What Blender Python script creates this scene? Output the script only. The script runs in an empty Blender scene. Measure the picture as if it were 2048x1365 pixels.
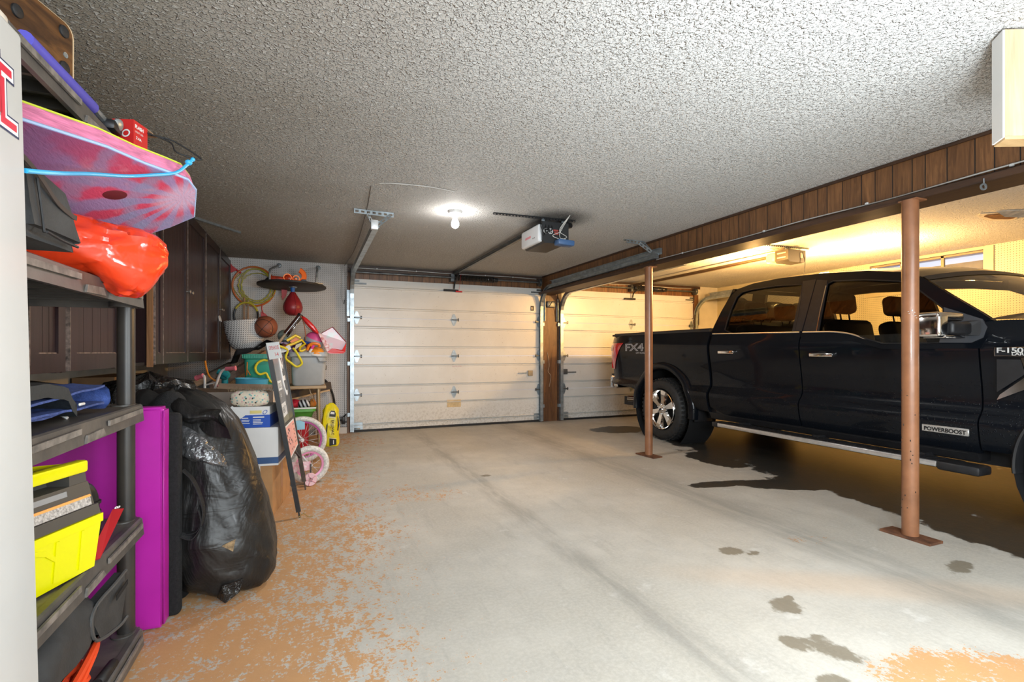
import bpy, bmesh, math, random
from math import sin, cos, pi, radians, sqrt, atan2
from mathutils import Vector, Matrix, Euler
from mathutils.geometry import tessellate_polygon
from mathutils import noise as mnoise
random.seed(7)
C = bpy.context.scene.collection
V = Vector
ROOT = {}          # world location of every Empty that parents parts

# ---------------------------------------------------------------- materials
MATS = {}
def _n(nt, t, **kw):
    n = nt.nodes.new(t)
    for k, v in kw.items():
        if k in n.inputs: n.inputs[k].default_value = v
        else: setattr(n, k, v)
    return n
def mat(name, col, rough=.5, metal=0., var=None, bump=None, coat=0., emit=None, estr=0., spec=.5, col2=None, sheen=0.,
        trans=0., alpha=1., stretch=(1,1,1), dist=.004, detail=4):
    if name in MATS: return MATS[name]
    m = bpy.data.materials.new(name); m.use_nodes = True
    nt = m.node_tree; b = nt.nodes['Principled BSDF']; L = nt.links.new
    c = (*col, 1)
    b.inputs['Base Color'].default_value = c
    b.inputs['Roughness'].default_value = rough; b.inputs['Metallic'].default_value = metal
    b.inputs['Coat Weight'].default_value = coat; b.inputs['Coat Roughness'].default_value = .05
    b.inputs['Specular IOR Level'].default_value = spec
    b.inputs['Sheen Weight'].default_value = sheen
    b.inputs['Transmission Weight'].default_value = trans; b.inputs['Alpha'].default_value = alpha
    if emit: b.inputs['Emission Color'].default_value = (*emit, 1); b.inputs['Emission Strength'].default_value = estr
    if var or bump:
        tc = nt.nodes.new('ShaderNodeTexCoord'); mp = nt.nodes.new('ShaderNodeMapping')
        mp.inputs['Scale'].default_value = stretch; L(tc.outputs['Object'], mp.inputs['Vector'])
    if var:
        sc, amt = var
        nz = _n(nt, 'ShaderNodeTexNoise', Scale=sc, Detail=detail, Roughness=.6); L(mp.outputs[0], nz.inputs['Vector'])
        cr = nt.nodes.new('ShaderNodeValToRGB'); cr.color_ramp.elements[0].position = .32; cr.color_ramp.elements[1].position = .68
        c2 = col2 or tuple(max(0, x*(1-amt)) for x in col)
        cr.color_ramp.elements[0].color = (*c2, 1); cr.color_ramp.elements[1].color = (*[min(1, x*(1+amt*.4)) for x in col], 1)
        L(nz.outputs['Fac'], cr.inputs[0]); L(cr.outputs[0], b.inputs['Base Color'])
    if bump:
        sc, st = bump
        nb = _n(nt, 'ShaderNodeTexNoise', Scale=sc, Detail=3.); L(mp.outputs[0], nb.inputs['Vector'])
        bp = _n(nt, 'ShaderNodeBump', Strength=st, Distance=dist); L(nb.outputs['Fac'], bp.inputs['Height']); L(bp.outputs[0], b.inputs['Normal'])
    MATS[name] = m
    return m
class NT:
    """tiny node helper for hand made materials"""
    def __init__(s, name):
        s.m = bpy.data.materials.new(name); s.m.use_nodes = True; s.nt = s.m.node_tree; s.b = s.nt.nodes['Principled BSDF']; MATS[name] = s.m
        s.pos = s.nt.nodes.new('ShaderNodeTexCoord').outputs['Object']
    def L(s, a, b): s.nt.links.new(a, b)
    def node(s, t, **kw): return _n(s.nt, t, **kw)
    def noise(s, scale, detail=4, rough=.6, vec=None, dist=0.):
        n = s.node('ShaderNodeTexNoise', Scale=scale, Detail=detail, Roughness=rough, Distortion=dist); s.L(vec or s.pos, n.inputs['Vector']); return n.outputs['Fac']
    def math(s, op, a, b=None, clamp=False):
        n = s.nt.nodes.new('ShaderNodeMath'); n.operation = op; n.use_clamp = clamp
        for i, x in enumerate((a, b)):
            if x is None: continue
            if isinstance(x, (int, float)): n.inputs[i].default_value = x
            else: s.L(x, n.inputs[i])
        return n.outputs[0]
    def mapr(s, v, a, b, c=0., d=1.):
        n = s.nt.nodes.new('ShaderNodeMapRange'); n.interpolation_type = 'SMOOTHSTEP'
        s.L(v, n.inputs[0])
        for i, x in enumerate((a, b, c, d)): n.inputs[i+1].default_value = x
        return n.outputs[0]
    def mix(s, f, a, b, mode='MIX'):
        n = s.nt.nodes.new('ShaderNodeMix'); n.data_type = 'RGBA'; n.blend_type = mode
        for i, x in ((0, f), (6, a), (7, b)):
            if isinstance(x, (int, float)): n.inputs[i].default_value = x
            elif isinstance(x, tuple): n.inputs[i].default_value = (*x, 1)
            else: s.L(x, n.inputs[i])
        return n.outputs[2]
    def xyz(s, vec=None):
        n = s.nt.nodes.new('ShaderNodeSeparateXYZ'); s.L(vec or s.pos, n.inputs[0]); return n.outputs
    def mapping(s, scale=(1,1,1), rot=(0,0,0), loc=(0,0,0), vec=None):
        n = s.nt.nodes.new('ShaderNodeMapping'); n.inputs['Scale'].default_value = scale; n.inputs['Rotation'].default_value = rot; n.inputs['Location'].default_value = loc
        s.L(vec or s.pos, n.inputs['Vector']); return n.outputs[0]
    def bump(s, h, strength, dist=.004):
        n = s.node('ShaderNodeBump', Strength=strength, Distance=dist); s.L(h, n.inputs['Height']); s.L(n.outputs[0], s.b.inputs['Normal'])
    def color(s, c): s.L(c, s.b.inputs['Base Color'])

# ---------------------------------------------------------------- mesh builder
class MB:
    def __init__(s): s.v = []; s.f = []; s.m = []; s.s = []
    def add(s, vs, fs, mi=0, smooth=False, M=None):
        o = len(s.v)
        s.v += [tuple(M @ V(p)) if M is not None else tuple(p) for p in vs]
        s.f += [tuple(i+o for i in f) for f in fs]; s.m += [mi]*len(fs); s.s += [smooth]*len(fs)
        return s
    def box(s, c, d, rot=None, mi=0, M=None):
        x, y, z = d[0]/2, d[1]/2, d[2]/2
        vs = [V((a*x, b*y, e*z)) for e in (-1, 1) for b in (-1, 1) for a in (-1, 1)]
        R = Euler(rot).to_matrix() if rot else Matrix.Identity(3)
        vs = [R @ p + V(c) for p in vs]
        return s.add(vs, [(0,2,3,1),(4,5,7,6),(0,1,5,4),(2,6,7,3),(0,4,6,2),(1,3,7,5)], mi, M=M)
    def b2(s, a, b, mi=0): return s.box([(p+q)/2 for p, q in zip(a, b)], [abs(q-p) for p, q in zip(a, b)], mi=mi)
    def rbox(s, c, d, r=.01, seg=2, rot=None, mi=0, M=None, smooth=True):
        bm = bmesh.new(); bmesh.ops.create_cube(bm, size=1)
        for w in bm.verts: w.co = V((w.co.x*d[0], w.co.y*d[1], w.co.z*d[2]))
        bmesh.ops.bevel(bm, geom=bm.edges[:], offset=min(r, min(d)*.49), segments=seg, affect='EDGES', profile=.5)
        R = Euler(rot).to_matrix() if rot else Matrix.Identity(3)
        bm.verts.index_update()
        s.add([R @ w.co + V(c) for w in bm.verts], [tuple(w.index for w in f.verts) for f in bm.faces], mi, smooth, M=M); bm.free(); return s
    def ring(s, c, ax, r, n, ph=0.):
        ax = V(ax).normalized(); u = ax.orthogonal().normalized() if abs(ax.z) < .95 else V((1, 0, 0)); u = (u - ax*u.dot(ax)).normalized(); w = ax.cross(u)
        return [V(c) + u*(r*cos(2*pi*i/n+ph)) + w*(r*sin(2*pi*i/n+ph)) for i in range(n)]
    def cyl(s, p0, p1, r0, r1=None, n=16, mi=0, caps=True, smooth=True):
        r1 = r0 if r1 is None else r1; p0, p1 = V(p0), V(p1)
        a, b = s.ring(p0, p1-p0, r0, n), s.ring(p1, p1-p0, r1, n)
        s.add(a+b, [(i, (i+1) % n, n+(i+1) % n, n+i) for i in range(n)], mi, smooth)
        if caps: s.add(a, [tuple(range(n))[::-1]], mi); s.add(b, [tuple(range(n))], mi)
        return s
    def lathe(s, prof, o=(0,0,0), ax=(0,0,1), n=24, mi=0, smooth=True, sx=1., sy=1., a0=0., a1=2*pi):
        ax = V(ax).normalized(); u = ax.orthogonal().normalized() if abs(ax.z) < .95 else V((1, 0, 0)); u = (u - ax*u.dot(ax)).normalized(); w = ax.cross(u); o = V(o)
        full = abs(a1-a0-2*pi) < 1e-6; k = n if full else n+1
        vs = [o + ax*h + u*(r*sx*cos(a0+(a1-a0)*i/n)) + w*(r*sy*sin(a0+(a1-a0)*i/n)) for r, h in prof for i in range(k)]
        fs = [(j*k+i, j*k+(i+1) % k, (j+1)*k+(i+1) % k, (j+1)*k+i) for j in range(len(prof)-1) for i in range(n)]
        return s.add(vs, fs, mi, smooth)
    def tube(s, pts, r, n=8, mi=0, closed=False, caps=True, rad=None):
        pts = [V(p) for p in pts]; m = len(pts); rings = []; up = None
        for i, p in enumerate(pts):
            if closed: d = pts[(i+1) % m] - pts[i-1]
            else: d = pts[min(i+1, m-1)] - pts[max(i-1, 0)]
            if d.length < 1e-9: d = V((0, 0, 1))
            d.normalize()
            if up is None: up = d.orthogonal().normalized()
            up = (up - d*up.dot(d))
            up = up.normalized() if up.length > 1e-6 else d.orthogonal().normalized()
            w = d.cross(up); rr = rad[i] if rad else r
            rings.append([p + up*(rr*cos(2*pi*k/n)) + w*(rr*sin(2*pi*k/n)) for k in range(n)])
        q = m if closed else m-1
        s.add([x for R in rings for x in R], [(i*n+k, i*n+(k+1) % n, ((i+1) % m)*n+(k+1) % n, ((i+1) % m)*n+k) for i in range(q) for k in range(n)], mi, True)
        if caps and not closed: s.add(rings[0], [tuple(range(n))[::-1]], mi); s.add(rings[-1], [tuple(range(n))], mi)
        return s
    def strip(s, pts, wvec, t, mi=0):
        """flat ribbon along pts, width vector(s) wvec, thickness t"""
        pts = [V(p) for p in pts]; w = V(wvec)
        for a, b in zip(pts, pts[1:]):
            nrm = (b-a).cross(w).normalized()*t
            s.add([a-w/2, a+w/2, b+w/2, b-w/2, a-w/2+nrm, a+w/2+nrm, b+w/2+nrm, b-w/2+nrm],
                  [(0,1,2,3),(7,6,5,4),(0,4,5,1),(1,5,6,2),(2,6,7,3),(3,7,4,0)], mi)
        return s
    def sphere(s, c, r, n=16, m=10, mi=0, M=None, warp=None):
        if not hasattr(r, '__len__'): r = (r, r, r)
        vs = []
        for j in range(m+1):
            th = pi*j/m
            for i in range(n):
                d = V((sin(th)*cos(2*pi*i/n), sin(th)*sin(2*pi*i/n), cos(th)))
                p = V((c[0]+d.x*r[0], c[1]+d.y*r[1], c[2]+d.z*r[2]))
                vs.append(warp(p, d) if warp else p)
        fs = [(j*n+i, (j+1)*n+i, (j+1)*n+(i+1) % n, j*n+(i+1) % n) for j in range(m) for i in range(n)]
        return s.add(vs, fs, mi, True, M=M)
    def prism(s, loop, nv, mi=0, holes=(), smooth=False):
        """extrude a planar 3D loop (with holes) along nv"""
        loops = [[V(p) for p in loop]] + [[V(p) for p in h] for h in holes]
        nv = V(nv); flat = [p for l in loops for p in l]; N = len(flat)
        tri = tessellate_polygon(loops)
        nrm = V((0, 0, 0)); l0 = loops[0]
        for a, b in zip(l0, l0[1:]+l0[:1]): nrm += (a-l0[0]).cross(b-l0[0])
        fs = []
        for t in tri:
            a, b, c = (flat[i] for i in t)
            t = tuple(t)
            if (b-a).cross(c-a).dot(nv) < 0: t = t[::-1]
            fs.append(tuple(i+N for i in t)); fs.append(t[::-1])
        s.add(flat+[p+nv for p in flat], fs, mi, smooth)
        o = 0
        for l in loops:
            n = len(l); s.add([p for p in l]+[p+nv for p in l], [(i, (i+1) % n, n+(i+1) % n, n+i) for i in range(n)], mi, smooth); o += n
        return s
    def grid(s, fn, nu, nv, cu=False, cv=False, mi=0, smooth=True):
        vs = [V(fn(i/(nu if cu else nu-1), j/(nv if cv else nv-1))) for j in range(nv) for i in range(nu)]
        fs = [(j*nu+i, j*nu+(i+1) % nu, ((j+1) % nv)*nu+(i+1) % nu, ((j+1) % nv)*nu+i) for j in range(nv if cv else nv-1) for i in range(nu if cu else nu-1)]
        return s.add(vs, fs, mi, smooth)
    def text(s, txt, size, o, ux, uy, depth=.001, mi=0, shear=0., offset=0., align='LEFT', sx=1., spacing=1.):
        """flat lettering: ux = reading direction, uy = up, raised along ux x uy by depth"""
        cu = bpy.data.curves.new('lettering', 'FONT'); cu.body = txt; cu.size = size; cu.shear = shear; cu.offset = offset
        cu.align_x = align; cu.space_character = spacing; cu.resolution_u = 3
        ob = bpy.data.objects.new('lettering', cu); C.objects.link(ob)
        me = ob.to_mesh()
        ux, uy = V(ux).normalized(), V(uy).normalized(); nz = ux.cross(uy)
        vs = [V(o)+ux*(w.co.x*sx)+uy*w.co.y+nz*depth for w in me.vertices]; fs = [tuple(p.vertices) for p in me.polygons]
        s.add(vs, fs, mi); ob.to_mesh_clear(); bpy.data.objects.remove(ob); bpy.data.curves.remove(cu)
        return s
    def build(s, name, mats, parent=None, label=None, local=False, autosmooth=None, origin=None):
        me = bpy.data.meshes.new(name)
        if parent is not None and not local: off = ROOT.get(parent.name, V((0, 0, 0)))
        elif parent is None and not local and s.v:
            if origin is None:
                xs, ys, zs = zip(*s.v); origin = V(((min(xs)+max(xs))/2, (min(ys)+max(ys))/2, min(zs)))
            off = V(origin)
        else: off = V((0, 0, 0))
        me.from_pydata([(a-off.x, b-off.y, c-off.z) for a, b, c in s.v], [], s.f); me.update()
        if not isinstance(mats, (list, tuple)): mats = [mats]
        for m in mats: me.materials.append(m)
        me.polygons.foreach_set('material_index', s.m); me.polygons.foreach_set('use_smooth', s.s)
        bm = bmesh.new(); bm.from_mesh(me); bmesh.ops.remove_doubles(bm, verts=bm.verts, dist=1e-5); bmesh.ops.recalc_face_normals(bm, faces=bm.faces)
        ang = radians(autosmooth or 42)
        for e in bm.edges:
            if len(e.link_faces) == 2 and e.calc_face_angle(0) > ang: e.smooth = False
        bm.to_mesh(me); bm.free()
        o = bpy.data.objects.new(name, me); C.objects.link(o)
        if parent is not None: o.parent = parent; ROOT[o.name] = off if not local else V((0, 0, 0))
        elif not local: o.location = off; ROOT[o.name] = off
        if label: o['label'] = label
        return o
def tag(o, label, cat, group=None, kind=None):
    o['label'] = label; o['category'] = cat
    if group: o['group'] = group
    if kind: o['kind'] = kind
    return o
def thing(name, label, cat, loc=(0,0,0), group=None, kind=None, rz=0.):
    o = bpy.data.objects.new(name, None); C.objects.link(o); o.location = loc; o.empty_display_size = .1; o.rotation_euler = (0, 0, rz)
    ROOT[o.name] = V(loc)
    return tag(o, label, cat, group, kind)
def dup(root, loc=None, rz=None, label=None):
    """a copy of a thing with copies of its parts and sub-parts"""
    r = root.copy(); C.objects.link(r)
    if loc is not None: r.location = loc
    if rz is not None: r.rotation_euler.z = rz
    if label: r['label'] = label
    for ch in list(root.children):
        c = ch.copy(); C.objects.link(c); c.parent = r
        for g in ch.children:
            d = g.copy(); C.objects.link(d); d.parent = c
    return r
def struct(o, label=None, cat=None):
    o['kind'] = 'structure'
    if label: o['label'] = label; o['category'] = cat
    return o
def curve(pts, n=8, closed=False):
    """Catmull-Rom through pts"""
    pts = [V(p) for p in pts]; m = len(pts); out = []
    for i in range(m if closed else m-1):
        if closed: a, b, c, d = pts[i-1], pts[i], pts[(i+1) % m], pts[(i+2) % m]
        else: a, b, c, d = pts[max(i-1, 0)], pts[i], pts[i+1], pts[min(i+2, m-1)]
        for k in range(n):
            t = k/n; out.append(.5*((2*b)+(c-a)*t+(2*a-5*b+4*c-d)*t*t+(3*b-a-3*c+d)*t**3))
    if not closed: out.append(pts[-1])
    return out
def fbm(p, s, o=(0,0,0)): return mnoise.fractal(V((p[0]*s+o[0], p[1]*s+o[1], p[2]*s+o[2])), 1.0, 2.0, 3)
def lerp(a, b, t): return a+(b-a)*t
def interp(tab, x):
    if x <= tab[0][0]: return tab[0][1]
    for (a, p), (b, q) in zip(tab, tab[1:]):
        if x <= b: return p+(q-p)*(x-a)/(b-a)
    return tab[-1][1]
# ================================================================ camera
cam = bpy.data.cameras.new('camera'); co = bpy.data.objects.new('camera', cam); C.objects.link(co)
co.location = (0, 0, 1.1055); co.rotation_euler = (pi/2, 0, -.3848)
cam.sensor_width = 36; cam.lens = 991.06/2048*36; cam.shift_y = 22.4/2048; cam.clip_start = .02
bpy.context.scene.camera = co
sc = bpy.context.scene
sc.view_settings.view_transform = 'Standard'; sc.view_settings.look = 'None'; sc.view_settings.exposure = .06
sc.cycles.use_denoising = True; sc.cycles.max_bounces = 6; sc.cycles.diffuse_bounces = 3; sc.cycles.glossy_bounces = 3; sc.cycles.adaptive_threshold = .04; sc.cycles.transparent_max_bounces = 12
sc.cycles.caustics_reflective = False; sc.cycles.caustics_refractive = False; sc.cycles.sample_clamp_indirect = 6
ZC, WY, WXR, WXL, WYF = 2.309, 7.16, 7.05, -1.62, -2.6
BX = 3.41

# ================================================================ materials of the room
def ell(x, y, cx, cy, rx, ry, a=0.):
    dx, dy = x-cx, y-cy; u = (dx*cos(a)+dy*sin(a))/rx; w = (dy*cos(a)-dx*sin(a))/ry
    return sqrt(u*u+w*w)
def sst(v, a, b, c=0., d=1.):
    t = min(1, max(0, (v-a)/(b-a))); t = t*t*(3-2*t); return c+(d-c)*t
OIL = ((2.17, 2.10, .075, .06), (2.25, 2.03, .04, .035), (1.915, 1.55, .075, .07), (1.99, 1.60, .03, .02), (1.70, 1.345, .055, .06), (1.80, 1.33, .05, .035), (1.80, 1.24, .05, .10, .5), (1.62, 1.13, .06, .05), (3.1, 1.5, .12, .05, .3), (1.45, 4.2, .05, .04))
WET = ((5.0, 3.3, 1.30, 3.0), (3.15, 3.2, .30, .10, -.1), (3.7, 2.95, .55, .17, -.5), (4.0, 2.3, .33, .6, -.1), (3.85, 3.95, .22, .5), (3.9, 1.5, .40, .7), (4.1, 6.0, .45, .35))
def floor_fields(x, y):
    """paint wear, wetness, oil and dust laid out over the real floor"""
    o = sst(x-.05*(y-2), -.45, 1.45, .10, -.12)
    o = max(o, sst(ell(x, y, 2.05, .95, .75, .42, -.3), .2, 1.1, .12, -.3), sst(ell(x, y, 2.75, 2.05, .45, .2, -.25), .2, 1.1, .0, -.3), sst(ell(x, y, .75, 3.9, .9, .9), .2, 1.1, .035, -.3))
    wet = min(ell(x, y, *b) for b in WET); oil = min(ell(x, y, *b) for b in OIL)
    dust = sst(ell(x, y, 2.5, 1.5, 1.1, .16, -.55), .3, 1.2, .35, 0)
    return o+.5, min(wet, 4), min(oil, 4), dust
def m_floor():
    t = NT('concrete_floor'); X, Y, Z = t.xyz()
    at = t.node('ShaderNodeAttribute'); at.attribute_name = 'wear'
    sp = t.node('ShaderNodeSeparateColor'); t.L(at.outputs['Color'], sp.inputs[0])
    fo, fw, fi, fd = sp.outputs[0], sp.outputs[1], sp.outputs[2], at.outputs['Alpha']
    big = t.noise(.9, 4, .6); mid = t.noise(5, 5, .65); fine = t.noise(60, 3, .7)
    st = t.noise(3.5, 4, .7, t.mapping((3.2, .5, 1), (0, 0, .12)))
    c = t.mix(t.mapr(big, .35, .65), (.47, .44, .38), (.60, .57, .51))
    c = t.mix(t.mapr(mid, .3, .75, 0, .5), c, (.40, .385, .35))
    c = t.mix(t.mapr(st, .5, .75, 0, .4), c, (.33, .315, .28))
    c = t.mix(t.mapr(fine, .35, .7, 0, .35), c, (.66, .63, .57))
    c = t.mix(t.mapr(mid, .6, .72, 0, .45), c, (.72, .70, .65))
    n2 = t.noise(11, 5, .7, t.mapping((1.6, .9, 1), (0, 0, .2)))
    nn = t.math('ADD', t.math('MULTIPLY', big, .25), t.math('ADD', t.math('MULTIPLY', n2, .37), t.math('MULTIPLY', fine, .38)))
    om = t.mapr(t.math('ADD', nn, t.math('SUBTRACT', fo, .5)), .535, .575)
    c = t.mix(t.math('MULTIPLY', om, .86), c, t.mix(mid, (.62, .30, .085), (.50, .255, .10)))
    c = t.mix(fd, c, (.66, .46, .30))
    def streak(x0, w): return t.mapr(t.math('ABSOLUTE', t.math('SUBTRACT', X, x0)), 0, w, 1, 0)
    sk = t.math('MAXIMUM', t.math('MULTIPLY', streak(1.33, .14), t.mapr(st, .35, .6, .1, .5)), t.math('MULTIPLY', streak(2.73, .30), t.mapr(st, .3, .6, .15, .55)))
    c = t.mix(sk, c, (.25, .24, .215))
    oil = t.mapr(t.math('ADD', fi, t.math('MULTIPLY', t.math('SUBTRACT', n2, .5), 1.6)), .75, 1.1, 1, 0)
    c = t.mix(t.math('MULTIPLY', oil, .75), c, (.14, .11, .065))
    wn = t.math('ADD', t.math('MULTIPLY', t.math('SUBTRACT', big, .5), .5), t.math('MULTIPLY', t.math('SUBTRACT', mid, .5), .9))
    wet = t.mapr(t.math('ADD', fw, wn), .86, .96, 1, 0)
    c = t.mix(t.math('MULTIPLY', wet, .95), c, t.mix(t.mapr(n2, .45, .62), (.020, .018, .015), (.040, .028, .017)))
    t.color(c); t.L(t.mapr(wet, 0, 1, .62, .34), t.b.inputs['Roughness']); t.b.inputs['Specular IOR Level'].default_value = .32
    t.bump(t.noise(45, 3, .7), .25, .004)
    return t.m
def m_ceiling():
    t = NT('popcorn_ceiling'); X, Y, Z = t.xyz()
    def n2d(sc_, d):
        q = t.node('ShaderNodeTexNoise', Scale=sc_, Detail=d, Roughness=.5, Distortion=.6, noise_dimensions='2D'); t.L(t.pos, q.inputs['Vector']); return q.outputs['Fac']
    h = t.math('ADD', t.mapr(n2d(60., 1.), .50, .68), t.math('MULTIPLY', t.mapr(n2d(130., 1.), .54, .70), .5))
    t.bump(h, 1.0, .010)
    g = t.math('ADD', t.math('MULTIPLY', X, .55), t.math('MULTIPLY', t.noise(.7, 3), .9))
    c = t.mix(t.mapr(g, -.25, 1.3), (.36, .31, .245), (.78, .775, .76))  # grimy brown to white along x, light fall-off put into the colour too
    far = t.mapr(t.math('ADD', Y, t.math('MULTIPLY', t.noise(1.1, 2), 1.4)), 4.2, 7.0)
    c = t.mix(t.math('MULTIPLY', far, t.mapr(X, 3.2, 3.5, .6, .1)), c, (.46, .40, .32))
    c = t.mix(t.mapr(h, .35, .9, 0, .5), c, (.86, .84, .80))  # lumps coloured paler to stand for their highlights
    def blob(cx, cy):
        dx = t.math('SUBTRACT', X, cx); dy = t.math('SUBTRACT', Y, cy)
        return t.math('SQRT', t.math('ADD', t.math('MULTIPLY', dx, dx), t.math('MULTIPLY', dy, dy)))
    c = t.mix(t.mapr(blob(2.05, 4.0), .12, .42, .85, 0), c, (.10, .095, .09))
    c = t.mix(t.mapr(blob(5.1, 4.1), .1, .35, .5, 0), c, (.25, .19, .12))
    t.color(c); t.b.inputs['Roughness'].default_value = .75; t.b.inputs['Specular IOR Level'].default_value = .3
    return t.m
def m_panel(name, ax):
    """dark wood-grain panelling with vertical grooves at uneven spacing; ax = index of the axis along the wall"""
    t = NT(name); P = t.xyz(); u = P[ax]
    g = None
    per, offs = .61, (0., .105, .19, .32, .43, .50)
    uu = t.math('MULTIPLY', t.math('FRACT', t.math('DIVIDE', u, per)), per)
    shade = None
    for k, o in enumerate(offs):
        d = t.math('ABSOLUTE', t.math('SUBTRACT', uu, o+.003))
        q = t.mapr(d, .0015, .004, 1, 0); g = q if g is None else t.math('MAXIMUM', g, q)
        sh = t.math('MULTIPLY', t.math('GREATER_THAN', uu, o), (.18, -.12, .22, -.2, .1, .05)[k]); shade = sh if shade is None else t.math('ADD', shade, sh)
    s3 = [1, 1, 1]; s3 = [22, 22, 22]; s3[2] = 1.6
    gr = t.noise(1.4, 6, .7, t.mapping(tuple(s3)), 1.2); gr2 = t.noise(6, 3, .6, t.mapping((8, 8, 1)))
    c = t.mix(t.mapr(gr, .3, .7), (.14, .060, .023), (.42, .19, .07))
    c = t.mix(t.mapr(gr2, .4, .65, 0, .5), c, (.17, .075, .030))
    c = t.mix(t.math('ADD', t.math('MULTIPLY', shade, .8), .25, True), c, (.075, .035, .016))
    c = t.mix(g, c, (.012, .010, .009)); t.color(c)
    t.b.inputs['Roughness'].default_value = .42; t.bump(t.math('SUBTRACT', t.math('MULTIPLY', gr, .15), g), .5, .003)
    return t.m
def m_wood(name, c0, c1, ax=2, rough=.5, sc=18, sp=.5):
    t = NT(name); s3 = [sc]*3; s3[ax] = sc*.07
    gr = t.noise(1.3, 6, .7, t.mapping(tuple(s3)), 1.0); kn = t.noise(7, 3, .6)
    c = t.mix(t.mapr(gr, .3, .7), c0, c1); c = t.mix(t.mapr(kn, .55, .75, 0, .6), c, c0); t.color(c)
    t.b.inputs['Roughness'].default_value = rough; t.b.inputs['Specular IOR Level'].default_value = sp; t.bump(gr, .15, .002); return t.m
def m_peg(name, c, ax):
    t = NT(name); P = t.xyz(); pitch = .0254
    u = t.math('SUBTRACT', t.math('FRACT', t.math('DIVIDE', P[ax], pitch)), .5); v = t.math('SUBTRACT', t.math('FRACT', t.math('DIVIDE', P[2], pitch)), .5)
    d = t.math('SQRT', t.math('ADD', t.math('MULTIPLY', u, u), t.math('MULTIPLY', v, v)))
    h = t.mapr(d, .12, .17, 1, 0)
    cc = t.mix(t.mapr(t.noise(2.2, 4), .35, .7, 0, .6), c, tuple(x*.72 for x in c))
    t.color(t.mix(h, cc, (.035, .03, .026))); t.b.inputs['Roughness'].default_value = .5; t.bump(t.math('SUBTRACT', 1., h), .4, .003); return t.m
m_fl, m_ce = m_floor(), m_ceiling()
m_pb, m_ps = m_panel('wood_panelling', 0), m_panel('beam_panelling', 1)
m_dark_trim = m_wood('dark_stained_trim', (.035, .017, .010), (.085, .04, .02), 1, .5)
m_dark_trim_x = m_wood('dark_stained_header', (.030, .015, .010), (.07, .034, .018), 0, .5)
m_brown_post = m_wood('brown_wood_upright', (.085, .035, .014), (.22, .10, .04), 2, .5, 26)
m_pegb = m_peg('painted_pegboard', (.60, .56, .53), 0)
m_pegr = m_peg('cream_pegboard', (.70, .62, .42), 1)
m_white_wall = mat('off_white_paint', (.62, .58, .50), .6, var=(3, .15), bump=(40, .1))
m_cream = mat('cream_trim_paint', (.66, .55, .34), .5, var=(5, .12))
m_galv = mat('galvanised_steel', (.44, .50, .54), .38, .75, var=(14, .35), bump=(60, .08))
m_galv_dk = mat('tarnished_steel', (.16, .17, .175), .42, .8, var=(12, .4))
m_blk_metal = mat('black_metal', (.018, .018, .02), .4, .3, var=(15, .3))
m_spring = mat('oily_spring_steel', (.075, .07, .066), .38, .8, var=(40, .4))
m_white_plastic = mat('white_plastic', (.78, .78, .76), .35)
m_white_cable = mat('white_cable', (.66, .64, .60), .45)
m_black_rub = mat('black_rubber', (.014, .014, .015), .6, var=(20, .3), bump=(90, .15))
m_red_pl = mat('red_plastic', (.55, .015, .02), .3)
m_doorw = None
def m_gdoor():
    t = NT('white_door_steel'); X, Y, Z = t.xyz()
    c = t.mix(t.mapr(t.noise(1.2, 4), .35, .7), (.70, .685, .65), (.78, .775, .75))
    dirt = t.math('MULTIPLY', t.mapr(Z, .5, .02, 0, .7), t.mapr(t.noise(34, 5, .75), .42, .7))
    c = t.mix(dirt, c, (.36, .33, .28)); c = t.mix(t.mapr(t.noise(55, 2, .5), .70, .76, 0, .7), c, (.33, .28, .22)); t.color(c)
    t.b.inputs['Roughness'].default_value = .30; t.bump(t.noise(2.5, 2), .12, .02); return t.m
m_doorw = m_gdoor()

# ================================================================ room shell
def slab(name, a, b, m, label, cat):
    return struct(MB().b2(a, b).build(name, m, origin=(0, 0, 0)), label, cat)
mb = MB(); NX, NY = 240, 320; fx = lambda i: lerp(WXL-.2, WXR+.2, i/NX); fy = lambda j: lerp(WYF-.2, WY+.4, j/NY)
mb.grid(lambda u, v: (lerp(WXL-.2, WXR+.2, u), lerp(WYF-.2, WY+.4, v), 0), NX+1, NY+1, smooth=False)
fl = struct(mb.build('floor', m_fl, origin=(0, 0, 0)), 'concrete garage floor with worn orange paint and dark wet patches', 'floor')
ca = fl.data.color_attributes.new('wear', 'FLOAT_COLOR', 'POINT')
buf = []
for w_ in fl.data.vertices: buf += floor_fields(w_.co.x, w_.co.y)
ca.data.foreach_set('color', buf)
slab('ceiling', (WXL-.2, WYF-.2, ZC), (WXR+.2, WY+.3, ZC+.12), m_ce, 'rough popcorn textured ceiling, brown with soot and painted light fall-off on one side', 'ceiling')
slab('wall_left', (WXL-.15, WYF-.2, 0), (WXL, WY+.2, ZC), m_white_wall, 'painted wall behind the dark cabinets', 'wall')
slab('wall_front', (WXL, WYF-.15, 0), (WXR, WYF, ZC), m_white_wall, 'plain painted wall opposite the two garage doors', 'wall')
DL0, DL1, DR0, DR1, DT = .54, 3.39, 3.76, 6.46, 2.12
slab('wall_back', (WXL, WY+.005, 0), (.46, WY+.12, ZC), m_pegb, 'pale pegboard wall beside the first garage door', 'wall')
t = thing('wall_header', 'dark wood panelling above the garage doors', 'wall', (3.0, WY, 2.1), kind='structure')
MB().b2((.46, WY+.0, DT-.03), (6.62, WY+.10, ZC)).build('panelling', m_pb, t)
MB().b2((.46, WY-.022, ZC-.05), (6.62, WY, ZC-.004)).b2((.46, WY-.03, ZC-.105), (3.35, WY-.001, ZC-.06)).build('header_trim', m_dark_trim_x, t)
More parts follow.
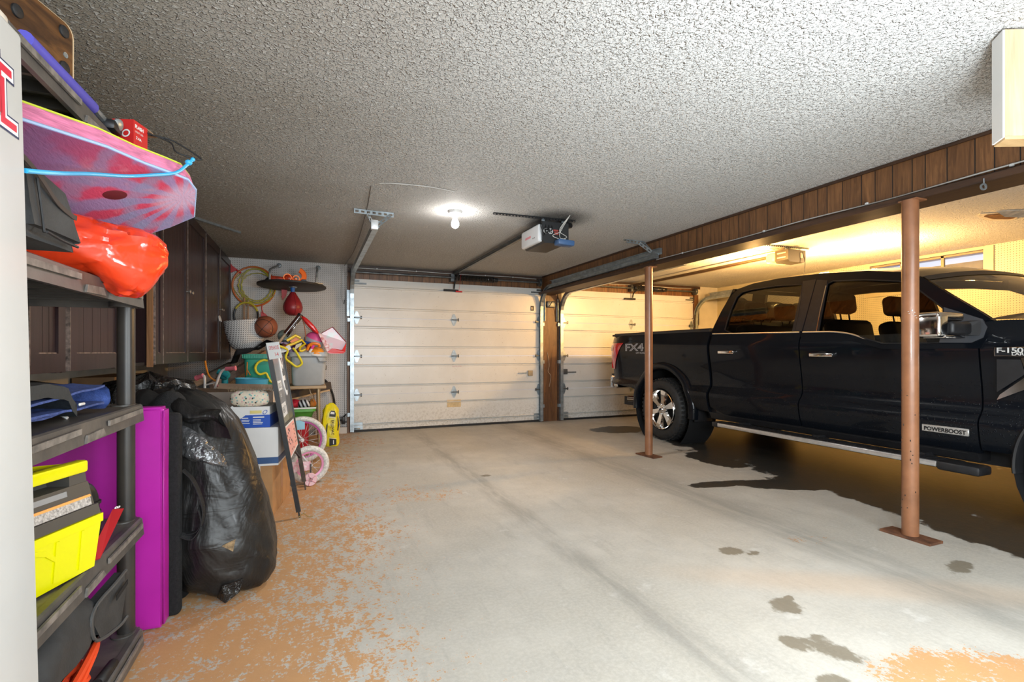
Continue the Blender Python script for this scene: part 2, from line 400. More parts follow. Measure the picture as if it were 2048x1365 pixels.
t = thing('wall_middle_post', 'narrow brown wood panelled pier between the two garage doors', 'wall', (3.57, WY, 0), kind='structure')
MB().b2((3.43, WY-.02, 0), (3.68, WY+.1, 2.1)).build('panelling', m_wood('pier_panelling', (.07, .026, .010), (.21, .095, .036), 2, .45, 14), t)
MB().b2((3.40, WY-.035, 0), (3.43, WY+.05, 2.1)).b2((3.68, WY-.035, 0), (3.75, WY+.05, 2.1)).build('edge_board', m_dark_trim, t)
slab('trim_1', (.455, WY-.03, 0), (.53, WY+.1, 2.15), m_brown_post, 'brown wood jamb between the pegboard and the first garage door', 'door trim')
slab('trim_2', (6.47, WY-.04, 0), (6.56, WY+.1, 2.15), m_brown_post, 'brown wood jamb at the far side of the second garage door', 'door trim')
slab('wall_back_corner', (6.56, WY-.001, 0), (WXR, WY+.12, ZC), m_white_wall, 'cream wall strip in the corner past the second garage door', 'wall')
# right wall with a high slot window
WY0, WY1, WZ0, WZ1 = 3.19, 4.42, 1.91, 2.27
t = thing('wall_right', 'cream pegboard wall beyond the pickup truck', 'wall', (WXR, 3, 0), kind='structure')
mb = MB(); x0, x1 = WXR, WXR+.14
for a, b in (((WYF, 0), (WY0, ZC)), ((WY1, 0), (WY+.1, ZC)), ((WY0, 0), (WY1, WZ0)), ((WY0, WZ1), (WY1, ZC))): mb.b2((x0, a[0], a[1]), (x1, b[0], b[1]))
mb.build('pegboard', m_pegr, t)
mb = MB()
for yy in (2.0, 5.5): mb.b2((x0-.012, yy-.03, 0), (x0, yy+.03, ZC))
mb.build('batten', m_cream, t)
t = thing('window_1', 'high slot window above the truck showing daylight', 'window', (WXR, 3.8, WZ0), kind='structure')
MB().b2((x0-.015, WY0-.09, WZ0-.06), (x0+.02, WY0, WZ1+.03)).b2((x0-.015, WY1, WZ0-.06), (x0+.02, WY1+.06, WZ1+.03)).b2((x0-.015, WY0, WZ1), (x0+.02, WY1, WZ1+.035)).b2((x0-.015, WY0, WZ0-.06), (x0+.02, WY1, WZ0)).build('window_frame', m_cream, t)
MB().b2((x0+.05, 3.60, WZ0), (x0+.08, 3.63, WZ1)).b2((x0+.05, 4.05, WZ0), (x0+.08, 4.08, WZ1)).b2((x0+.05, WY0, WZ1-.02), (x0+.09, WY1, WZ1)).build('mullion', mat('window_wood', (.35, .25, .15), .5), t)
g = NT('window_glass'); g.nt.nodes.remove(g.b)
tr = g.node('ShaderNodeBsdfTransparent'); gl = g.node('ShaderNodeBsdfGlossy', Roughness=.02); mx = g.node('ShaderNodeMixShader'); mx.inputs[0].default_value = .08
g.L(tr.outputs[0], mx.inputs[1]); g.L(gl.outputs[0], mx.inputs[2]); g.L(mx.outputs[0], g.nt.nodes['Material Output'].inputs[0])
MB().b2((x0+.062, WY0, WZ0), (x0+.066, WY1, WZ1)).build('pane', g.m, t)
# what stands outside the window: a neighbouring house gable
t = thing('neighbour_house', 'pale house wall seen through the slot window', 'house', (10.2, 4.5, 0))
MB().b2((10.2, 0, 0), (10.4, 12, 2.62)).build('wall', mat('outside_siding', (.55, .38, .22), .7, var=(6, .2)), t)
MB().add([(9.6, -.4, 2.62), (9.6, 12.4, 2.62), (12, 12.4, 4.0), (12, -.4, 4.0), (9.6, -.4, 2.70), (9.6, 12.4, 2.70), (12, 12.4, 4.08), (12, -.4, 4.08)], [(0,1,2,3),(7,6,5,4),(0,4,5,1),(1,5,6,2),(2,6,7,3),(3,7,4,0)]).build('roof', mat('outside_roof', (.30, .30, .34), .7), t)

# beam: panelled face, dark bottom board
t = thing('ceiling_beam', 'panelled dark wood ceiling beam carried by the steel posts', 'beam', (BX, 2, 2), kind='structure')
MB().b2((BX, WYF, 2.055), (BX+.16, WY-.02, ZC)).build('panelling', m_ps, t)
MB().b2((BX-.014, WYF, ZC-.02), (BX, WY-.04, ZC-.002)).build('top_moulding', m_dark_trim, t)
MB().b2((BX-.07, WYF, 2.018), (BX+.18, WY-.04, 2.055)).b2((BX-.012, WYF, 2.056), (BX, WY-.04, 2.075)).build('bottom_board', m_dark_trim, t)
# lowered plywood header near the camera
t = thing('wooden_header', 'pale plywood board hanging from the ceiling in front of the beam', 'board', (2.8, 1.04, 1.9))
def box4(c4, z0, z1): return [(x, y, z0) for x, y in c4]
c4 = [(2.375, 1.013), (2.426, 1.067), (3.35, .66), (3.30, .60)]
m_ply = m_wood('pale_plywood', (.42, .29, .17), (.60, .45, .29), 2, .6, 6)
MB().prism([(x, y, 1.905) for x, y in c4], (0, 0, ZC-.01-1.905)).build('plywood_face', m_ply, t)
cc = [(2.372, 1.016), (2.423, 1.07), (2.428, 1.066), (2.377, 1.012)]
MB().prism([(x-.003, y+.001, 1.90) for x, y in cc], (0, 0, ZC-.012-1.90)).build('white_edge', mat('white_edge_paint', (.82, .82, .8), .5), t, 'white painted edge')
MB().prism([(x, y, 1.893) for x, y in c4], (0, 0, .011)).build('bottom_strip', m_wood('raw_pine', (.50, .30, .13), (.68, .45, .22), 0, .6, 10), t)
# hole in the second bay's ceiling
t = thing('ceiling_hole', 'ragged brown hole torn in the ceiling of the truck bay', 'ceiling damage', (5.62, 2.42, ZC))
def rag(r, k, ph): return [(5.62+r*1.5*(1+.22*sin(3*a*pi/12+ph)+.12*sin(7*a*pi/12))*cos(a*pi/12)*k, 2.42+r*.9*(1+.2*sin(2*a*pi/12+ph))*sin(a*pi/12)*k, ZC-.004) for a in range(24)]
MB().prism(rag(.15, 1, .5), (0, 0, .003)).build('torn_edge', mat('torn_plaster', (.80, .72, .60), .8, var=(22, .3)), t)
MB().prism([(x, y, z-.003) for x, y, z in rag(.11, 1, 1.2)], (0, 0, .003)).build('dark_opening', mat('dark_opening', (.22, .09, .02), .9, var=(18, .8)), t)
MB().prism([(5.40, 2.36, ZC-.005), (5.62, 2.22, ZC-.006), (5.80, 2.26, ZC-.045), (5.58, 2.38, ZC-.03)], (0, 0, .004)).build('hanging_flap', mat('torn_plaster'  , (.8, .72, .6)), t)

# posts
m_post = mat('brown_post_paint', (.32, .135, .062), .36, var=(6, .28), bump=(30, .08), coat=.15)
m_rust = mat('rusty_plate', (.16, .065, .03), .75, var=(20, .5), bump=(50, .5))
def post(x, y, r, label, rot):
    t = thing('support_post', label, 'post', (x, y, 0))
    MB().cyl((x, y, .012), (x, y, 2.014), r, n=28).build('pole', m_post, t)
    MB().box((x, y, .007), (.125, .27, .014), (0, 0, rot)).build('base_plate', m_rust, t)
    MB().box((x+.02, y, 2.013), (.10, .10, .008)).build('top_plate', m_post, t)
    if y < 3:
        for k in range(16):
            mb = MB(); a = 3.3+random.uniform(-1.0, 1.4); z = random.uniform(.12, 1.0)
            mb.sphere((x+(r+.0003)*cos(a), y+(r+.0003)*sin(a), z), (.003, .003, random.uniform(.003, .007)), 6, 4)
            mb.build('paint_chip', mat('dark_chip', (.05, .03, .02), .7), t)
        for k in range(9):
            mb = MB(); a = 3.9+random.uniform(-.5, .5); z = 1.30+random.uniform(0, .07)
            mb.sphere((x+(r+.0003)*cos(a), y+(r+.0003)*sin(a), z), (.004, .004, .002), 6, 4)
            mb.build('scuff', mat('white_scuff', (.7, .65, .62), .6), t)
        mb = MB(); mb.sphere((x-.75*r, y-.68*r, 1.352), (.004, .004, .007), 8, 6)
        mb.build('scuff', mat('white_scuff', (.7, .65, .62), .6), t)
post(3.331, 4.345, .041, 'brown steel post in front of the truck rear wheel', .1)
post(3.32, 1.853, .0425, 'brown steel post in front of the truck front door, with white scuff', .0)

# ================================================================ garage doors
def gdoor(name, x0, x1, label):
    t = thing(name, label, 'garage door', ((x0+x1)/2, WY, 0), kind='structure')
    Y = WY-.01
    joints = [.0, .515, 1.05, 1.585, 2.12]
    ribs = {.107, .382, .64, .921, 1.179, 1.455, 1.716, 2.01}
    for a, b in zip(joints, joints[1:]):
        mb = MB(); pr = [(Y, a+.0015)]
        for r in sorted(ribs):
            if a < r < b: pr += [(Y, r-.020), (Y-.014, r-.015), (Y-.014, r-.008), (Y+.024, r-.007), (Y+.024, r+.008), (Y-.004, r+.009), (Y, r+.018)]
        pr += [(Y, b-.0015), (Y+.03, b-.0015), (Y+.03, a+.0015)]
        n = len(pr); vs = [(x0, y, z) for y, z in pr]+[(x1, y, z) for y, z in pr]
        mb.add(vs, [(i, (i+1) % n, n+(i+1) % n, n+i) for i in range(n)]+[tuple(range(n))]+[tuple(range(n, 2*n))[::-1]])
        if a == 0.: mb.v = [(x, y, max(z, .03)) for x, y, z in mb.v]
        mb.build('door_section', m_doorw, t)
    MB().b2((x0, Y-.008, .0), (x1, Y+.02, .032)).build('bottom_seal', m_black_rub, t)
    m_h = m_galv
    for z in joints[1:4]:
        for k, x in enumerate((x0+.04, (x0+x1)/2, x1-.04)):
            mb = MB()
            for sgn in (1, -1): mb.prism([(x-.045, Y-.002, z), (x-.012, Y-.002, z+sgn*.085), (x+.012, Y-.002, z+sgn*.085), (x+.045, Y-.002, z)], (0, -.005, 0))
            mb.cyl((x-.05, Y-.012, z), (x+.05, Y-.012, z), .009, n=10)
            h = mb.build('hinge', m_h, t)
            mb = MB(); s = 1 if k < 2 else -1
            mb.box((x+s*.02, Y-.03, z), (.09, .03, .016)).cyl((x+s*.06, Y-.03, z-.022), (x+s*.06, Y-.03, z+.022), .008, n=8)
            if k != 1: mb.cyl((x-s*.03, Y-.03, z), (x-s*.065, Y-.03, z), .007, n=8)
            mb.build('hinge_pin', m_galv_dk, h)
    for s, x in ((1, x0), (-1, x1)):
        MB().box((x+s*.05, Y-.006, .085), (.14, .012, .10)).box((x+s*.03, Y-.02, .12), (.09, .02, .03)).cyl((x, Y-.03, .05), (x+s*.08, Y-.03, .05), .008, n=8).build('bottom_bracket', m_galv, t)
        MB().box((x+s*.07, Y-.012, 2.055), (.20, .02, .02)).box((x+s*.035, Y-.015, 2.09), (.08, .03, .025)).build('top_bracket', m_galv_dk, t)
    return t
d1 = gdoor('door_1', DL0, DL1, 'white sectional garage door, fully visible, with tan sticker near its bottom')
d2 = gdoor('door_2', DR0, DR1, 'white sectional garage door behind the pickup truck, lit amber')
Y = WY-.012
MB().box((3.20, Y-.014, .775), (.075, .028, .085)).build('lock_box', mat('tan_lock', (.42, .34, .22), .5, .3), d1)
MB().box((3.08, Y-.016, .78), (.16, .014, .014)).build('lock_bolt', m_galv, d1)
MB().box((3.82, Y-.014, .79), (.075, .028, .085)).box((3.93, Y-.016, .78), (.18, .014, .014)).build('lock_bolt', m_galv_dk, d2)
MB().b2((1.86, Y-.001, .29), (2.07, Y, .40)).build('sticker', mat('tan_sticker', (.62, .48, .27), .6, var=(20, .25)), d1, 'tan paper sticker')
MB().text('GENUINE', .035, (1.935, Y-.0005, .885), (1, 0, 0), (0, 0, 1), .001).build('lettering', mat('faded_pink', (.62, .42, .40), .6), d1)
MB().rbox((3.24, Y-.004, 1.80), (.055, .008, .075), .01).build('label_plate', mat('dark_sticker', (.045, .03, .02), .5), d1)
MB().text('B', .06, (3.215, Y-.0085, 1.78), (1, 0, 0), (0, 0, 1), .0005, offset=.001).build('lettering', mat('tan_letter', (.6, .5, .35), .5), d1)
# ================================================================ tracks, springs, openers, cables, lights
def sweep_yz(mb, path, x, sec, mi=0):
    """sweep a closed section [(dx, dn)] along a path in the y-z plane at x"""
    n = len(sec); m = len(path); vs = []
    for i, (y, z) in enumerate(path):
        a, b = path[max(i-1, 0)], path[min(i+1, m-1)]
        d = V((0, b[0]-a[0], b[1]-a[1])).normalized(); nr = V((0, -d.z, d.y))
        vs += [V((x+dx, y, z))+nr*dn for dx, dn in sec]
    mb.add(vs, [(i*n+k, i*n+(k+1) % n, (i+1)*n+(k+1) % n, (i+1)*n+k) for i in range(m-1) for k in range(n)]+[tuple(range(n))[::-1], tuple(range((m-1)*n, m*n))], mi)
def track(x, s, y_end, ztop, label, up_angle, ang_y=None):
    t = thing('door_track', label, 'garage door track', (x, WY-.06, 0))
    yv = WY-.055; r = .34
    path = [(yv, 0.015), (yv, ztop-r)]+[(yv-r+r*cos(a*pi/16), ztop-r+r*sin(a*pi/16)) for a in range(1, 9)]+[(y_end, ztop+.015)]
    sec = [(-s*.025, -.028), (s*.025, -.028), (s*.025, -.022), (-s*.019, -.022), (-s*.019, .022), (s*.025, .022), (s*.025, .028), (-s*.025, .028)]
    mb = MB(); sweep_yz(mb, path, x, sec); mb.build('rail', m_galv, t)
    if up_angle:
        mb = MB(); yy = ang_y or (WY-.38)
        mb.box((x-s*.028, (yy+y_end)/2-.02, ztop+.055), (.004, yy-y_end+.06, .062)).box((x-s*.01, (yy+y_end)/2-.02, ztop+.084), (.04, yy-y_end+.06, .004))
        mb.build('angle_iron', m_galv, t)
    for z in (.25, .95, 1.55): MB().box((x-s*.03, WY-.03, z), (.055, .06, .05)).cyl((x-s*.035, WY-.062, z), (x-s*.035, WY-.07, z), .009, n=6).build('wall_bracket', m_galv, t)
    mb = MB(); mb.box((x-s*.045, WY-.028, 1.78), (.045, .005, .36)).box((x-s*.066, WY-.05, 1.78), (.004, .045, .36)); mb.build('flag_bracket', m_galv, t)
    return t
tl = track(.515, 1, 4.36, 2.185, 'galvanised track on the pegboard side of the first door', False)
tr_ = track(3.375, -1, 4.27, 2.11, 'galvanised track along the panelled beam, first door', True)
t2l = track(3.735, 1, 4.25, 2.06, 'galvanised track on the beam side of the second door', False)
t2r = track(6.485, -1, 4.3, 2.06, 'galvanised track at the far side of the second door', True)
def perforated(mb, a, b, w, t=.003, n=None):
    a, b = V(a), V(b); d = (b-a); L = d.length; d.normalize()
    sd = d.cross(V((0, 0, 1)));
    sd = V((1, 0, 0)) if sd.length < .1 else sd.normalized()
    up = sd.cross(d).normalized(); n = n or max(3, int(L/.045)); q = w*.22
    lp = [a-up*w/2, b-up*w/2, b+up*w/2, a+up*w/2]; hs = []
    for i in range(n):
        c = a+d*(L*(i+.5)/n); l = L/n*.28; hs.append([c-d*l-up*q, c+d*l-up*q, c+d*l+up*q, c-d*l+up*q])
    mb.prism(lp, sd*t, holes=hs)
def hanger(t, x, y, z, xa, xb, yc, legs):
    mb = MB(); perforated(mb, (xa, yc, ZC-.02), (xb, yc+.03, ZC-.02), .038); mb.box(((xa+xb)/2, yc+.035, ZC-.002), (xb-xa, .04, .003)); mb.build('ceiling_angle', m_galv, t)
    for (x0, x1) in legs:
        mb = MB(); perforated(mb, (x0, yc+.005, ZC-.03), (x1, y-.01, z), .034); mb.build('hanger_strap', m_galv, t)
hanger(tl, .515, 4.39, 2.19, .33, .66, 4.33, ((.44, .49), (.63, .52)))
hanger(tr_, 3.40, 4.33, 2.17, 3.10, 3.35, 4.42, ((3.27, 3.345), (3.33, 3.35)))
MB().rbox((.50, 4.37, 2.195), (.06, .04, .08), .004).build('end_cap', mat('white_metal', (.72, .74, .75), .4, .4), tl)
# torsion shafts
def torsion(x0, x1, zc, label):
    t = thing('torsion_shaft', label, 'torsion spring', ((x0+x1)/2, WY-.10, zc))
    MB().cyl((x0, WY-.10, zc), (x1, WY-.10, zc), .0135, n=12).build('shaft', m_galv_dk, t)
    xm = (x0+x1)/2
    pts = []
    for i in range(26*14+1):
        a = i/14*2*pi; pts.append((xm+.02+i/(26*14)*.62, WY-.10+.034*cos(a), zc+.034*sin(a)))
    MB().tube(pts, .0105, 5).build('spring', m_spring, t)
    MB().cyl((xm+.015, WY-.1, zc), (xm+.05, WY-.1, zc), .04, n=16).cyl((xm+.64, WY-.1, zc), (xm+.69, WY-.1, zc), .034, n=16).cyl((xm+.66, WY-.1, zc), (xm+.66, WY-.145, zc), .007, n=6).build('spring_cone', m_blk_metal, t)
    MB().box((xm-.01, WY-.05, zc), (.05, .10, .11)).build('centre_bracket', m_galv_dk, t)
    for x in (x0+.03, x1-.03):
        MB().lathe([(.012, -.022), (.055, -.022), (.058, -.018), (.048, -.010), (.048, .010), (.058, .018), (.055, .022), (.012, .022)], (x, WY-.10, zc), (1, 0, 0), 20).build('cable_drum', m_galv_dk, t)
        MB().box((x+(.03 if x > xm else -.03), WY-.05, zc), (.006, .10, .10)).build('end_bracket', m_galv_dk, t)
torsion(.5, 3.36, 2.20, 'dark torsion spring and shaft above the first garage door')
torsion(3.72, 6.46, 2.20, 'dark torsion spring and shaft above the second garage door')

# ---- door openers
def opener(x0, x1, y0, y1, z0, z1, rail_x, rail_z, label, warm):
    t = thing('garage_door_opener', label, 'garage door opener', ((x0+x1)/2, y0, z0))
    m_case = mat('opener_case_dark', (.02, .021, .023), .42, var=(9, .3)) if not warm else mat('opener_case_bronze', (.030, .024, .018), .5, .2)
    xm = (x0+x1)/2; ym = (y0+y1)/2
    mb = MB()
    q = .025
    mb.prism([(x0+.02, y0, z0+q), (x0+.02+q, y0, z0), (x1-q, y0, z0), (x1, y0, z0+q), (x1, y0, z1), (x0+.02, y0, z1)], (0, y1-y0, 0))
    mb.build('motor_housing', m_case, t)
    if not warm:
        mb = MB(); mb.rbox((x0+.012, ym+.01, (z0+z1)/2-.005), (.045, (y1-y0)-.02, (z1-z0)-.03), .018, 3)
        ln = mb.build('light_cover', mat('frosted_cover', (.72, .74, .76), .35), t, 'white frosted light cover')
        MB().b2((x0-.0118, ym-.02, z0+.075), (x0-.0105, ym+.10, z0+.095)).build('logo_strip', mat('pink_print', (.75, .28, .32), .5), t)
        MB().cyl((x0-.0118, ym-.07, z0+.06), (x0-.0105, ym-.07, z0+.06), .006, n=8).cyl((x0-.0118, ym-.10, z0+.06), (x0-.0105, ym-.10, z0+.06), .006, n=8).build('button', m_blk_metal, t)
        mb = MB()
        for dx in (-.022, .022):
            c = (x0+.075+dx, y0-.002, z1-.085)
            mb.lathe([(.019, 0), (.024, 0), (.024, .002), (.019, .002), (.019, 0)], c, (0, -1, 0), 16); mb.box((c[0], y0-.002, c[2]), (.035, .002, .004)).box((c[0], y0-.002, c[2]), (.004, .002, .035))
        mb.build('warning_emblem', mat('white_print', (.75, .75, .75), .5), t)
        MB().box((x1-.06, y0-.003, z0+.04), (.055, .004, .02)).build('paper_label', m_white_plastic, t)
        MB().box((x0+.155, y0-.004, z1-.10), (.04, .005, .025)).box((x0+.15, y0-.004, z1-.075), (.05, .004, .015)).build('terminal_block', mat('terminal_red', (.35, .05, .04), .5), t)
        MB().rbox((x1-.07, y0-.05, z0-.002), (.16, .10, .05), .012, 2, (0, .05, 0)).build('battery_pack', mat('blue_plastic_dull', (.05, .12, .27), .45), t)
        for k in range(3):
            xx = x0+.02+k*.03
            MB().tube(curve([(xx, y0+.05, z1), (xx-.015, y0-.01, z1-.07), (xx+.005, y0-.02, z1-.13+.02*k), (xx+.03, y0-.012, z1-.06), (xx+.03, y0+.02, z1)], 6), .004, 6).build('black_wire', m_black_rub, t)
        for k in range(3):
            MB().tube(curve([(x1-.05, y0-.12, ZC-.003), (x1-.09+.01*k, y0-.03, z1-.04), (x1-.10, y0-.025, z1-.09), (x1-.03-.07*k, y0-.02, z0+.06), (x1-.13+.04*k, y0-.04, z0+.02)], 6), .0028, 6).build('white_wire', m_white_cable, t)
        MB().rbox((x1+.02, y0+.12, ZC-.03), (.14, .10, .05), .02, 2, (0, 0, .3)).build('transformer', m_blk_metal, t)
    else:
        MB().rbox((xm, y1+.06, (z0+z1)/2+.005), (x1-x0-.01, .13, z1-z0-.02), .03, 3).build('light_lens', mat('amber_lens', (.85, .55, .15), .3, emit=(1., .55, .12), estr=1.6), t, 'glowing amber lens')
        mb = MB()
        for z in (z0+.05, z0+.10): mb.b2((x0+.017, y0+.03, z), (x0+.021, y1-.03, z+.012))
        mb.b2((x1-.09, y0-.004, z0+.05), (x1-.05, y0, z1-.03))
        mb.build('side_print', mat('pale_print', (.5, .4, .28), .5), t)
        MB().tube(curve([(x1-.07, y0-.01, z1-.02), (x1-.05, y0-.03, z0), (x1-.06, y0-.02, z0-.17)], 8), .004, 6).build('power_cord', m_black_rub, t)
    mb = MB(); mb.b2((rail_x-.018, y1-.05, rail_z-.02), (rail_x+.018, WY-.06, rail_z+.02)).b2((rail_x-.030, y1-.05, rail_z-.004), (rail_x+.030, WY-.06, rail_z+.004))
    mb.build('rail', m_galv_dk if not warm else mat('brown_rail', (.14, .09, .05), .45, .4), t)
    mb = MB(); mb.box((rail_x, WY-.05, rail_z-.03), (.05, .08, .05)); mb.build('header_bracket', m_galv_dk, t)
    mb = MB(); mb.tube(curve([(rail_x, WY-.30, rail_z-.02), (rail_x, WY-.22, 2.17), (rail_x, WY-.09, 2.12), (rail_x, WY-.055, 2.04)], 6), .012, 6).box((rail_x-.04, WY-.03, 2.02), (.22, .03, .03)); mb.build('door_arm', m_blk_metal, t)
    mb = MB(); perforated(mb, (x0-.42, y0+.06, ZC-.012), (x1+.08, y0+.02, ZC-.012), .015, n=26); mb.box(((x0+x1)/2-.17, y0+.045, ZC-.003), (x1-x0+.5, .03, .003), (0, 0, -.05)); mb.build('mounting_bar', m_blk_metal, t)
    for x in (x0+.05, x1-.03): MB().box((x, y0+.05, (z1+ZC)/2), (.03, .004, ZC-z1+.04)).build('hanger_strap', m_galv, t)
    return t
op1 = opener(1.87, 2.15, 3.95, 4.36, 2.075, 2.265, 1.955, 2.262, 'black and white garage door opener with tangled wires, over the open bay', False)
MB().box((2.03, WY-.045, 2.005), (.10, .02, .02)).build('release_handle', m_red_pl, op1, 'red release handle')
MB().tube([(2.02, WY-.20, 2.24), (2.025, WY-.07, 2.02)], .002, 5).build('release_cord', m_red_pl, op1)
op2 = opener(4.95, 5.25, 4.0, 4.17, 2.13, 2.27, 5.11, 2.245, 'glowing amber-lit garage door opener above the pickup truck', True)

# ---- light fixture with bulb
t = thing('ceiling_light', 'white ceiling lampholder with a bright bare bulb', 'light', (1.137, 4.10, ZC))
MB().lathe([(0, -.045), (.028, -.045), (.032, -.03), (.055, -.022), (.062, -.008), (.062, 0)], (1.137, 4.10, ZC), n=28).build('lampholder', m_white_plastic, t)
MB().lathe([(.0, -.145), (.014, -.143), (.026, -.134), (.033, -.118), (.032, -.10), (.022, -.075), (.016, -.058), (.014, -.045)], (1.137, 4.10, ZC), n=20).build('bulb', mat('bulb_glow', (1, 1, 1), .3, emit=(1., .97, .93), estr=110), t)

# ---- cables
def cable(pts, r, label, m=None, n=8, staples=(), name='cable'):
    t = thing(name, label, 'cable', pts[0])
    MB().tube(curve(pts, n), r, 6).build('wire', m or m_white_cable, t)
    if staples:
        for p in staples: MB().rbox(p, (.016, .022, .018), .004, 1).build('staple', m_white_plastic, t)
    return t
ys = [-1.2, .3, 1.4, 2.0, 2.6, 3.2, 3.8, 4.3]
cable([(BX-.016, y, 2.082+.010*sin(y*5)) for y in ys], .0045, 'white cable stapled along the bottom of the panelled beam', staples=[(BX-.016, y, 2.084) for y in (1.42, 2.15, 2.95, 3.9)])
cable([(BX-.006, 4.3, 2.10), (BX-.006, 5.2, 2.155), (BX-.006, 6.2, 2.19), (BX-.006, 7.0, 2.20)], .0028, 'thin brown wire rising along the beam above the track', mat('brown_wire', (.22, .13, .07), .5))
xs = [.52, .9, 1.3, 1.75, 2.3, 2.8, 3.3]
cable([(x, WY-.034, 2.268+.006*sin(x*7)) for x in xs], .0045, 'white cable stapled above the first garage door', staples=[(x, WY-.034, 2.27) for x in (.85, 1.4, 1.95, 2.45, 2.9)])
cable([(x, WY-.034, 2.262+.01*sin(x*6)) for x in (3.8, 4.3, 4.8, 5.3, 5.9, 6.4)], .0045, 'white cable stapled above the second garage door')
cable([(.45, 3.62, ZC-.004), (.55, 3.58, ZC-.003), (.80, 3.56, ZC-.003), (1.0, 3.6, ZC-.003)], .0025, 'thin white wire stub on the open ceiling')
cable([(.40, 3.7, ZC-.003), (.44, 4.5, ZC-.003), (.47, 6.0, ZC-.003), (.42, WY-.02, ZC-.02)], .003, 'thin grey wire running along the ceiling to the pegboard', mat('grey_wire', (.2, .18, .15), .5))
cable([(4.05, 4.2, ZC-.02), (4.3, 4.0, 2.24), (4.6, 4.02, 2.22), (4.95, 4.1, ZC-.02)], .003, 'drooping brown wire under the truck bay ceiling', mat('brown_wire', (.22, .13, .07), .5))
t = tag(MB().box((-.81, 5.36, ZC-.011), (.022, .56, .02), (0, 0, -.578)).build('ceiling_strap', m_galv), 'thin steel strap on the ceiling above the cabinets', 'metal strap')
t = tag(MB().lathe([(.011, -.003), (.019, -.003), (.019, .003), (.011, .003), (.011, -.003)], (BX-.10, 1.50, 1.985), (.3, 1, 0), 14).cyl((BX-.095, 1.5, 2.0), (BX-.097, 1.5, 2.03), .003, n=6).build('eye_bolt', m_galv), 'small steel eye bolt under the beam', 'eye bolt')
cable([(.38, WY-.008, 2.28), (.385, WY-.02, 2.10), (.38, WY-.012, 1.90), (.40, WY-.02, 1.80)], .003, 'white hanging chain and hook on the pegboard edge', name='hook_chain')
cable([(.43, WY-.012, 2.2), (.435, WY-.01, 1.3), (.42, WY-.01, .6), (.43, WY-.012, .2)], .003, 'thin grey wire running down the edge of the pegboard', mat('grey_wire2', (.35, .33, .31), .5))
mb = MB(); mb.tube(curve([(3.50, WY-.03, 1.1), (3.53, WY-.028, .9), (3.51, WY-.03, .8), (3.56, WY-.028, .72), (3.53, WY-.03, .55)], 6), .003, 5)
tag(mb.build('loose_string', mat('pale_string', (.5, .42, .32), .7)), 'loose pale string on the brown pier between the doors', 'string')
MBx = MB().rbox((3.55, WY-.045, 1.87), (.14, .05, .10), .01).tube(curve([(3.47, WY-.05, 1.9), (3.50, WY-.07, 1.83), (3.58, WY-.07, 1.92), (3.64, WY-.06, 1.82), (3.66, WY-.04, 1.6)], 6), .006, 6)
tag(MBx.build('outlet_box', m_galv_dk), 'electrical outlet box with dark cord high on the brown pier', 'outlet box')

# ================================================================ lights
def lamp(name, kind, loc, power, col, **kw):
    l = bpy.data.lights.new(name, kind); l.energy = power; l.color = col
    for k, v in kw.items(): setattr(l, k, v)
    o = bpy.data.objects.new(name, l); C.objects.link(o); o.location = loc; return o
lamp('bulb_light', 'SPOT', (1.137, 4.10, 2.155), 62, (1., .985, .97), shadow_soft_size=.04, spot_size=radians(172), spot_blend=.35)
lamp('opener_bulb_a', 'POINT', (5.12, 4.60, 1.98), 175, (1., .56, .18), shadow_soft_size=.05)
lamp('opener_bulb_b', 'POINT', (5.75, 3.55, 2.02), 105, (1., .60, .24), shadow_soft_size=.05)
lamp('added_bay_glow_left', 'POINT', (4.62, 4.15, 2.12), 60, (1., .52, .14), shadow_soft_size=.05)  # extra amber point beside the opener, added for glow on the ceiling
lamp('added_bay_glow_right', 'POINT', (5.62, 4.05, 2.12), 60, (1., .52, .14), shadow_soft_size=.05)  # second extra amber point, added to brighten the bay ceiling
# flash of the photographer, bounced off the ceiling behind the camera, plus soft room fill
o = lamp('flash', 'POINT', (1.62, .45, 1.18), 98, (.86, .945, 1.), shadow_soft_size=.16)
o = lamp('room_fill', 'AREA', (1.0, -2.0, 1.5), 185, (.86, .945, 1.), size=3.2, size_y=1.8, shape='RECTANGLE'); o.rotation_euler = (radians(88), 0, radians(-8))
w = bpy.data.worlds.new('world'); bpy.context.scene.world = w; w.use_nodes = True
w.node_tree.nodes['Background'].inputs[0].default_value = (.62, .75, 1., 1); w.node_tree.nodes['Background'].inputs[1].default_value = 1.1
# ================================================================ pickup truck (nose towards the camera wall, tail at the second door)
XS, XCEN = 4.05, 5.05
def m_paint():
    t = NT('black_truck_paint'); X, Y, Z = t.xyz()
    t.b.inputs['Base Color'].default_value = (.0045, .006, .009, 1); t.b.inputs['Roughness'].default_value = .3; t.b.inputs['Specular IOR Level'].default_value = .08
    t.b.inputs['Coat Weight'].default_value = .38; t.b.inputs['Coat Roughness'].default_value = .02
    vo = t.node('ShaderNodeTexVoronoi', Scale=75.); t.L(t.pos, vo.inputs['Vector'])
    n = t.node('ShaderNodeSeparateColor'); t.L(vo.outputs['Color'], n.inputs[0])
    drop = t.math('MULTIPLY', t.mapr(vo.outputs['Distance'], .0, .36, 1, 0), t.math('GREATER_THAN', n.outputs[0], .55))
    # rain beads sit on the lower doors
    zm = t.math('MULTIPLY', t.mapr(Z, 1.0, .75), t.mapr(Z, .40, .50))
    d2 = t.math('MULTIPLY', drop, zm)
    bp = t.node('ShaderNodeBump', Strength=.8, Distance=.004); t.L(d2, bp.inputs['Height'])
    t.L(bp.outputs[0], t.b.inputs['Coat Normal']); t.L(bp.outputs[0], t.b.inputs['Normal'])
    return t.m
m_tp = m_paint()
m_tblk = mat('truck_black_trim', (.016, .016, .018), .45, var=(20, .3))
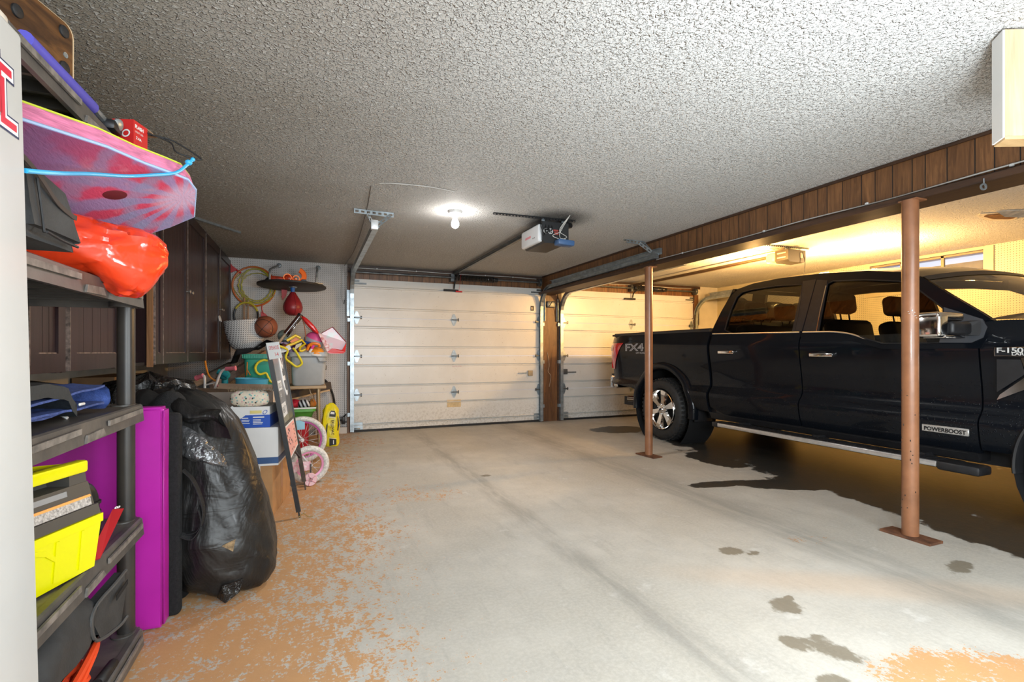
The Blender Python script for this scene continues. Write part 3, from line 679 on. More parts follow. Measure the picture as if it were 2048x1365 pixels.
m_tin = mat('truck_interior', (.022, .020, .018), .7)
m_seat = mat('truck_seat', (.028, .026, .024), .55)
m_chr = mat('chrome', (.82, .80, .78), .10, 1.)
m_alu = mat('brushed_step_edge', (.72, .70, .68), .32, .75, var=(40, .1))
m_well = mat('wheel_well', (.004, .004, .005), .9)
def m_glass(name, tint, refl):
    g = NT(name); g.nt.nodes.remove(g.b)
    tr = g.node('ShaderNodeBsdfTransparent'); tr.inputs[0].default_value = (*tint, 1)
    gl = g.node('ShaderNodeBsdfGlossy', Roughness=.01); fr = g.node('ShaderNodeFresnel', IOR=1.5); mx = g.node('ShaderNodeMixShader')
    g.L(g.math('MULTIPLY', fr.outputs[0], refl), mx.inputs[0]); g.L(tr.outputs[0], mx.inputs[1]); g.L(gl.outputs[0], mx.inputs[2]); g.L(mx.outputs[0], g.nt.nodes['Material Output'].inputs[0]); return g.m
m_tg = m_glass('tinted_side_glass', (.36, .37, .33), 1.3)
m_wg = m_glass('windshield_glass', (.78, .82, .74), 1.6)
INSET = [(.36, .11), (.42, .065), (.48, .035), (.56, .014), (.63, .006), (.660, .010), (.685, .028), (.715, .054), (.745, .062), (.80, .060), (.90, .050), (1.02, .030), (1.10, .020), (1.15, .015), (1.19, .018), (1.23, .030), (1.27, .046), (1.31, .058), (1.36, .075)]
def xside(y, z):
    x = XS+interp(INSET, z)
    if y > 6.0: x += ((y-6.0)/.27)**2*.07
    if y < .95: x += ((.95-y)/.55)**2*.16
    return x
ARCY, ARCF, ARCZ, AR = 5.07, 1.18, .40, .505
def zlow(y, base, yc):
    d = abs(y-yc)
    return max(base, ARCZ+sqrt(AR*AR-d*d)) if d < AR else base
truck = thing('pickup_truck', 'wet black four-door pickup truck with chrome wheels', 'pickup truck', (XCEN, 3.3, 0))
def side_panel(name, y0, y1, base, top, yc=None, nz=26, parent=None, extra=(), m=None):
    ysamp = [lerp(y0, y1, i/24) for i in range(25)]
    if yc is not None:
        ysamp += [yc+AR*cos(radians(a)) for a in range(2, 180, 6)]+[yc+AR*1.0005, yc-AR*1.0005]
    ysamp = sorted(set([y for y in ysamp+list(extra) if y0 <= y <= y1]+[y0, y1])); n = len(ysamp)
    lo = [zlow(y, base(y) if callable(base) else base, yc if yc is not None else -99) for y in ysamp]
    hi = [top(y) if callable(top) else top for y in ysamp]
    mb = MB(); rows = []
    for j in range(nz):
        for i, y in enumerate(ysamp):
            z = lerp(lo[i], hi[i], j/(nz-1)); rows.append((xside(y, z), y, z))
    mb.add(rows, [(j*n+i, j*n+i+1, (j+1)*n+i+1, (j+1)*n+i) for j in range(nz-1) for i in range(n-1)], 0, True)
    ring = [i for i in range(n)]+[j*n+n-1 for j in range(1, nz)]+[(nz-1)*n+i for i in range(n-2, -1, -1)]+[j*n for j in range(nz-2, 0, -1)]
    k = len(ring); mb.add([rows[i] for i in ring]+[(rows[i][0]+.035, rows[i][1], rows[i][2]) for i in ring], [(i, k+i, k+(i+1) % k, (i+1) % k) for i in range(k)], 0, False)
    return mb.build(name, m or m_tp, parent or truck, autosmooth=38)
BELT = [(1.86, 1.165), (2.08, 1.165), (2.45, 1.168), (2.58, 1.205), (2.71, 1.252), (2.86, 1.275), (3.0, 1.280), (3.6, 1.292), (4.25, 1.305)]
fdoor = side_panel('front_door', 1.872, 3.158, .435, lambda y: interp(BELT, y)-.004)
rdoor = side_panel('rear_door', 3.170, 4.245, lambda y: .435+max(0, y-4.05)*.35, lambda y: interp(BELT, y)-.004)
bedtop = lambda y: interp([(4.26, 1.335), (6.0, 1.352), (6.27, 1.345)], y)
bed = side_panel('bed_side', 4.285, 6.27, lambda y: interp([(4.28, .44), (5.5, .50), (5.62, .62), (6.27, .66)], y), bedtop, ARCY)
fend = side_panel('front_fender', .48, 1.862, lambda y: .46, lambda y: interp([(.48, 1.20), (1.2, 1.285), (1.78, 1.315), (1.862, 1.30)], y), ARCF)
# dark gaps and inner structure, mirrored far side in one body shell
mb = MB()
mb.b2((XS+.10, 4.20, .42), (XS+.12, 4.32, 1.30))
prof = [(i, z) for z, i in INSET]
def mir(p): return (2*XCEN-p[0], p[1], p[2])
far = []
nz = 14
for j in range(nz):
    for y in (.5, .9, 1.4, 2.5, 4.25, 6.0, 6.27):
        z = lerp(.45, 1.20 if y < 1 else 1.30, j/(nz-1)); far.append(mir((xside(y, z), y, z)))
mb.add(far, [(j*7+i, j*7+i+1, (j+1)*7+i+1, (j+1)*7+i) for j in range(nz-1) for i in range(6)], 0, True)
mb.b2((4.28, .55, .34), (5.82, 6.15, .46))                      # frame rails and floor
mb.b2((4.12, 1.95, .42), (5.98, 4.2, .50))
mb.b2((4.20, 6.18, .70), (5.90, 6.262, 1.34))                    # tailgate
mb.b2((4.16, 4.26, .5), (5.94, 4.30, 1.33))                      # bed front
mb.b2((4.15, .5, .5), (5.95, .56, 1.15))                         # grille
body = mb.build('body_shell', m_tblk, truck)
MB().b2((XS+.07, 4.18, 1.25), (2*XCEN-XS-.07, 4.24, 1.30)).build('cab_back', m_tp, truck)
# rocker below the doors
MB().prism([(XS+.06, 1.90, .44), (XS+.10, 1.90, .37), (XS+.25, 1.90, .37), (XS+.25, 1.90, .44)], (0, 2.4, 0)).build('rocker_panel', m_tblk, truck)
# wheel wells and flares
for nm, yc in (('rear', ARCY), ('front', ARCF)):
    MB().lathe([(AR+.012, .02), (AR+.012, .42), (.0, .42)], (XS, yc, ARCZ), (1, 0, 0), 36).build('wheel_well', m_well, truck)
    mb = MB(); kf = 1. if nm == 'rear' else .38; sec = [(.500+(r-.5)*kf, d) for r, d in [(.585, .062), (.580, .010), (.565, -.006), (.535, -.020), (.505, -.016), (.492, .0), (.492, .06)]]
    a0, a1 = -.13 if nm == 'rear' else -.1, pi+.10
    def fl(u, v):
        a = lerp(a0, a1, v); k = u*(len(sec)-1); i = min(int(k), len(sec)-2); f = k-i
        r = lerp(sec[i][0], sec[i+1][0], f); dx = lerp(sec[i][1], sec[i+1][1], f)
        y, z = yc-r*cos(a), ARCZ+r*sin(a)
        return (xside(min(max(y, .6), 6.2), max(z, .5))*.35+XS*.65+.010+dx, y, z)
    mb.grid(fl, len(sec), 40); mb.build('wheel_arch_flare', m_tp if nm == 'rear' else m_tblk, truck)
# ---- greenhouse: tilted plane x = 4.11 + .4 (z-1.3)
def gp(y, z, off=0.): return (4.11+.4*(z-1.3)+off, y, z)
SIL = [(4.275, 1.29), (4.262, 1.40), (4.225, 1.55), (4.165, 1.72), (4.075, 1.795), (3.90, 1.83), (3.60, 1.842), (3.16, 1.826), (2.72, 1.785), (2.46, 1.735), (2.30, 1.672), (2.09, 1.515), (1.895, 1.375), (1.79, 1.295), (1.85, 1.13), (2.08, 1.13), (2.45, 1.13), (2.71, 1.20), (2.9, 1.24), (3.6, 1.255)]
RW = [(4.085, 1.345), (4.09, 1.44), (4.085, 1.57), (4.06, 1.70), (4.00, 1.748), (3.90, 1.762), (3.60, 1.765), (3.30, 1.745), (3.275, 1.62), (3.25, 1.45), (3.235, 1.292), (3.6, 1.294), (3.98, 1.303)]
FW = [(3.004, 1.281), (3.02, 1.42), (3.035, 1.58), (3.046, 1.715), (3.0, 1.735), (2.72, 1.708), (2.45, 1.660), (2.31, 1.585), (2.11, 1.418), (2.085, 1.30), (2.084, 1.17), (2.455, 1.172), (2.576, 1.21), (2.713, 1.256), (2.86, 1.277)]
mb = MB(); mb.prism([gp(y, z) for y, z in SIL], (.045, 0, .0), holes=[[gp(y, z) for y, z in RW], [gp(y, z) for y, z in FW]])
cab = mb.build('cab_frame', m_tp, truck)
mb = MB(); mb.prism([mir(gp(y, z)) for y, z in SIL], (-.045, 0, .0), holes=[[mir(gp(y, z)) for y, z in RW], [mir(gp(y, z)) for y, z in FW]]); mb.build('far_cab_frame', m_tblk, truck)
def pane(name, loop, off, m, parent, mirror=False):
    P = [gp(y, z, off) for y, z in loop]; P = [mir(p) for p in P] if mirror else P
    return MB().add(P, [tuple(x) for x in tessellate_polygon([[V(p) for p in P]])]).build(name, m, parent)
pane('window_glass', RW, .012, m_tg, rdoor); pane('window_glass', FW, .012, m_tg, fdoor)
# window seals, black pillar appliques, belt moulding
mb = MB()
for lp in (RW, FW): mb.tube([gp(y, z, -.001) for y, z in lp], .006, 5, closed=True)
mb.build('window_seal', m_blk_metal, truck)
MB().prism([gp(y, z, -.004) for y, z in ((3.265, 1.30), (3.30, 1.775), (3.17, 1.775), (3.165, 1.295))], (.004, 0, 0)).build('pillar_trim', m_tblk, truck)
MB().prism([gp(y, z, -.004) for y, z in ((3.155, 1.295), (3.16, 1.77), (3.055, 1.75), (3.01, 1.285))], (.004, 0, 0)).build('pillar_trim', m_tblk, truck)
MB().tube([gp(3.022, 1.285, -.006), gp(3.040, 1.46, -.006), gp(3.052, 1.70, -.006)], .005, 5).build('pillar_chrome', m_chr, truck)
for a, b in ((1.90, 3.15), (3.18, 4.235)):
    pts = [(xside(y, interp(BELT, y))-.004+(.01 if y < 2.6 else 0), y, interp(BELT, y)+.002) for y in [a]+[y for y, _ in BELT if a < y < b]+[b]]
    MB().tube(curve(pts, 4), .0065, 6).build('belt_moulding', m_chr, truck)
# mirror sail plate
MB().prism([gp(y, z, -.010) for y, z in ((2.105, 1.425), (2.08, 1.30), (2.08, 1.172), (1.90, 1.168), (1.845, 1.20), (1.835, 1.27), (1.87, 1.325))], (.012, 0, 0)).build('mirror_sail', mat('grey_sail', (.06, .065, .075), .5), truck)
# roof, windshield, hood
RA = [(4.14, 1.75), (4.075, 1.798), (3.90, 1.832), (3.60, 1.845), (3.16, 1.829), (2.72, 1.788), (2.46, 1.738), (2.30, 1.675)]
def roof(u, v):
    k = v*(len(RA)-1); i = min(int(k), len(RA)-2); f = k-i
    y, z = lerp(RA[i][0], RA[i+1][0], f), lerp(RA[i][1], RA[i+1][1], f); s = 2*u-1
    x0 = 4.11+.4*(z-1.3)+.006; cr = 1-abs(s)**2.6
    return (XCEN+s*(XCEN-x0), y-(.16*cr*sst(y, 2.9, 2.3)), z+cr*.055)
MB().grid(roof, 21, 22).build('roof', m_tp, truck)
def wsh(u, v):
    s = 2*u-1; cr = 1-abs(s)**2.2
    top = V(roof(u, 1.)); bx = XCEN+s*(XCEN-4.16); bot = V((bx, 1.80-.34*cr, 1.31+.02*cr))
    return top.lerp(bot, v)
MB().grid(wsh, 21, 8).build('windshield', m_wg, truck)
MB().grid(lambda u, v: V(wsh(u, .0)).lerp(V(wsh(u, .09)), v)+V((0, -.003, .003)), 21, 2).build('windshield_band', m_tblk, truck)
def hood(u, v):
    s = 2*u-1; cr = 1-abs(s)**4
    y = lerp(1.86-.30*(1-abs(s)**2.2), .46, v); z = interp([(.46, 1.195), (1.2, 1.285), (1.56, 1.312), (1.80, 1.318), (1.9, 1.315)], y)+cr*.055*sst(v, 1.1, .0)*1.0+.02*cr
    return (XCEN+s*(XCEN-4.105-.1*max(0, (.95-y)/.55)**2), y, z)
MB().grid(hood, 25, 16).build('hood', m_tp, truck)
for sg in (-1, 1): MB().tube([(XCEN+.15+sg*.38-.3, 1.53-.03*sg, 1.365), (XCEN+.15+sg*.38+.25, 1.60, 1.42)], .009, 6).build('wiper', m_blk_metal, truck)
# rear window and back of cab
bp = [(4.30, 4.245, 1.32), (5.80, 4.245, 1.32), (5.70, 4.15, 1.76), (4.40, 4.15, 1.76)]
MB().add(bp, [(0, 1, 2, 3)]).build('rear_glass', m_tg, truck)
MB().prism([(4.14, 4.26, 1.30), (5.96, 4.26, 1.30), (5.80, 4.13, 1.80), (4.30, 4.13, 1.80)], (0, .012, 0), holes=[[(a, b+.01, c) for a, b, c in bp]]).build('cab_back_frame', m_tp, truck)
# tonneau cover and bed rail cap
MB().rbox((XCEN, 5.26, 1.362), (1.80, 1.92, .03), .012).build('bed_cover', m_tblk, truck)
MB().b2((XS+.068, 4.30, 1.335), (XS+.15, 6.22, 1.362)).build('bed_rail_cap', m_tblk, truck)
# cab interior
mb = MB(); mb.b2((4.2, 1.95, .5), (5.9, 4.15, .56)).b2((4.19, 1.72, 1.0), (5.91, 2.02, 1.20)).rbox((XCEN, 1.80, 1.24), (1.6, .35, .12), .05); mb.rbox((XCEN, 2.7, .85), (.28, 1.0, .45), .05); mb.build('dashboard', m_tin, truck)
def seat(x, y, w, bench=False):
    mb = MB(); mb.rbox((x, y-.28, .80), (w, .55, .18), .06, 3).rbox((x, y+.03, 1.10), (w, .16, .62), .06, 3, (-.2, 0, 0))
    s = mb.build('seat', m_seat, truck)
    for hx in ((x,) if not bench else (x-.45, x+.0, x+.45)):
        MB().rbox((hx, y+.13, 1.565), (.27, .12, .20), .05, 3, (-.12, 0, 0)).cyl((hx-.06, y+.10, 1.38), (hx-.06, y+.12, 1.50), .007, n=6).cyl((hx+.06, y+.10, 1.38), (hx+.06, y+.12, 1.50), .007, n=6).build('headrest', m_seat, s)
seat(4.66, 3.04, .52); seat(5.44, 3.04, .52); seat(XCEN, 3.98, 1.5, True)
MB().lathe([(.18*1.0+.015*cos(a*pi/4), .015*sin(a*pi/4)) for a in range(9)], (5.44, 2.22, 1.16), (0, .85, .5), 28).cyl((5.44, 2.22, 1.16), (5.44, 2.02, 1.08), .03).box((5.44, 2.22, 1.16), (.34, .03, .05)).build('steering_wheel', m_tin, truck)
MB().rbox((XCEN, 2.10, 1.62), (.26, .05, .08), .02).build('rear_view_mirror', m_tin, truck)
# mirror
mb = MB(); mb.rbox((3.80, 1.955, 1.335), (.28, .15, .055), .02, 3).rbox((3.71, 1.945, 1.275), (.10, .14, .15), .02, 3)
mir_o = mb.build('side_mirror', m_chr, truck, 'chrome side mirror')
mb = MB(); mb.rbox((3.90, 1.93, 1.262), (.21, .12, .085), .02, 3).prism([(3.96, 1.93, 1.225), (4.075, 1.86, 1.215), (4.075, 1.86, 1.315), (3.98, 1.93, 1.30)], (0, .06, 0)); mb.build('mirror_arm', m_tblk, mir_o)
MB().rbox((3.83, 1.94, 1.205), (.22, .13, .02), .008, 2).build('mirror_trim', m_chr, mir_o)
# handles
for dr, y, z in ((fdoor, 2.945, 1.082), (rdoor, 3.995, 1.105)):
    x = xside(y, z)
    MB().rbox((x-.022, y, z), (.022, .21, .034), .008, 2).rbox((x-.008, y+.085, z), (.03, .03, .03), .006, 2).rbox((x-.008, y-.085, z), (.03, .03, .03), .006, 2).build('door_handle', m_chr, dr)
    MB().sphere((x+.012, y, z+.005), (.022, .075, .04), 16, 8).build('handle_recess', m_well, dr)
# lamps, badges
mb = MB()
def tl(u, v):
    z = lerp(.86, 1.235, v); y0 = lerp(6.16, 5.885, v**1.15); y = lerp(y0, 6.285, u)
    return (xside(y, z)-.008+(.06 if u > .96 else 0)*0, y, z)
mb.grid(tl, 10, 12); mb.b2((XS+.10, 6.24, .87), (XS+.20, 6.285, 1.22))
m_tail = mat('tail_lamp_red', (.55, .012, .018), .12, coat=1., emit=(.6, .01, .01), estr=.12)
tlamp = mb.build('tail_lamp', m_tail, truck)
MB().grid(lambda u, v: V(tl(lerp(.55, .92, u), lerp(.70, .92, v)))+V((-.003, 0, 0)), 4, 4).grid(lambda u, v: V(tl(lerp(.7, .95, u), lerp(.18, .36, v)))+V((-.003, 0, 0)), 4, 4).build('lamp_lens', mat('tail_lamp_clear', (.75, .55, .5), .15), tlamp)
def side_text(name, s, size, y, z, m, parent, depth=.002, sx=1., off=0., shear=0., yaw=.0):
    x = min(xside(y, z), xside(y, z+size*.7))-.002
    return MB().text(s, size, (x, y, z), (yaw, -1, 0), (0, 0, 1), depth, offset=off, sx=sx, shear=shear).build(name, m, parent)
m_dec = mat('decal_grey', (.52, .53, .56), .4); m_dec2 = mat('decal_dark', (.010, .011, .014), .4)
side_text('badge_outline', 'FX4', .135, 5.83, 1.125, m_dec, bed, .002, 1.85, .004); side_text('badge_letters', 'FX4', .135, 5.83, 1.125, m_dec2, bed, .004, 1.85, -.0035); side_text('badge_letters', 'OFF ROAD', .035, 5.58, 1.085, m_dec, bed, .002, 1.2)
y0, y1 = 2.19, 1.915; x = xside(2.05, .57)
MB().rbox((x-.004, (y0+y1)/2, .568), (.012, y0-y1, .05), .004, 1).build('badge_plate', mat('silver_badge', (.62, .62, .60), .3, .6), fdoor)
MB().text('POWERBOOST', .038, (x-.011, 2.175, .553), (0, -1, 0), (0, 0, 1), .001, sx=.96, offset=.0012).build('badge_letters', m_blk_metal, fdoor)
x = xside(1.7, 1.10)-.004
MB().rbox((x, 1.62, 1.108), (.010, .34, .062), .004, 1).build('badge_plate', m_chr, fend)
MB().rbox((x-.0045, 1.62, 1.108), (.004, .325, .048), .002, 1).build('badge_face', m_dec2, fend)
MB().text('F-150', .046, (x-.0075, 1.775, 1.102), (0, -1, 0), (0, 0, 1), .001, sx=1.35, offset=.001, spacing=.92).text('LARIAT', .026, (x-.0075, 1.70, 1.086), (0, -1, 0), (0, 0, 1), .0012, sx=1.3, offset=.0006).build('badge_letters', mat('silver_letters', (.75, .74, .72), .35, .2), fend)
mb = MB(); xx = xside(1.6, 1.10)-.004
mb.prism([(xx, 1.66, 1.072), (xx, 1.44, 1.072), (xx, 1.44, .98), (xx, 1.56, .92), (xx, 1.775, .80), (xx, 1.76, .835), (xx, 1.63, .96)], (.012, 0, 0)); vent = mb.build('fender_vent', m_chr, fend, 'chrome fender vent')
MB().prism([(xx-.001, 1.775, 1.06), (xx+.002, 1.66, 1.06), (xx+.002, 1.64, .97), (xx+.002, 1.775, .85)], (.008, 0, 0)).build('vent_insert', m_tblk, vent)
# bumper, exhaust, mud flap
MB().rbox((XCEN, 6.27, .665), (1.78, .18, .19), .04, 3).build('rear_bumper', m_chr, truck)
MB().rbox((XCEN, 6.26, .775), (1.72, .19, .03), .01).build('bumper_step', m_tblk, truck)
MB().prism([(XS+.17, 6.365, .60), (XS+.32, 6.365, .60), (XS+.32, 6.365, .73), (XS+.17, 6.365, .73)], (0, .004, 0)).build('bumper_plate', m_white_plastic, truck)
MB().lathe([(.030, .0), (.038, .0), (.038, .20), (.030, .20), (.030, 0)], (XS+.13, 5.62, .46), (-.35, .9, 0), 18).build('exhaust_tip', m_chr, truck)
MB().rbox((XS+.17, 4.50, .42), (.26, .012, .24), .004).build('mud_flap', m_tblk, truck)
# running board
mb = MB(); mb.rbox((4.03, 2.98, .345), (.16, 2.06, .05), .012, 2)
for k in range(34): mb.box((4.02, 2.05+k*.056, .3715), (.10, .018, .005))
rb = mb.build('running_board', m_tblk, truck)
MB().rbox((3.945, 3.02, .345), (.02, 1.96, .038), .006, 2).build('step_edge', m_alu, rb, 'brushed silver step edge')
MB().rbox((4.005, 1.92, .340), (.15, .24, .062), .018, 2).build('end_cap', m_tblk, rb); MB().rbox((4.015, 4.03, .343), (.14, .12, .055), .014, 2).build('end_cap', m_tblk, rb)
for y in (2.2, 3.0, 3.8): MB().box((4.14, y, .37), (.16, .06, .03)).build('step_bracket', m_tblk, rb)
# wheels
def wheel(y):
    xf = XS+.012; zc = .388; c = (xf, y, zc)
    mb = MB()
    prof = [(.242, .225), (.262, .010), (.285, -.004), (.325, -.006), (.352, .004), (.372, .022), (.386, .055), (.388, .14), (.384, .20), (.365, .24), (.30, .255), (.242, .25)]
    mb.lathe(prof, c, (1, 0, 0), 48)
    for k in range(44):
        a = 2*pi*k/44
        for dx, tw in ((.030, .0), (.075, .05), (.12, .0), (.165, .05)):
            aa = a+tw; r = .3885 if dx > .04 else .379
            mb.box((xf+dx, y+r*cos(aa), zc+r*sin(aa)), (.036, .030, .012), (aa-pi/2, 0, 0))
    tire = mb.build('tire', mat('tire_rubber', (.022, .022, .022), .62, var=(30, .35), bump=(80, .2)), truck)
    mb = MB()
    mb.lathe([(.240, .0), (.247, -.006), (.252, .004), (.236, .02), (.222, .05), (.222, .20), (.245, .23)], c, (1, 0, 0), 44)
    rim = mb.build('rim', m_chr, tire)
    MB().lathe([(0, .09), (.223, .09)], c, (1, 0, 0), 30).build('brake_disc', mat('dark_brake', (.03, .03, .03), .6, .5), rim)
    mb = MB()
    for k in range(6):
        a = radians(90+60*k+12); d = V((0, cos(a), sin(a))); s = V((0, -sin(a), cos(a)))
        o = V(c)
        sect = lambda r, w, x0, x1: [o+d*r+s*w+V((x1, 0, 0)), o+d*r+s*w*.72+V((x0, 0, 0)), o+d*r-s*w*.72+V((x0, 0, 0)), o+d*r-s*w+V((x1, 0, 0))]
        S = [sect(.055, .034, .022, .06), sect(.12, .036, .012, .05), sect(.19, .050, .004, .045), sect(.238, .064, .004, .05)]
        vs = [p for q in S for p in q]
        mb.add(vs, [(i*4+k2, i*4+(k2+1) % 4, (i+1)*4+(k2+1) % 4, (i+1)*4+k2) for i in range(3) for k2 in range(4)], 0, False)
    mb.build('spoke', m_chr, rim)
    mb = MB(); mb.lathe([(0, -.002), (.030, .0), (.034, .006), (.036, .02), (.075, .026), (.080, .05)], c, (1, 0, 0), 24); mb.build('hub_cap', m_chr, rim)
    mb = MB(); mb.lathe([(0, -.006), (.022, -.006), (.024, -.003)], c, (1, 0, 0), 20, sx=.5, sy=1.); mb.build('hub_emblem', mat('emblem_dark', (.03, .035, .05), .3, .5), rim)
    for k in range(6):
        a = radians(30+60*k); mb = MB(); mb.lathe([(0, -.012), (.009, -.010), (.012, .004), (.012, .02)], (xf+.012, y+.058*cos(a), zc+.058*sin(a)), (1, 0, 0), 10); mb.build('lug_nut', m_chr, rim)
    MB().cyl((xf+.1, y, zc), (xf+.9, y, zc), .05, n=10).build('axle', m_well, tire)
    return tire
w1 = wheel(ARCY)
def dup_part(o, dy):
    c = o.copy(); C.objects.link(c); c.location.y += dy
    for g in o.children:
        d = g.copy(); C.objects.link(d); d.parent = c
        for q in g.children:
            e = q.copy(); C.objects.link(e); e.parent = d
    return c
dup_part(w1, ARCF-ARCY)
for yy in (ARCF, ARCY):
    MB().lathe([(0, .25), (.30, .25), (.385, .2), (.388, .05), (.33, 0), (.0, 0)], (2*XCEN-XS-.26, yy, .388), (1, 0, 0), 32).build('far_wheel', MATS['tire_rubber'], truck)
# ================================================================ left side: cabinets, shelf, fridge and what lies on them
m_cab = m_wood('dark_brown_cabinet_paint', (.022, .0095, .0100), (.046, .022, .023), 2, .32, 9, .38)
m_cab_in = mat('cabinet_dark_inside', (.012, .008, .007), .7)
m_rawedge = m_wood('raw_wood_edge', (.22, .09, .03), (.42, .20, .08), 2, .6, 20)
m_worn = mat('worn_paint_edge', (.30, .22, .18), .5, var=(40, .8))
m_brass = mat('aged_steel_knob', (.45, .42, .38), .35, .8)
CX, CZ0, CZ1 = -.96, 1.02, 2.292
def cabinet(y0, y1, doors, label, knobs=(), open_y=None):
    t = thing('wall_cabinet', label, 'cabinet', ((CX+WXL)/2, (y0+y1)/2, CZ0))
    mb = MB(); th = .018
    mb.b2((WXL+.005, y0, CZ0), (CX-.022, y0+th, CZ1)).b2((WXL+.005, y1-th, CZ0), (CX-.022, y1, CZ1))
    mb.b2((WXL+.005, y0+th, CZ0+.02), (CX-.022, y1-th, CZ0+.038)).b2((WXL+.005, y0+th, CZ1-.02), (CX-.022, y1-th, CZ1)).b2((WXL+.005, y0+th, CZ0+.04), (WXL+.012, y1-th, CZ1-.02))
    mb.b2((CX-.022, y0, CZ0), (CX-.004, y0+.03, CZ1)).b2((CX-.022, y1-.03, CZ0), (CX-.004, y1, CZ1)).b2((CX-.022, y0+.03, CZ1-.03), (CX-.004, y1-.03, CZ1))
    mb.build('carcass', m_cab, t)
    for k, (a, b) in enumerate(doors):
        mb = MB(); z0, z1 = CZ0+.005, CZ1-.035; fr = .062
        x0, x1 = CX, CX+.019
        mb.b2((x0, a, z0), (x1, a+fr, z1)).b2((x0, b-fr, z0), (x1, b, z1)).b2((x0, a+fr, z0), (x1, b-fr, z0+.075)).b2((x0, a+fr, z1-.075), (x1, b-fr, z1))
        # sunken panel made of boards with grooves between
        n = max(3, int((b-a-2*fr)/.085)); w = (b-a-2*fr)/n
        for i in range(n): mb.b2((x0+.002, a+fr+i*w+.0016, z0+.075), (x0+.009, a+fr+(i+1)*w-.0016, z1-.075))
        mb.b2((x0, a+fr, z0+.075), (x0+.004, b-fr, z1-.075))
        d = mb.build('door', m_cab, t)
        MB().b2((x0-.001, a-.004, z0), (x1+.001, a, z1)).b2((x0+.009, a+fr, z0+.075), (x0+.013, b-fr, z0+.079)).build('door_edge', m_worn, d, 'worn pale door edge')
        for ky, kz in knobs:
            if a <= ky <= b: MB().lathe([(.006, 0), (.006, .014), (.015, .02), (.016, .028), (.009, .033), (0, .034)], (x1, ky, kz), (1, 0, 0), 14).build('knob', m_brass, d)
    return t
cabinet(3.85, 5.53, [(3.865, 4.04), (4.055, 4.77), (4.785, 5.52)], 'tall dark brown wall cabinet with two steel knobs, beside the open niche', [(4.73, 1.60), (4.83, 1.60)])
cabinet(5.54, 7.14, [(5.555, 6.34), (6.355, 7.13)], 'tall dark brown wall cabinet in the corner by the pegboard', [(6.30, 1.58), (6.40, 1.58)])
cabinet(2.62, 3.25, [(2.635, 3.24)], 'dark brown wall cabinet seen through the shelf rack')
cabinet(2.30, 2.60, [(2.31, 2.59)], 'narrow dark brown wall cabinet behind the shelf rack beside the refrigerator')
tag(MB().b2((CX-.02, 3.828, CZ0-.01), (CX+.012, 3.845, 2.2)).build('wood_strip', m_rawedge), 'raw orange-brown wood strip at the edge of the tall cabinet', 'wood strip')
t = thing('cabinet_niche', 'dark open niche between the brown cabinets with a black bundle inside', 'niche', (-1.2, 3.5, CZ0))
MB().b2((WXL+.004, 3.255, CZ0), (CX-.03, 3.825, CZ0+.02)).b2((WXL+.004, 3.255, CZ0+.02), (WXL+.02, 3.825, CZ1)).b2((WXL+.004, 3.255, CZ1-.02), (CX-.03, 3.825, CZ1)).build('niche_shelf', m_cab_in, t)
tag(MB().sphere((-1.25, 3.54, 1.26), (.20, .24, .22), 16, 10, warp=lambda p, d: p+d*.04*fbm(p, 6)).build('black_bundle', mat('black_cloth', (.012, .012, .013), .8, bump=(30, .4))), 'black cloth bundle inside the open cabinet niche', 'bundle')
tag(MB().sphere((-1.12, 3.62, 1.56), (.10, .17, .09), 14, 8, warp=lambda p, d: p+d*.03*fbm(p, 9)).build('olive_bag', mat('olive_cloth', (.22, .19, .04), .7, bump=(30, .4))), 'olive yellow cloth bag on the bundle in the niche', 'bag')

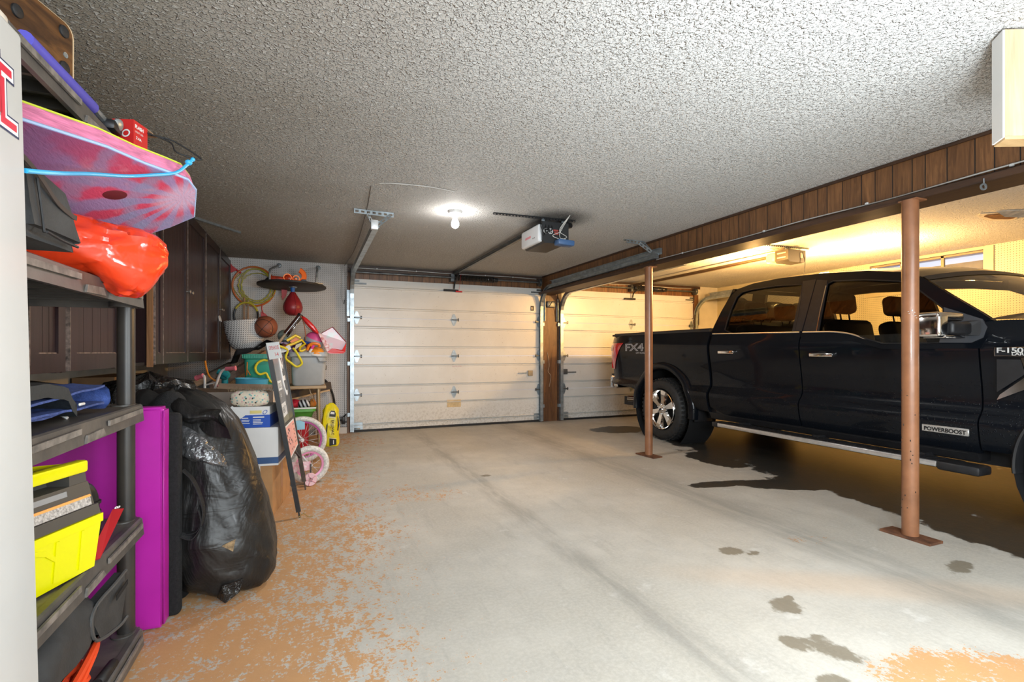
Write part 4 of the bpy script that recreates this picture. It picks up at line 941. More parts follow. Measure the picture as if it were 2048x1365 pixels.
# ---- plastic shelf rack
m_shelf = mat('dusty_black_plastic', (.050, .048, .046), .42, var=(9, .5), bump=(60, .12), col2=(.12, .108, .095))
m_shelf_hi = mat('worn_plastic_ridge', (.22, .20, .18), .5, var=(26, .5), col2=(.10, .095, .09))
m_post_pl = mat('black_pipe_plastic', (.022, .020, .019), .36, var=(6, .5), col2=(.05, .042, .035))
SX0, SX1, SY0, SY1 = -1.07, -.573, 1.29, 2.255
rack = thing('shelf_rack', 'black plastic five-tier shelf rack beside the white refrigerator', 'shelf rack', ((SX0+SX1)/2, (SY0+SY1)/2, 0))
TIERS = [.085, .495, .915, 1.330, 1.795]
for z in TIERS:
    mb = MB(); h = .062
    mb.b2((SX0+.02, SY0+.02, z-.018), (SX1-.02, SY1-.02, z-.004))
    # sloping rim all round with a rolled lip
    def rim(a, b, nrm):
        a, b, nrm = V(a), V(b), V(nrm)
        sec = [(-.030, -.002), (-.012, .0), (-.006, -.004), (.0, -h), (-.012, -h), (-.024, -.02)]
        n = len(sec); vs = [p+nrm*d+V((0, 0, e)) for p in (a, b) for d, e in sec]
        mb.add(vs, [(i, (i+1) % n, n+(i+1) % n, n+i) for i in range(n)]+[tuple(range(n))[::-1], tuple(range(n, 2*n))])
    cx_, cy_ = .035, .045
    L = [(SX1, SY0+cy_), (SX1, SY1-cy_), (SX1-cx_, SY1), (SX0+cx_, SY1), (SX0, SY1-cy_), (SX0, SY0+cy_), (SX0+cx_, SY0), (SX1-cx_, SY0)]
    for (p, q) in zip(L, L[1:]+L[:1]):
        d = V((q[0]-p[0], q[1]-p[1], 0)).normalized(); nrm = V((d.y, -d.x, 0))
        rim((*p, z), (*q, z), nrm)
    for sx in (SX0+.06, SX1-.06):
        for sy in (SY0+.06, SY1-.06): mb.cyl((sx, sy, z-h), (sx, sy, z), .042, .036, 18)
    for i in range(9):
        yy = lerp(SY0+.1, SY1-.1, i/8); mb.b2((SX0+.03, yy-.006, z-.045), (SX1-.03, yy+.006, z-.018))
    s = mb.build('shelf', m_shelf, rack)
    mb = MB()
    for (a, b) in ((1.36, 1.66), (1.86, 2.18)):
        mb.prism([(SX1-.001, a, z-.018), (SX1-.001, b, z-.014), (SX1-.001, b, z-.030), (SX1-.001, a, z-.034)], (.006, 0, 0))
    mb.prism([(SX1-.001, 1.69, z-.060), (SX1-.001, 1.70, z-.038), (SX1-.001, 1.81, z-.034), (SX1-.001, 1.83, z-.056)], (.006, 0, 0))
    mb.build('rim_ridge', m_shelf_hi, s, 'worn grey moulded ridge')
for sx in (SX0+.055, SX1-.055):
    for sy in (SY0+.055, SY1-.045):
        MB().cyl((sx, sy, .0), (sx, sy, 1.735), .0275, n=20).build('post', m_post_pl, rack)

# ---- refrigerator, leaning very slightly
m_fr = mat('fridge_white', (.66, .68, .68), .34, var=(4, .05), bump=(110, .05), dist=.001)
fr = thing('refrigerator', 'tall white refrigerator at the picture edge with a red team magnet', 'refrigerator', (-.85, .82, 0))
th = math.atan(.0257/1.19); RF = Matrix.Rotation(-th, 4, 'Y')
def fx(x, y, z): return V((-.4635, 0, 0)) + RF @ V((x, y, z))
mb = MB(); mb.rbox((-.36, .83, .86), (.66, .72, 1.68), .012, 2, M=Matrix.Translation((-.4635, 0, 0)) @ RF); mb.build('fridge_body', m_fr, fr)
mb = MB(); mb.rbox((-.015, .83, .87), (.035, .735, 1.65), .010, 2, M=Matrix.Translation((-.4635, 0, 0)) @ RF); mb.build('fridge_door', m_fr, fr)
mb = MB(); mb.rbox((-.055, 1.165, 1.708), (.09, .035, .018), .006, 2, M=Matrix.Translation((-.4635, 0, 0)) @ RF); mb.build('hinge_cap', mat('cream_plastic', (.62, .56, .48), .45), fr)
mg = thing('team_magnet', 'red white and navy interlocking letter magnet on the refrigerator', 'magnet', fx(.003, 1.11, 1.5))
ux, uy = V((0, 1, 0)), RF @ V((0, 0, 1))
def logo(depth, off, name, m, par):
    mb = MB(); o = fx(.0028, 1.048, 1.52)
    for ch, dx, dy, sz, sx in (('S', .010, .014, .135, .95), ('T', .020, -.002, .125, 1.1), ('L', .058, -.018, .115, 1.0)):
        mb.text(ch, sz, o+ux*dx+uy*dy, ux, uy, depth, offset=off, sx=sx)
    return mb.build(name, m, par)
base = logo(.0005, .0105, 'outline', mat('navy_print', (.02, .03, .09), .4), mg)
logo(.0010, .0070, 'white_border', mat('white_print2', (.85, .85, .85), .4), mg); logo(.0015, .0012, 'letters', mat('team_red', (.62, .02, .05), .4), mg)

# ---- things on top of the rack
d16 = radians(16.5); bu = V((-sin(d16), -cos(d16), 0)); bn = V((cos(d16), -sin(d16), 0)); E0 = V((-.612, 1.732, 1.860))
def bp_(u, z): return E0 + bu*u + V((0, 0, z))
rr = .03
loop = [bp_(0, .004), bp_(0, .142-rr)]+[bp_(rr-rr*cos(a*pi/8), .142-rr+rr*sin(a*pi/8)) for a in range(1, 5)]+[bp_(.46, .142), bp_(.46, .004)]
t = thing('wooden_riser', 'brown wood board with round black rubber feet standing on the top shelf', 'wooden board', E0+bu*.3-bn*.01)
MB().prism(loop, -bn*.018).build('board', m_wood('rustic_wood', (.035, .013, .004), (.16, .068, .019), 1, .45, 16), t)
mb = MB(); mb.strip([p-bn*.0 for p in loop[:6]], bn*.0+V((.001, 0, 0)), .001)
MB().prism([p+bn*.0002 for p in loop], bn*.001, holes=[[ (p-(E0+bu*.23+V((0,0,.07))))*.985+(E0+bu*.23+V((0,0,.07)))+bn*.0002 for p in loop]]).build('edge_line', mat('pale_edge', (.6, .45, .28), .5), t)
for u, z in ((.176, .073), (.035, .114), (.033, .018)): MB().lathe([(0, .006), (.013, .006), (.0155, .004), (.016, 0)], bp_(u, z), bn, 20).build('rubber_foot', m_black_rub, t)
MB().lathe([(.004, .001), (.0075, .0015), (.0075, 0)], bp_(.028, .054), bn, 16).lathe([(0, .0006), (.004, .0006)], bp_(.028, .054), bn, 12).build('screw_hole', m_galv, t)
m_purp = mat('purple_foam', (.105, .095, .55), .5, bump=(60, .1))
lp = thing('garden_loppers', 'purple-handled garden loppers lying on the top shelf', 'loppers', (-.62, 1.9, 1.80))
MB().tube(curve([(-.606, 1.46, 1.820), (-.608, 1.65, 1.830), (-.614, 1.86, 1.845)], 6), .0185, 12).build('handle', m_purp, lp)
MB().tube(curve([(-.66, 1.5, 1.816), (-.655, 1.75, 1.816), (-.645, 1.93, 1.822)], 6), .018, 12).build('handle', m_purp, lp)
mb = MB(); mb.tube([(-.612, 1.86, 1.848), (-.615, 1.90, 1.848), (-.617, 1.99, 1.85)], .011, 8).build('tang', m_galv, lp)
mb = MB(); mb.rbox((-.617, 1.985, 1.838), (.07, .075, .035), .012, 2).build('pivot_block', m_blk_metal, lp)
MB().lathe([(0, .010), (.012, .010), (.021, .004), (.021, 0)], (-.588, 1.985, 1.848), (.85, -.3, -.35), 16).build('pivot_bolt', m_galv, lp)
MB().prism([(-.64, 2.01, 1.83), (-.60, 2.02, 1.84), (-.60, 2.07, 1.845), (-.64, 2.10, 1.83)], (0, 0, .006)).build('blade', m_galv, lp)
t = thing('red_box', 'small red cardboard box with white print on the top shelf corner', 'box', (-.60, 2.09, 1.80))
c, s = cos(.7), sin(.7)
def rb_(u, w, z): return (-.575+u*c*-1-w*s*.8, 2.04+u*s*-.3+w*c, z)
q = [(-.556, 2.030), (-.535, 2.100), (-.598, 2.128), (-.622, 2.050)]
MB().prism([(x, y, 1.800) for x, y in q], (0, 0, .092)).build('carton', mat('red_card', (.62, .018, .018), .45), t)
u1 = (V((*q[1], 0))-V((*q[0], 0))).normalized(); u0 = (V((*q[0], 0))-V((*q[3], 0))).normalized()
mb = MB()
mb.text('FLASH', .016, V((*q[0], 1.868))+u1*.006, u1, (0, 0, 1), .0006, offset=.0008).text('LIGHT LED', .009, V((*q[0], 1.853))+u1*.006, u1, (0, 0, 1), .0006).text('2 AA', .013, V((*q[0], 1.832))+u1*.012, u1, (0, 0, 1), .0006, offset=.0005)
mb.lathe([(.008, .0008), (.012, .0008)], V((*q[3], 1.845))+u0*.045, u0.cross(V((0, 0, 1))), 16, sx=1.2)
mb.build('print', mat('white_print2', (.85, .85, .85), .4), t)
MB().prism([(-.598, 2.128, 1.890), (-.535, 2.100, 1.890), (-.515, 2.135, 1.878), (-.58, 2.165, 1.878)], (0, 0, .003)).build('lid_flap', mat('brown_card', (.33, .21, .12), .7), t)
MB().tube(curve([(-.535, 2.105, 1.875), (-.47, 2.12, 1.872), (-.40, 2.12, 1.835), (-.375, 2.12, 1.815), (-.40, 2.11, 1.813), (-.45, 2.10, 1.825), (-.47, 2.11, 1.86), (-.535, 2.10, 1.878)], 6), .0028, 6).build('wrist_strap', m_black_rub, t)
t = thing('small_carton', 'small grey and orange carton behind the red box on the top shelf', 'box', (-.66, 2.16, 1.80))
MB().box((-.68, 2.15, 1.853), (.09, .10, .105), (0, 0, .5)).build('carton', mat('grey_card', (.42, .47, .46), .6), t)
MB().box((-.672, 2.136, 1.85), (.092, .08, .05), (0, 0, .5)).build('orange_band', mat('orange_print', (.75, .33, .03), .5), t)

# ---- bodyboard
bbN = V((-.43847, .22648, .86974))
BB = [(-.80, 1.22), (-.616, 1.49), (-.508, 1.645), (-.452, 1.749), (-.396, 1.838), (-.371, 1.881), (-.361, 1.946), (-.394, 2.094), (-.469, 2.105), (-.528, 2.102), (-.606, 2.071), (-.672, 1.985), (-.729, 1.845), (-.87, 1.62), (-.96, 1.40)]
cB = bbN.dot(V((-.616, 1.49, 1.639)))
def bz(x, y): return (cB-bbN.x*x-bbN.y*y)/bbN.z
B3 = [V((x, y, bz(x, y))) for x, y in BB]
def m_tiedye():
    t = NT('tie_dye_foam'); X, Y, Z = t.xyz()
    # petals radiating from the nose
    a = t.nt.nodes.new('ShaderNodeMath'); a.operation = 'ARCTAN2'; dx = t.math('SUBTRACT', X, .20); dy = t.math('SUBTRACT', Y, .36)
    t.L(dy, a.inputs[0]); t.L(dx, a.inputs[1])
    rad = t.math('SQRT', t.math('ADD', t.math('MULTIPLY', dx, dx), t.math('MULTIPLY', dy, dy)))
    nz = t.noise(9, 3); ang = t.math('ADD', t.math('MULTIPLY', a.outputs[0], 13), t.math('MULTIPLY', nz, 4))
    pet = t.math('SINE', ang); ring = t.math('SINE', t.math('ADD', t.math('MULTIPLY', rad, 38), t.math('MULTIPLY', nz, 5)))
    c = t.mix(t.mapr(pet, -.5, .6), (.33, .22, .42), (.62, .06, .13))
    c = t.mix(t.mapr(ring, .1, 1., 0, .7), c, (.26, .27, .45)); c = t.mix(t.mapr(nz, .55, .75, 0, .6), c, (.70, .30, .36))
    c = t.mix(t.mapr(rad, .16, .50, 0, .9), c, (.19, .07, .18))
    c = t.mix(t.mapr(rad, .03, .10, .8, 0), c, (.62, .45, .62))
    t.color(c); t.b.inputs['Roughness'].default_value = .6; t.bump(t.noise(90, 2, .6, t.mapping((1.6, .5, 1), (0, 0, .6))), .5, .004); return t.m
bb = thing('bodyboard', 'pink and purple tie-dye bodyboard with yellow top skin', 'bodyboard', (-.6, 1.6, 1.55))
MB().prism(B3, bbN*.008).build('bottom_skin', m_tiedye(), bb, 'purple tie-dye bottom skin')
cen = sum(B3, V())/len(B3)
mb = MB(); lo = [p+bbN*.008+(p-cen)*.003 for p in B3]; hi = [p+bbN*.058+(p-cen)*.03 for p in B3]; n = len(lo)
mb.add(lo+hi, [(i, (i+1) % n, n+(i+1) % n, n+i) for i in range(n)]+[tuple(range(n, 2*n))]); mb.build('foam_rail', mat('pink_foam', (.80, .24, .42), .6, var=(30, .35), bump=(70, .4), stretch=(.6, .6, 3)), bb, 'pink foam rail')
MB().tube([p+bbN*.006+(p-cen)*.006 for p in B3], .005, 6, closed=True).build('stripe', mat('pale_blue_foam', (.36, .50, .75), .6), bb, 'pale blue stripe')
MB().prism([p+(p-cen)*.032 for p in [q+bbN*.058 for q in B3]], bbN*.006).build('top_skin', mat('lime_yellow_skin', (.72, .80, .08), .5), bb, 'lime yellow top skin')
MB().lathe([(0, .0022), (.022, .0022), (.026, .001), (.027, -.002)], V((-.55, 1.839, bz(-.55, 1.839))), -bbN, 20, sx=1.25, sy=.85).build('hand_hole', mat('dark_red_hole', (.12, .008, .015), .7), bb)
m_cyan = mat('cyan_cord', (.04, .42, .78), .35)
P0 = V((-.371, 1.87, 1.700))
MB().tube(curve([P0+V((.012, .012, .03)), P0+V((.0, -.0, .008)), (-.395, 1.835, 1.668), (-.44, 1.76, 1.630), (-.470, 1.66, 1.590), (-.488, 1.47, 1.530), (-.485, 1.30, 1.475), (-.495, 1.20, 1.445)], 8), .0048, 8).sphere(P0+V((.004, .004, .018)), (.011, .011, .009), 10, 7).sphere(P0+V((.014, .012, .032)), .007, 8, 6).build('leash', m_cyan, bb, 'bright blue leash cord')

# ---- tier four: cooler bag and orange dry bag
m_blackfab = mat('charcoal_fabric', (.040, .042, .044), .75, var=(12, .35), bump=(140, .5), dist=.002)
cb = thing('cooler_bag', 'black fabric cooler bag at the end of the fourth shelf', 'bag', (-.68, 1.34, 1.335))
def clr(u, v, k=0):
    pass
mb = MB(); lo = [(-.50, 1.225), (-.482, 1.452), (-.80, 1.47), (-.84, 1.225)]
top = [(-.520, 1.225, 1.520), (-.515, 1.415, 1.475), (-.80, 1.43, 1.49), (-.82, 1.225, 1.52)]
bm = bmesh.new(); vb = [bm.verts.new((x, y, 1.334)) for x, y in lo]+[bm.verts.new(p) for p in top]
for f in ((3,2,1,0), (4,5,6,7), (0,1,5,4), (1,2,6,5), (2,3,7,6), (3,0,4,7)): bm.faces.new([vb[i] for i in f])
bmesh.ops.bevel(bm, geom=bm.edges[:], offset=.022, segments=3, affect='EDGES'); bmesh.ops.subdivide_edges(bm, edges=bm.edges[:], cuts=2, use_grid_fill=True)
bm.verts.index_update(); mb.add([w.co+w.normal*.006*fbm(w.co, 9) for w in bm.verts], [tuple(w.index for w in f.verts) for f in bm.faces], 0, True); bm.free(); mb.build('bag_body', m_blackfab, cb)
MB().tube(curve([(-.495, 1.27, 1.345), (-.502, 1.275, 1.40), (-.508, 1.275, 1.455)], 4), .0025, 5).tube(curve([(-.487, 1.26, 1.345), (-.487, 1.33, 1.341), (-.487, 1.40, 1.342)], 4), .003, 5).build('seam_piping', m_black_rub, cb)
mb = MB(); mb.strip(curve([(-.510, 1.20, 1.485), (-.506, 1.27, 1.462), (-.502, 1.34, 1.425), (-.499, 1.40, 1.412), (-.499, 1.425, 1.412)], 5), (0, .002, .011), .002); mb.build('strap', mat('brown_strap', (.045, .032, .028), .7), cb)
m_or = mat('orange_vinyl', (.86, .055, .012), .26, var=(5, .25), coat=.4, bump=(11, .5), dist=.02)
ob = thing('orange_dry_bag', 'bright orange vinyl dry bag hanging over the fourth shelf rim', 'bag', (-.58, 1.88, 1.335))
A, B_ = V((-.84, 1.66, 1.42)), V((-.455, 1.935, 1.412)); ax = (B_-A).normalized(); su = ax.cross(V((0, 0, 1))).normalized(); sw = su.cross(ax)
def dry(u, v):
    a = 2*pi*u; r = interp([(0, .035), (.06, .08), (.3, .088), (.6, .092), (.85, .088), (.94, .074), (1., .052)], v)
    p = A.lerp(B_, v); k = 1+.10*sin(3*a+2+v*3)*sst(v, .3, 1)+.13*fbm((cos(a)*1.2, sin(a)*1.2, v*2.6), 1.4, (3, 1, 2))-.16*max(0, 1-abs(fbm((cos(a), sin(a), v*2.2), 1.7, (8, 1, 4)))*7)*sst(v, .25, .7)
    q = p+su*(r*k*cos(a))+sw*(r*.92*k*sin(a))
    sag = max(0, -sin(a))
    q.z -= .055*sag*sst(v, .55, .78)*(1-sst(v, .86, 1.))
    if q.z < 1.338 and q.x < -.585: q.z = 1.338+.02*(q.z-1.338)
    return q
mb = MB(); mb.grid(dry, 48, 40, cu=True)
def drym(u, v):
    a = 2*pi*u; r = lerp(.052, .004, v); q = B_+ax*(-.075*v*(1+.5*sin(5*a)))+su*(r*(1+.25*sin(4*a+1))*cos(a))+sw*(r*(1+.25*cos(3*a))*sin(a)); return q if v > 0 else dry(u, 1.)
mb.grid(drym, 48, 8, cu=True); mb.build('bag_body', m_or, ob)

# ---- tier three: clothes and a mesh cloth
m_navy = mat('mesh_blue', (.05, .095, .32), .7, var=(60, .4), bump=(220, .9), dist=.002)
bc = thing('blue_cloth', 'folded blue mesh cloth on the third shelf', 'cloth', (-.68, 1.75, .915))
def sheet(mb, c0, ex, ey, n, m, hf, th=.006):
    c0, ex, ey = V(c0), V(ex), V(ey)
    up = lambda u, v: c0+ex*u+ey*v+V((0, 0, hf(u, v)))
    dn = lambda u, v: up(u, v)-V((0, 0, th))
    mb.grid(up, n, m); mb.grid(dn, n, m)
    mb.grid(lambda u, v: V(up(u, 0)).lerp(V(dn(u, 0)), v), n, 2); mb.grid(lambda u, v: V(up(u, 1)).lerp(V(dn(u, 1)), v), n, 2)
    mb.grid(lambda u, v: V(up(0, u)).lerp(V(dn(0, u)), v), m, 2); mb.grid(lambda u, v: V(up(1, u)).lerp(V(dn(1, u)), v), m, 2); return mb
mb = MB()
sheet(mb, (-.64, 1.28, .922), (.01, .73, 0), (-.26, .02, 0), 16, 10, lambda u, v: .022+.012*fbm((u, v, 0), 3)+.02*v)
# rolled fold at the far end
def fold(u, v):
    a = lerp(-pi/2, pi/2, u); r = .036+.006*fbm((u, v, 1), 4); return V((-.625-.27*v, 2.0+r*cos(a)*1.3, .958+r*sin(a)+.012*v))
mb.grid(fold, 12, 10); mb.grid(lambda u, v: V(fold(u, v))+V((0, -.008, 0)), 12, 10)
sheet(mb, (-.625, 1.36, .965), (0, .64, .028), (-.26, .02, .012), 16, 10, lambda u, v: .005*fbm((u, v, 3), 5)+.006)
sheet(mb, (-.632, 1.40, .948), (.012, .58, -.004), (-.2, .02, 0), 14, 8, lambda u, v: .004*fbm((u, v, 7), 5))
mb.build('folded_layers', m_navy, bc)
MB().rbox((-.617, 1.80, .955), (.006, .035, .008), .002, 1).build('care_tag', m_white_plastic, bc)
gm = thing('black_swim_vest', 'dark garment with white piping on the blue mesh cloth', 'garment', (-.70, 1.45, .98))
mb = MB(); hv = lambda u, v: .03+.025*sin(pi*min(1, u*1.05))*(1-.5*v)+.012*fbm((u, v, 5), 4)-.05*sst(u, .86, 1.0)
sheet(mb, (-.612, 1.24, .965), (-.012, .55, .01), (-.34, .05, .02), 20, 12, hv, .035); mb.build('vest', mat('dark_teal_cloth', (.022, .028, .032), .7, bump=(60, .5)), gm)
mb = MB(); pts = [V((-.612, 1.24, .965))+V((-.012, .55, .01))*u+V((-.10, .015, .006))*(1 if 1 else 0)+V((0, 0, hv(u, .3)+.002)) for u in [i/14 for i in range(15)]]
mb.tube(pts+[pts[-1]+V((.03, .012, -.02)), pts[-1]+V((.07, .008, -.05))], .0045, 6); mb.build('piping', m_white_plastic, gm, 'white piping')
tl_ = thing('hand_tool', 'small black and red hand tool under the blue cloth', 'tool', (-.62, 1.33, .916))
MB().tube([(-.66, 1.22, .928), (-.625, 1.42, .930)], .012, 8).build('handle', m_black_rub, tl_); MB().rbox((-.633, 1.345, .944), (.02, .05, .01), .004, 1).build('switch', m_red_pl, tl_)

# ---- tier two: wet vac, booklet
m_yel = mat('bright_yellow_plastic', (.80, .78, .0), .32)
m_gry = mat('dark_grey_plastic', (.075, .072, .066), .42, bump=(120, .12), dist=.001)
m_lgry = mat('light_grey_plastic', (.28, .29, .30), .4)
dd = V((.323, .946, 0)).normalized(); bk = V((-dd.y, dd.x, 0)); O = V((-.572, 1.752, .497))
vc = thing('wet_vacuum', 'yellow and dark grey boxy wet vacuum on the second shelf', 'vacuum cleaner', O-dd*.2+bk*.14)
def vp(a, b, z): return O-dd*a+bk*b+V((0, 0, z))
def frus(mb, a0, a1, b0, b1, z0, z1, ins):
    lo = [vp(a0, b0, z0), vp(a1, b0, z0), vp(a1, b1, z0), vp(a0, b1, z0)]; hi = [vp(a0+ins, b0+ins, z1), vp(a1-ins, b0+ins, z1), vp(a1-ins, b1-ins, z1), vp(a0+ins, b1-ins, z1)]
    return mb.add(lo+hi, [(3,2,1,0), (4,5,6,7), (0,1,5,4), (1,2,6,5), (2,3,7,6), (3,0,4,7)])
mb = MB(); frus(mb, .0, .44, .0, .28, 0, .145, -.012); mb.prism([vp(-.014, -.014, .125), vp(.455, -.014, .125), vp(.455, -.014, .148), vp(-.014, -.014, .148)], bk*.31)
for a in (.05, .13, .21, .30): mb.prism([vp(a, -.001, .015), vp(a+.010, -.001, .015), vp(a+.010, -.009, .12), vp(a, -.009, .12)], -bk*.004)
mb.prism([vp(.13, -.003, .075), vp(.17, -.006, .11), vp(.22, -.009, .125), vp(.22, -.009, .115), vp(.17, -.006, .095), vp(.14, -.003, .07)], -bk*.006)
mb.build('tank', m_yel, vc)
mb = MB(); frus(mb, -.010, .45, -.010, .29, .150, .178, .004); frus(mb, .0, .44, .0, .28, .178, .245, .010); frus(mb, .012, .07, .012, .27, .245, .272, .002); frus(mb, .36, .43, .012, .27, .245, .272, .002); frus(mb, .07, .36, .07, .27, .245, .262, .002); mb.build('motor_head', m_gry, vc)
mb = MB(); mb.prism([vp(.085, .008, .222), vp(.345, .008, .222), vp(.345, .010, .236), vp(.085, .010, .236)], -bk*.003); mb.build('grip_edge', m_lgry, vc)
mb = MB(); mb.prism([vp(.012, -.0005, .180), vp(.43, -.0005, .180), vp(.43, .005, .208), vp(.012, .005, .208)], -bk*.002); lb = mb.build('warning_label', mat('label_grey', (.52, .50, .48), .5, var=(160, .6)), vc)
mb = MB(); mb.prism([vp(.012, .0025, .203), vp(.43, .0025, .203), vp(.43, .005, .209), vp(.012, .005, .209)], -bk*.003); mb.build('orange_stripe', mat('label_orange', (.85, .38, .10), .5), lb)
mb = MB(); mb.rbox((0, 0, 0), (.44, .034, .034), .007, 2, M=Matrix.Translation(vp(.235, .020, .290)) @ Matrix.Rotation(atan2(dd.y, dd.x), 4, 'Z')); mb.tube([vp(.03, .03, .29), vp(.12, .15, .292), vp(.25, .22, .285)], .012, 6); mb.build('handle', m_yel, vc)
for k in range(7): MB().sphere(vp(.27+.032*k, .10, .292), (.017, .017, .017), 10, 7).build('hose_bead', mat('shiny_black', (.012, .012, .014), .15, coat=.8), vc)
mb = MB(); mb.tube(curve([vp(.0, .11, .19), vp(-.05, .105, .195), vp(-.085, .10, .185), vp(-.10, .10, .15), vp(-.10, .10, .09), vp(-.09, .10, .02)], 6), .032, 14)
for z in (.15, .12, .075, .06, .045): mb.lathe([(.032, -.006), (.037, -.004), (.037, .004), (.032, .006)], vp(-.10, .10, z), (0, 0, 1), 16)
mb.build('hose_elbow', m_blk_metal, vc)
bk_ = thing('red_booklet', 'red booklet with white print leaning beside the wet vacuum', 'booklet', (-.575, 1.83, .5))
q = [V((-.600, 1.775, .4985)), V((-.575, 1.80, .4985)), V((-.563, 1.955, .597)), V((-.590, 1.945, .600))]
MB().prism(q, (q[1]-q[0]).cross(q[3]-q[0]).normalized()*.006).build('cover', mat('dark_red_print', (.45, .015, .02), .4), bk_)
e1 = (q[0]-q[3]).normalized(); e2 = (q[1]-q[0]).normalized()
MB().text('M18', .022, q[3]+e1*.03+e2*.02+e1.cross(e2)*0, -e1, e1.cross(-(e1.cross(e2))) if 0 else -e2, .0075, offset=.0006).build('print', mat('white_print2', (.85, .85, .85), .4), bk_)

# ---- bottom tier: tool bag, orange cord
tb = thing('tool_bag', 'slouching black canvas tool bag on the lowest shelf', 'bag', (-.72, 1.70, .09))
def tbag(p, d):
    q = V(p)
    k = .035*fbm(p, 7)+.02*fbm(p, 16); q += d*k
    q.z = max(q.z, .11+.17*sst(q.x, -.88, -.72)); q.x = min(q.x, -.578+.01*fbm(p, 9)); return q
mb = MB(); mb.sphere((-.77, 1.68, .26), (.235, .30, .19), 40, 26, warp=tbag); mb.build('bag_body', m_blackfab, tb)
mb = MB(); mb.prism([(-.572, 1.80, .265), (-.560, 1.925, .245), (-.556, 1.955, .33), (-.558, 1.95, .395), (-.575, 1.80, .375), (-.578, 1.77, .32)], (-.03, .01, 0)); mb.build('pocket', m_blackfab, tb)
mb = MB(); mb.tube(curve([(-.556, 1.955, .40), (-.560, 1.87, .392), (-.575, 1.78, .374), (-.577, 1.745, .34), (-.575, 1.78, .27), (-.560, 1.90, .245), (-.553, 1.955, .25)], 6), .005, 6); mb.build('pocket_hem', mat('grey_binding', (.07, .07, .07), .7), tb)
MB().prism([(-.553, 1.86, .345), (-.548, 1.94, .36), (-.548, 1.94, .375), (-.553, 1.86, .36)], (.002, 0, 0)).build('pocket_slit', m_well, tb)
m_orc = mat('orange_red_cord', (.78, .07, .015), .4)
oc = thing('orange_cord_coil', 'coiled orange extension cord on the lowest shelf', 'cord', (-.66, 1.55, .09))
mb = MB()
for k in range(7):
    z = .10+.019*k; r = .13+.018*sin(k*2.1); pts = [(-.715+r*.72*cos(a*pi/10+k)+.012*sin(3*a+k), 1.76+r*1.0*sin(a*pi/10+k), z+.008*sin(a*.7+k)) for a in range(20)]
    mb.tube(curve(pts, 3, True), .0095, 7, closed=True)
mb.build('coil', m_orc, oc)
MB().tube(curve([(-.62, 1.55, .12), (-.595, 1.63, .165), (-.59, 1.74, .20), (-.60, 1.85, .225), (-.64, 1.92, .225)], 6), .010, 7).tube(curve([(-.60, 1.52, .18), (-.59, 1.60, .205), (-.588, 1.72, .225), (-.595, 1.84, .24)], 6), .010, 7).build('loose_loop', m_orc, oc)
gp_ = thing('green_plug', 'short green cord end beside the orange cord on the lowest shelf', 'plug', (-.60, 1.40, .2))
MB().tube(curve([(-.68, 1.50, .10), (-.62, 1.53, .16), (-.595, 1.56, .215), (-.602, 1.60, .235)], 6), .009, 8).build('cord', mat('green_cord', (.02, .10, .055), .5), gp_)
MB().tube([(-.60, 1.86, .102), (-.59, 1.96, .105)], .015, 8).build('plug_body', m_black_rub, gp_)

# ---- gym mat and felt panel
m_mag = mat('magenta_vinyl', (.50, .018, .38), .38, var=(2.2, .15), bump=(5, .18), dist=.012)
mt = thing('gym_mat', 'folded magenta vinyl gym mat standing on edge behind the shelf rack', 'gym mat', (-.85, 2.4, 0))
mb = MB()
def matf(c, d): 
    bm = bmesh.new(); bmesh.ops.create_cube(bm, size=1)
    for w in bm.verts: w.co = V((w.co.x*d[0], w.co.y*d[1], w.co.z*d[2]))
    bmesh.ops.bevel(bm, geom=bm.edges[:], offset=.012, segments=3, affect='EDGES'); bmesh.ops.subdivide_edges(bm, edges=[e for e in bm.edges if e.calc_length() > .2], cuts=14, use_grid_fill=True)
    bm.verts.index_update(); mb.add([w.co+V(c)+V((0, .006*fbm(w.co, 4), 0)) for w in bm.verts], [tuple(w.index for w in f.verts) for f in bm.faces], 0, True); bm.free()
matf((-.855, 2.396, .445), (.62, .086, .88)); mb.build('padded_cover', m_mag, mt)
MB().tube([(-.5475, 2.356, .02), (-.5475, 2.356, .87)], .003, 6).build('seam', mat('magenta_seam', (.40, .012, .30), .4), mt)
m_felt = mat('black_felt', (.010, .010, .011), .95, var=(120, .6), bump=(200, .6))
ft = thing('felt_panel', 'black felt covered panel with webbing strap behind the magenta mat', 'panel', (-.8, 2.475, 0))
MB().rbox((-.80, 2.475, .425), (.58, .06, .85), .02, 3).build('panel', m_felt, ft)
mb = MB(); mb.strip(curve([(-.512, 2.50, .60), (-.47, 2.49, .55), (-.435, 2.48, .45), (-.435, 2.48, .38), (-.46, 2.485, .335), (-.515, 2.50, .33)], 6), (.004, .036, .0), .003)
mb.strip(curve([(-.512, 2.47, .33), (-.47, 2.47, .315), (-.435, 2.47, .37), (-.445, 2.47, .44)], 6), (0, .03, .012), .003); mb.build('strap', mat('webbing', (.014, .014, .015), .8, bump=(150, .6)), ft)

UZ_ = V((0, 0, 1))
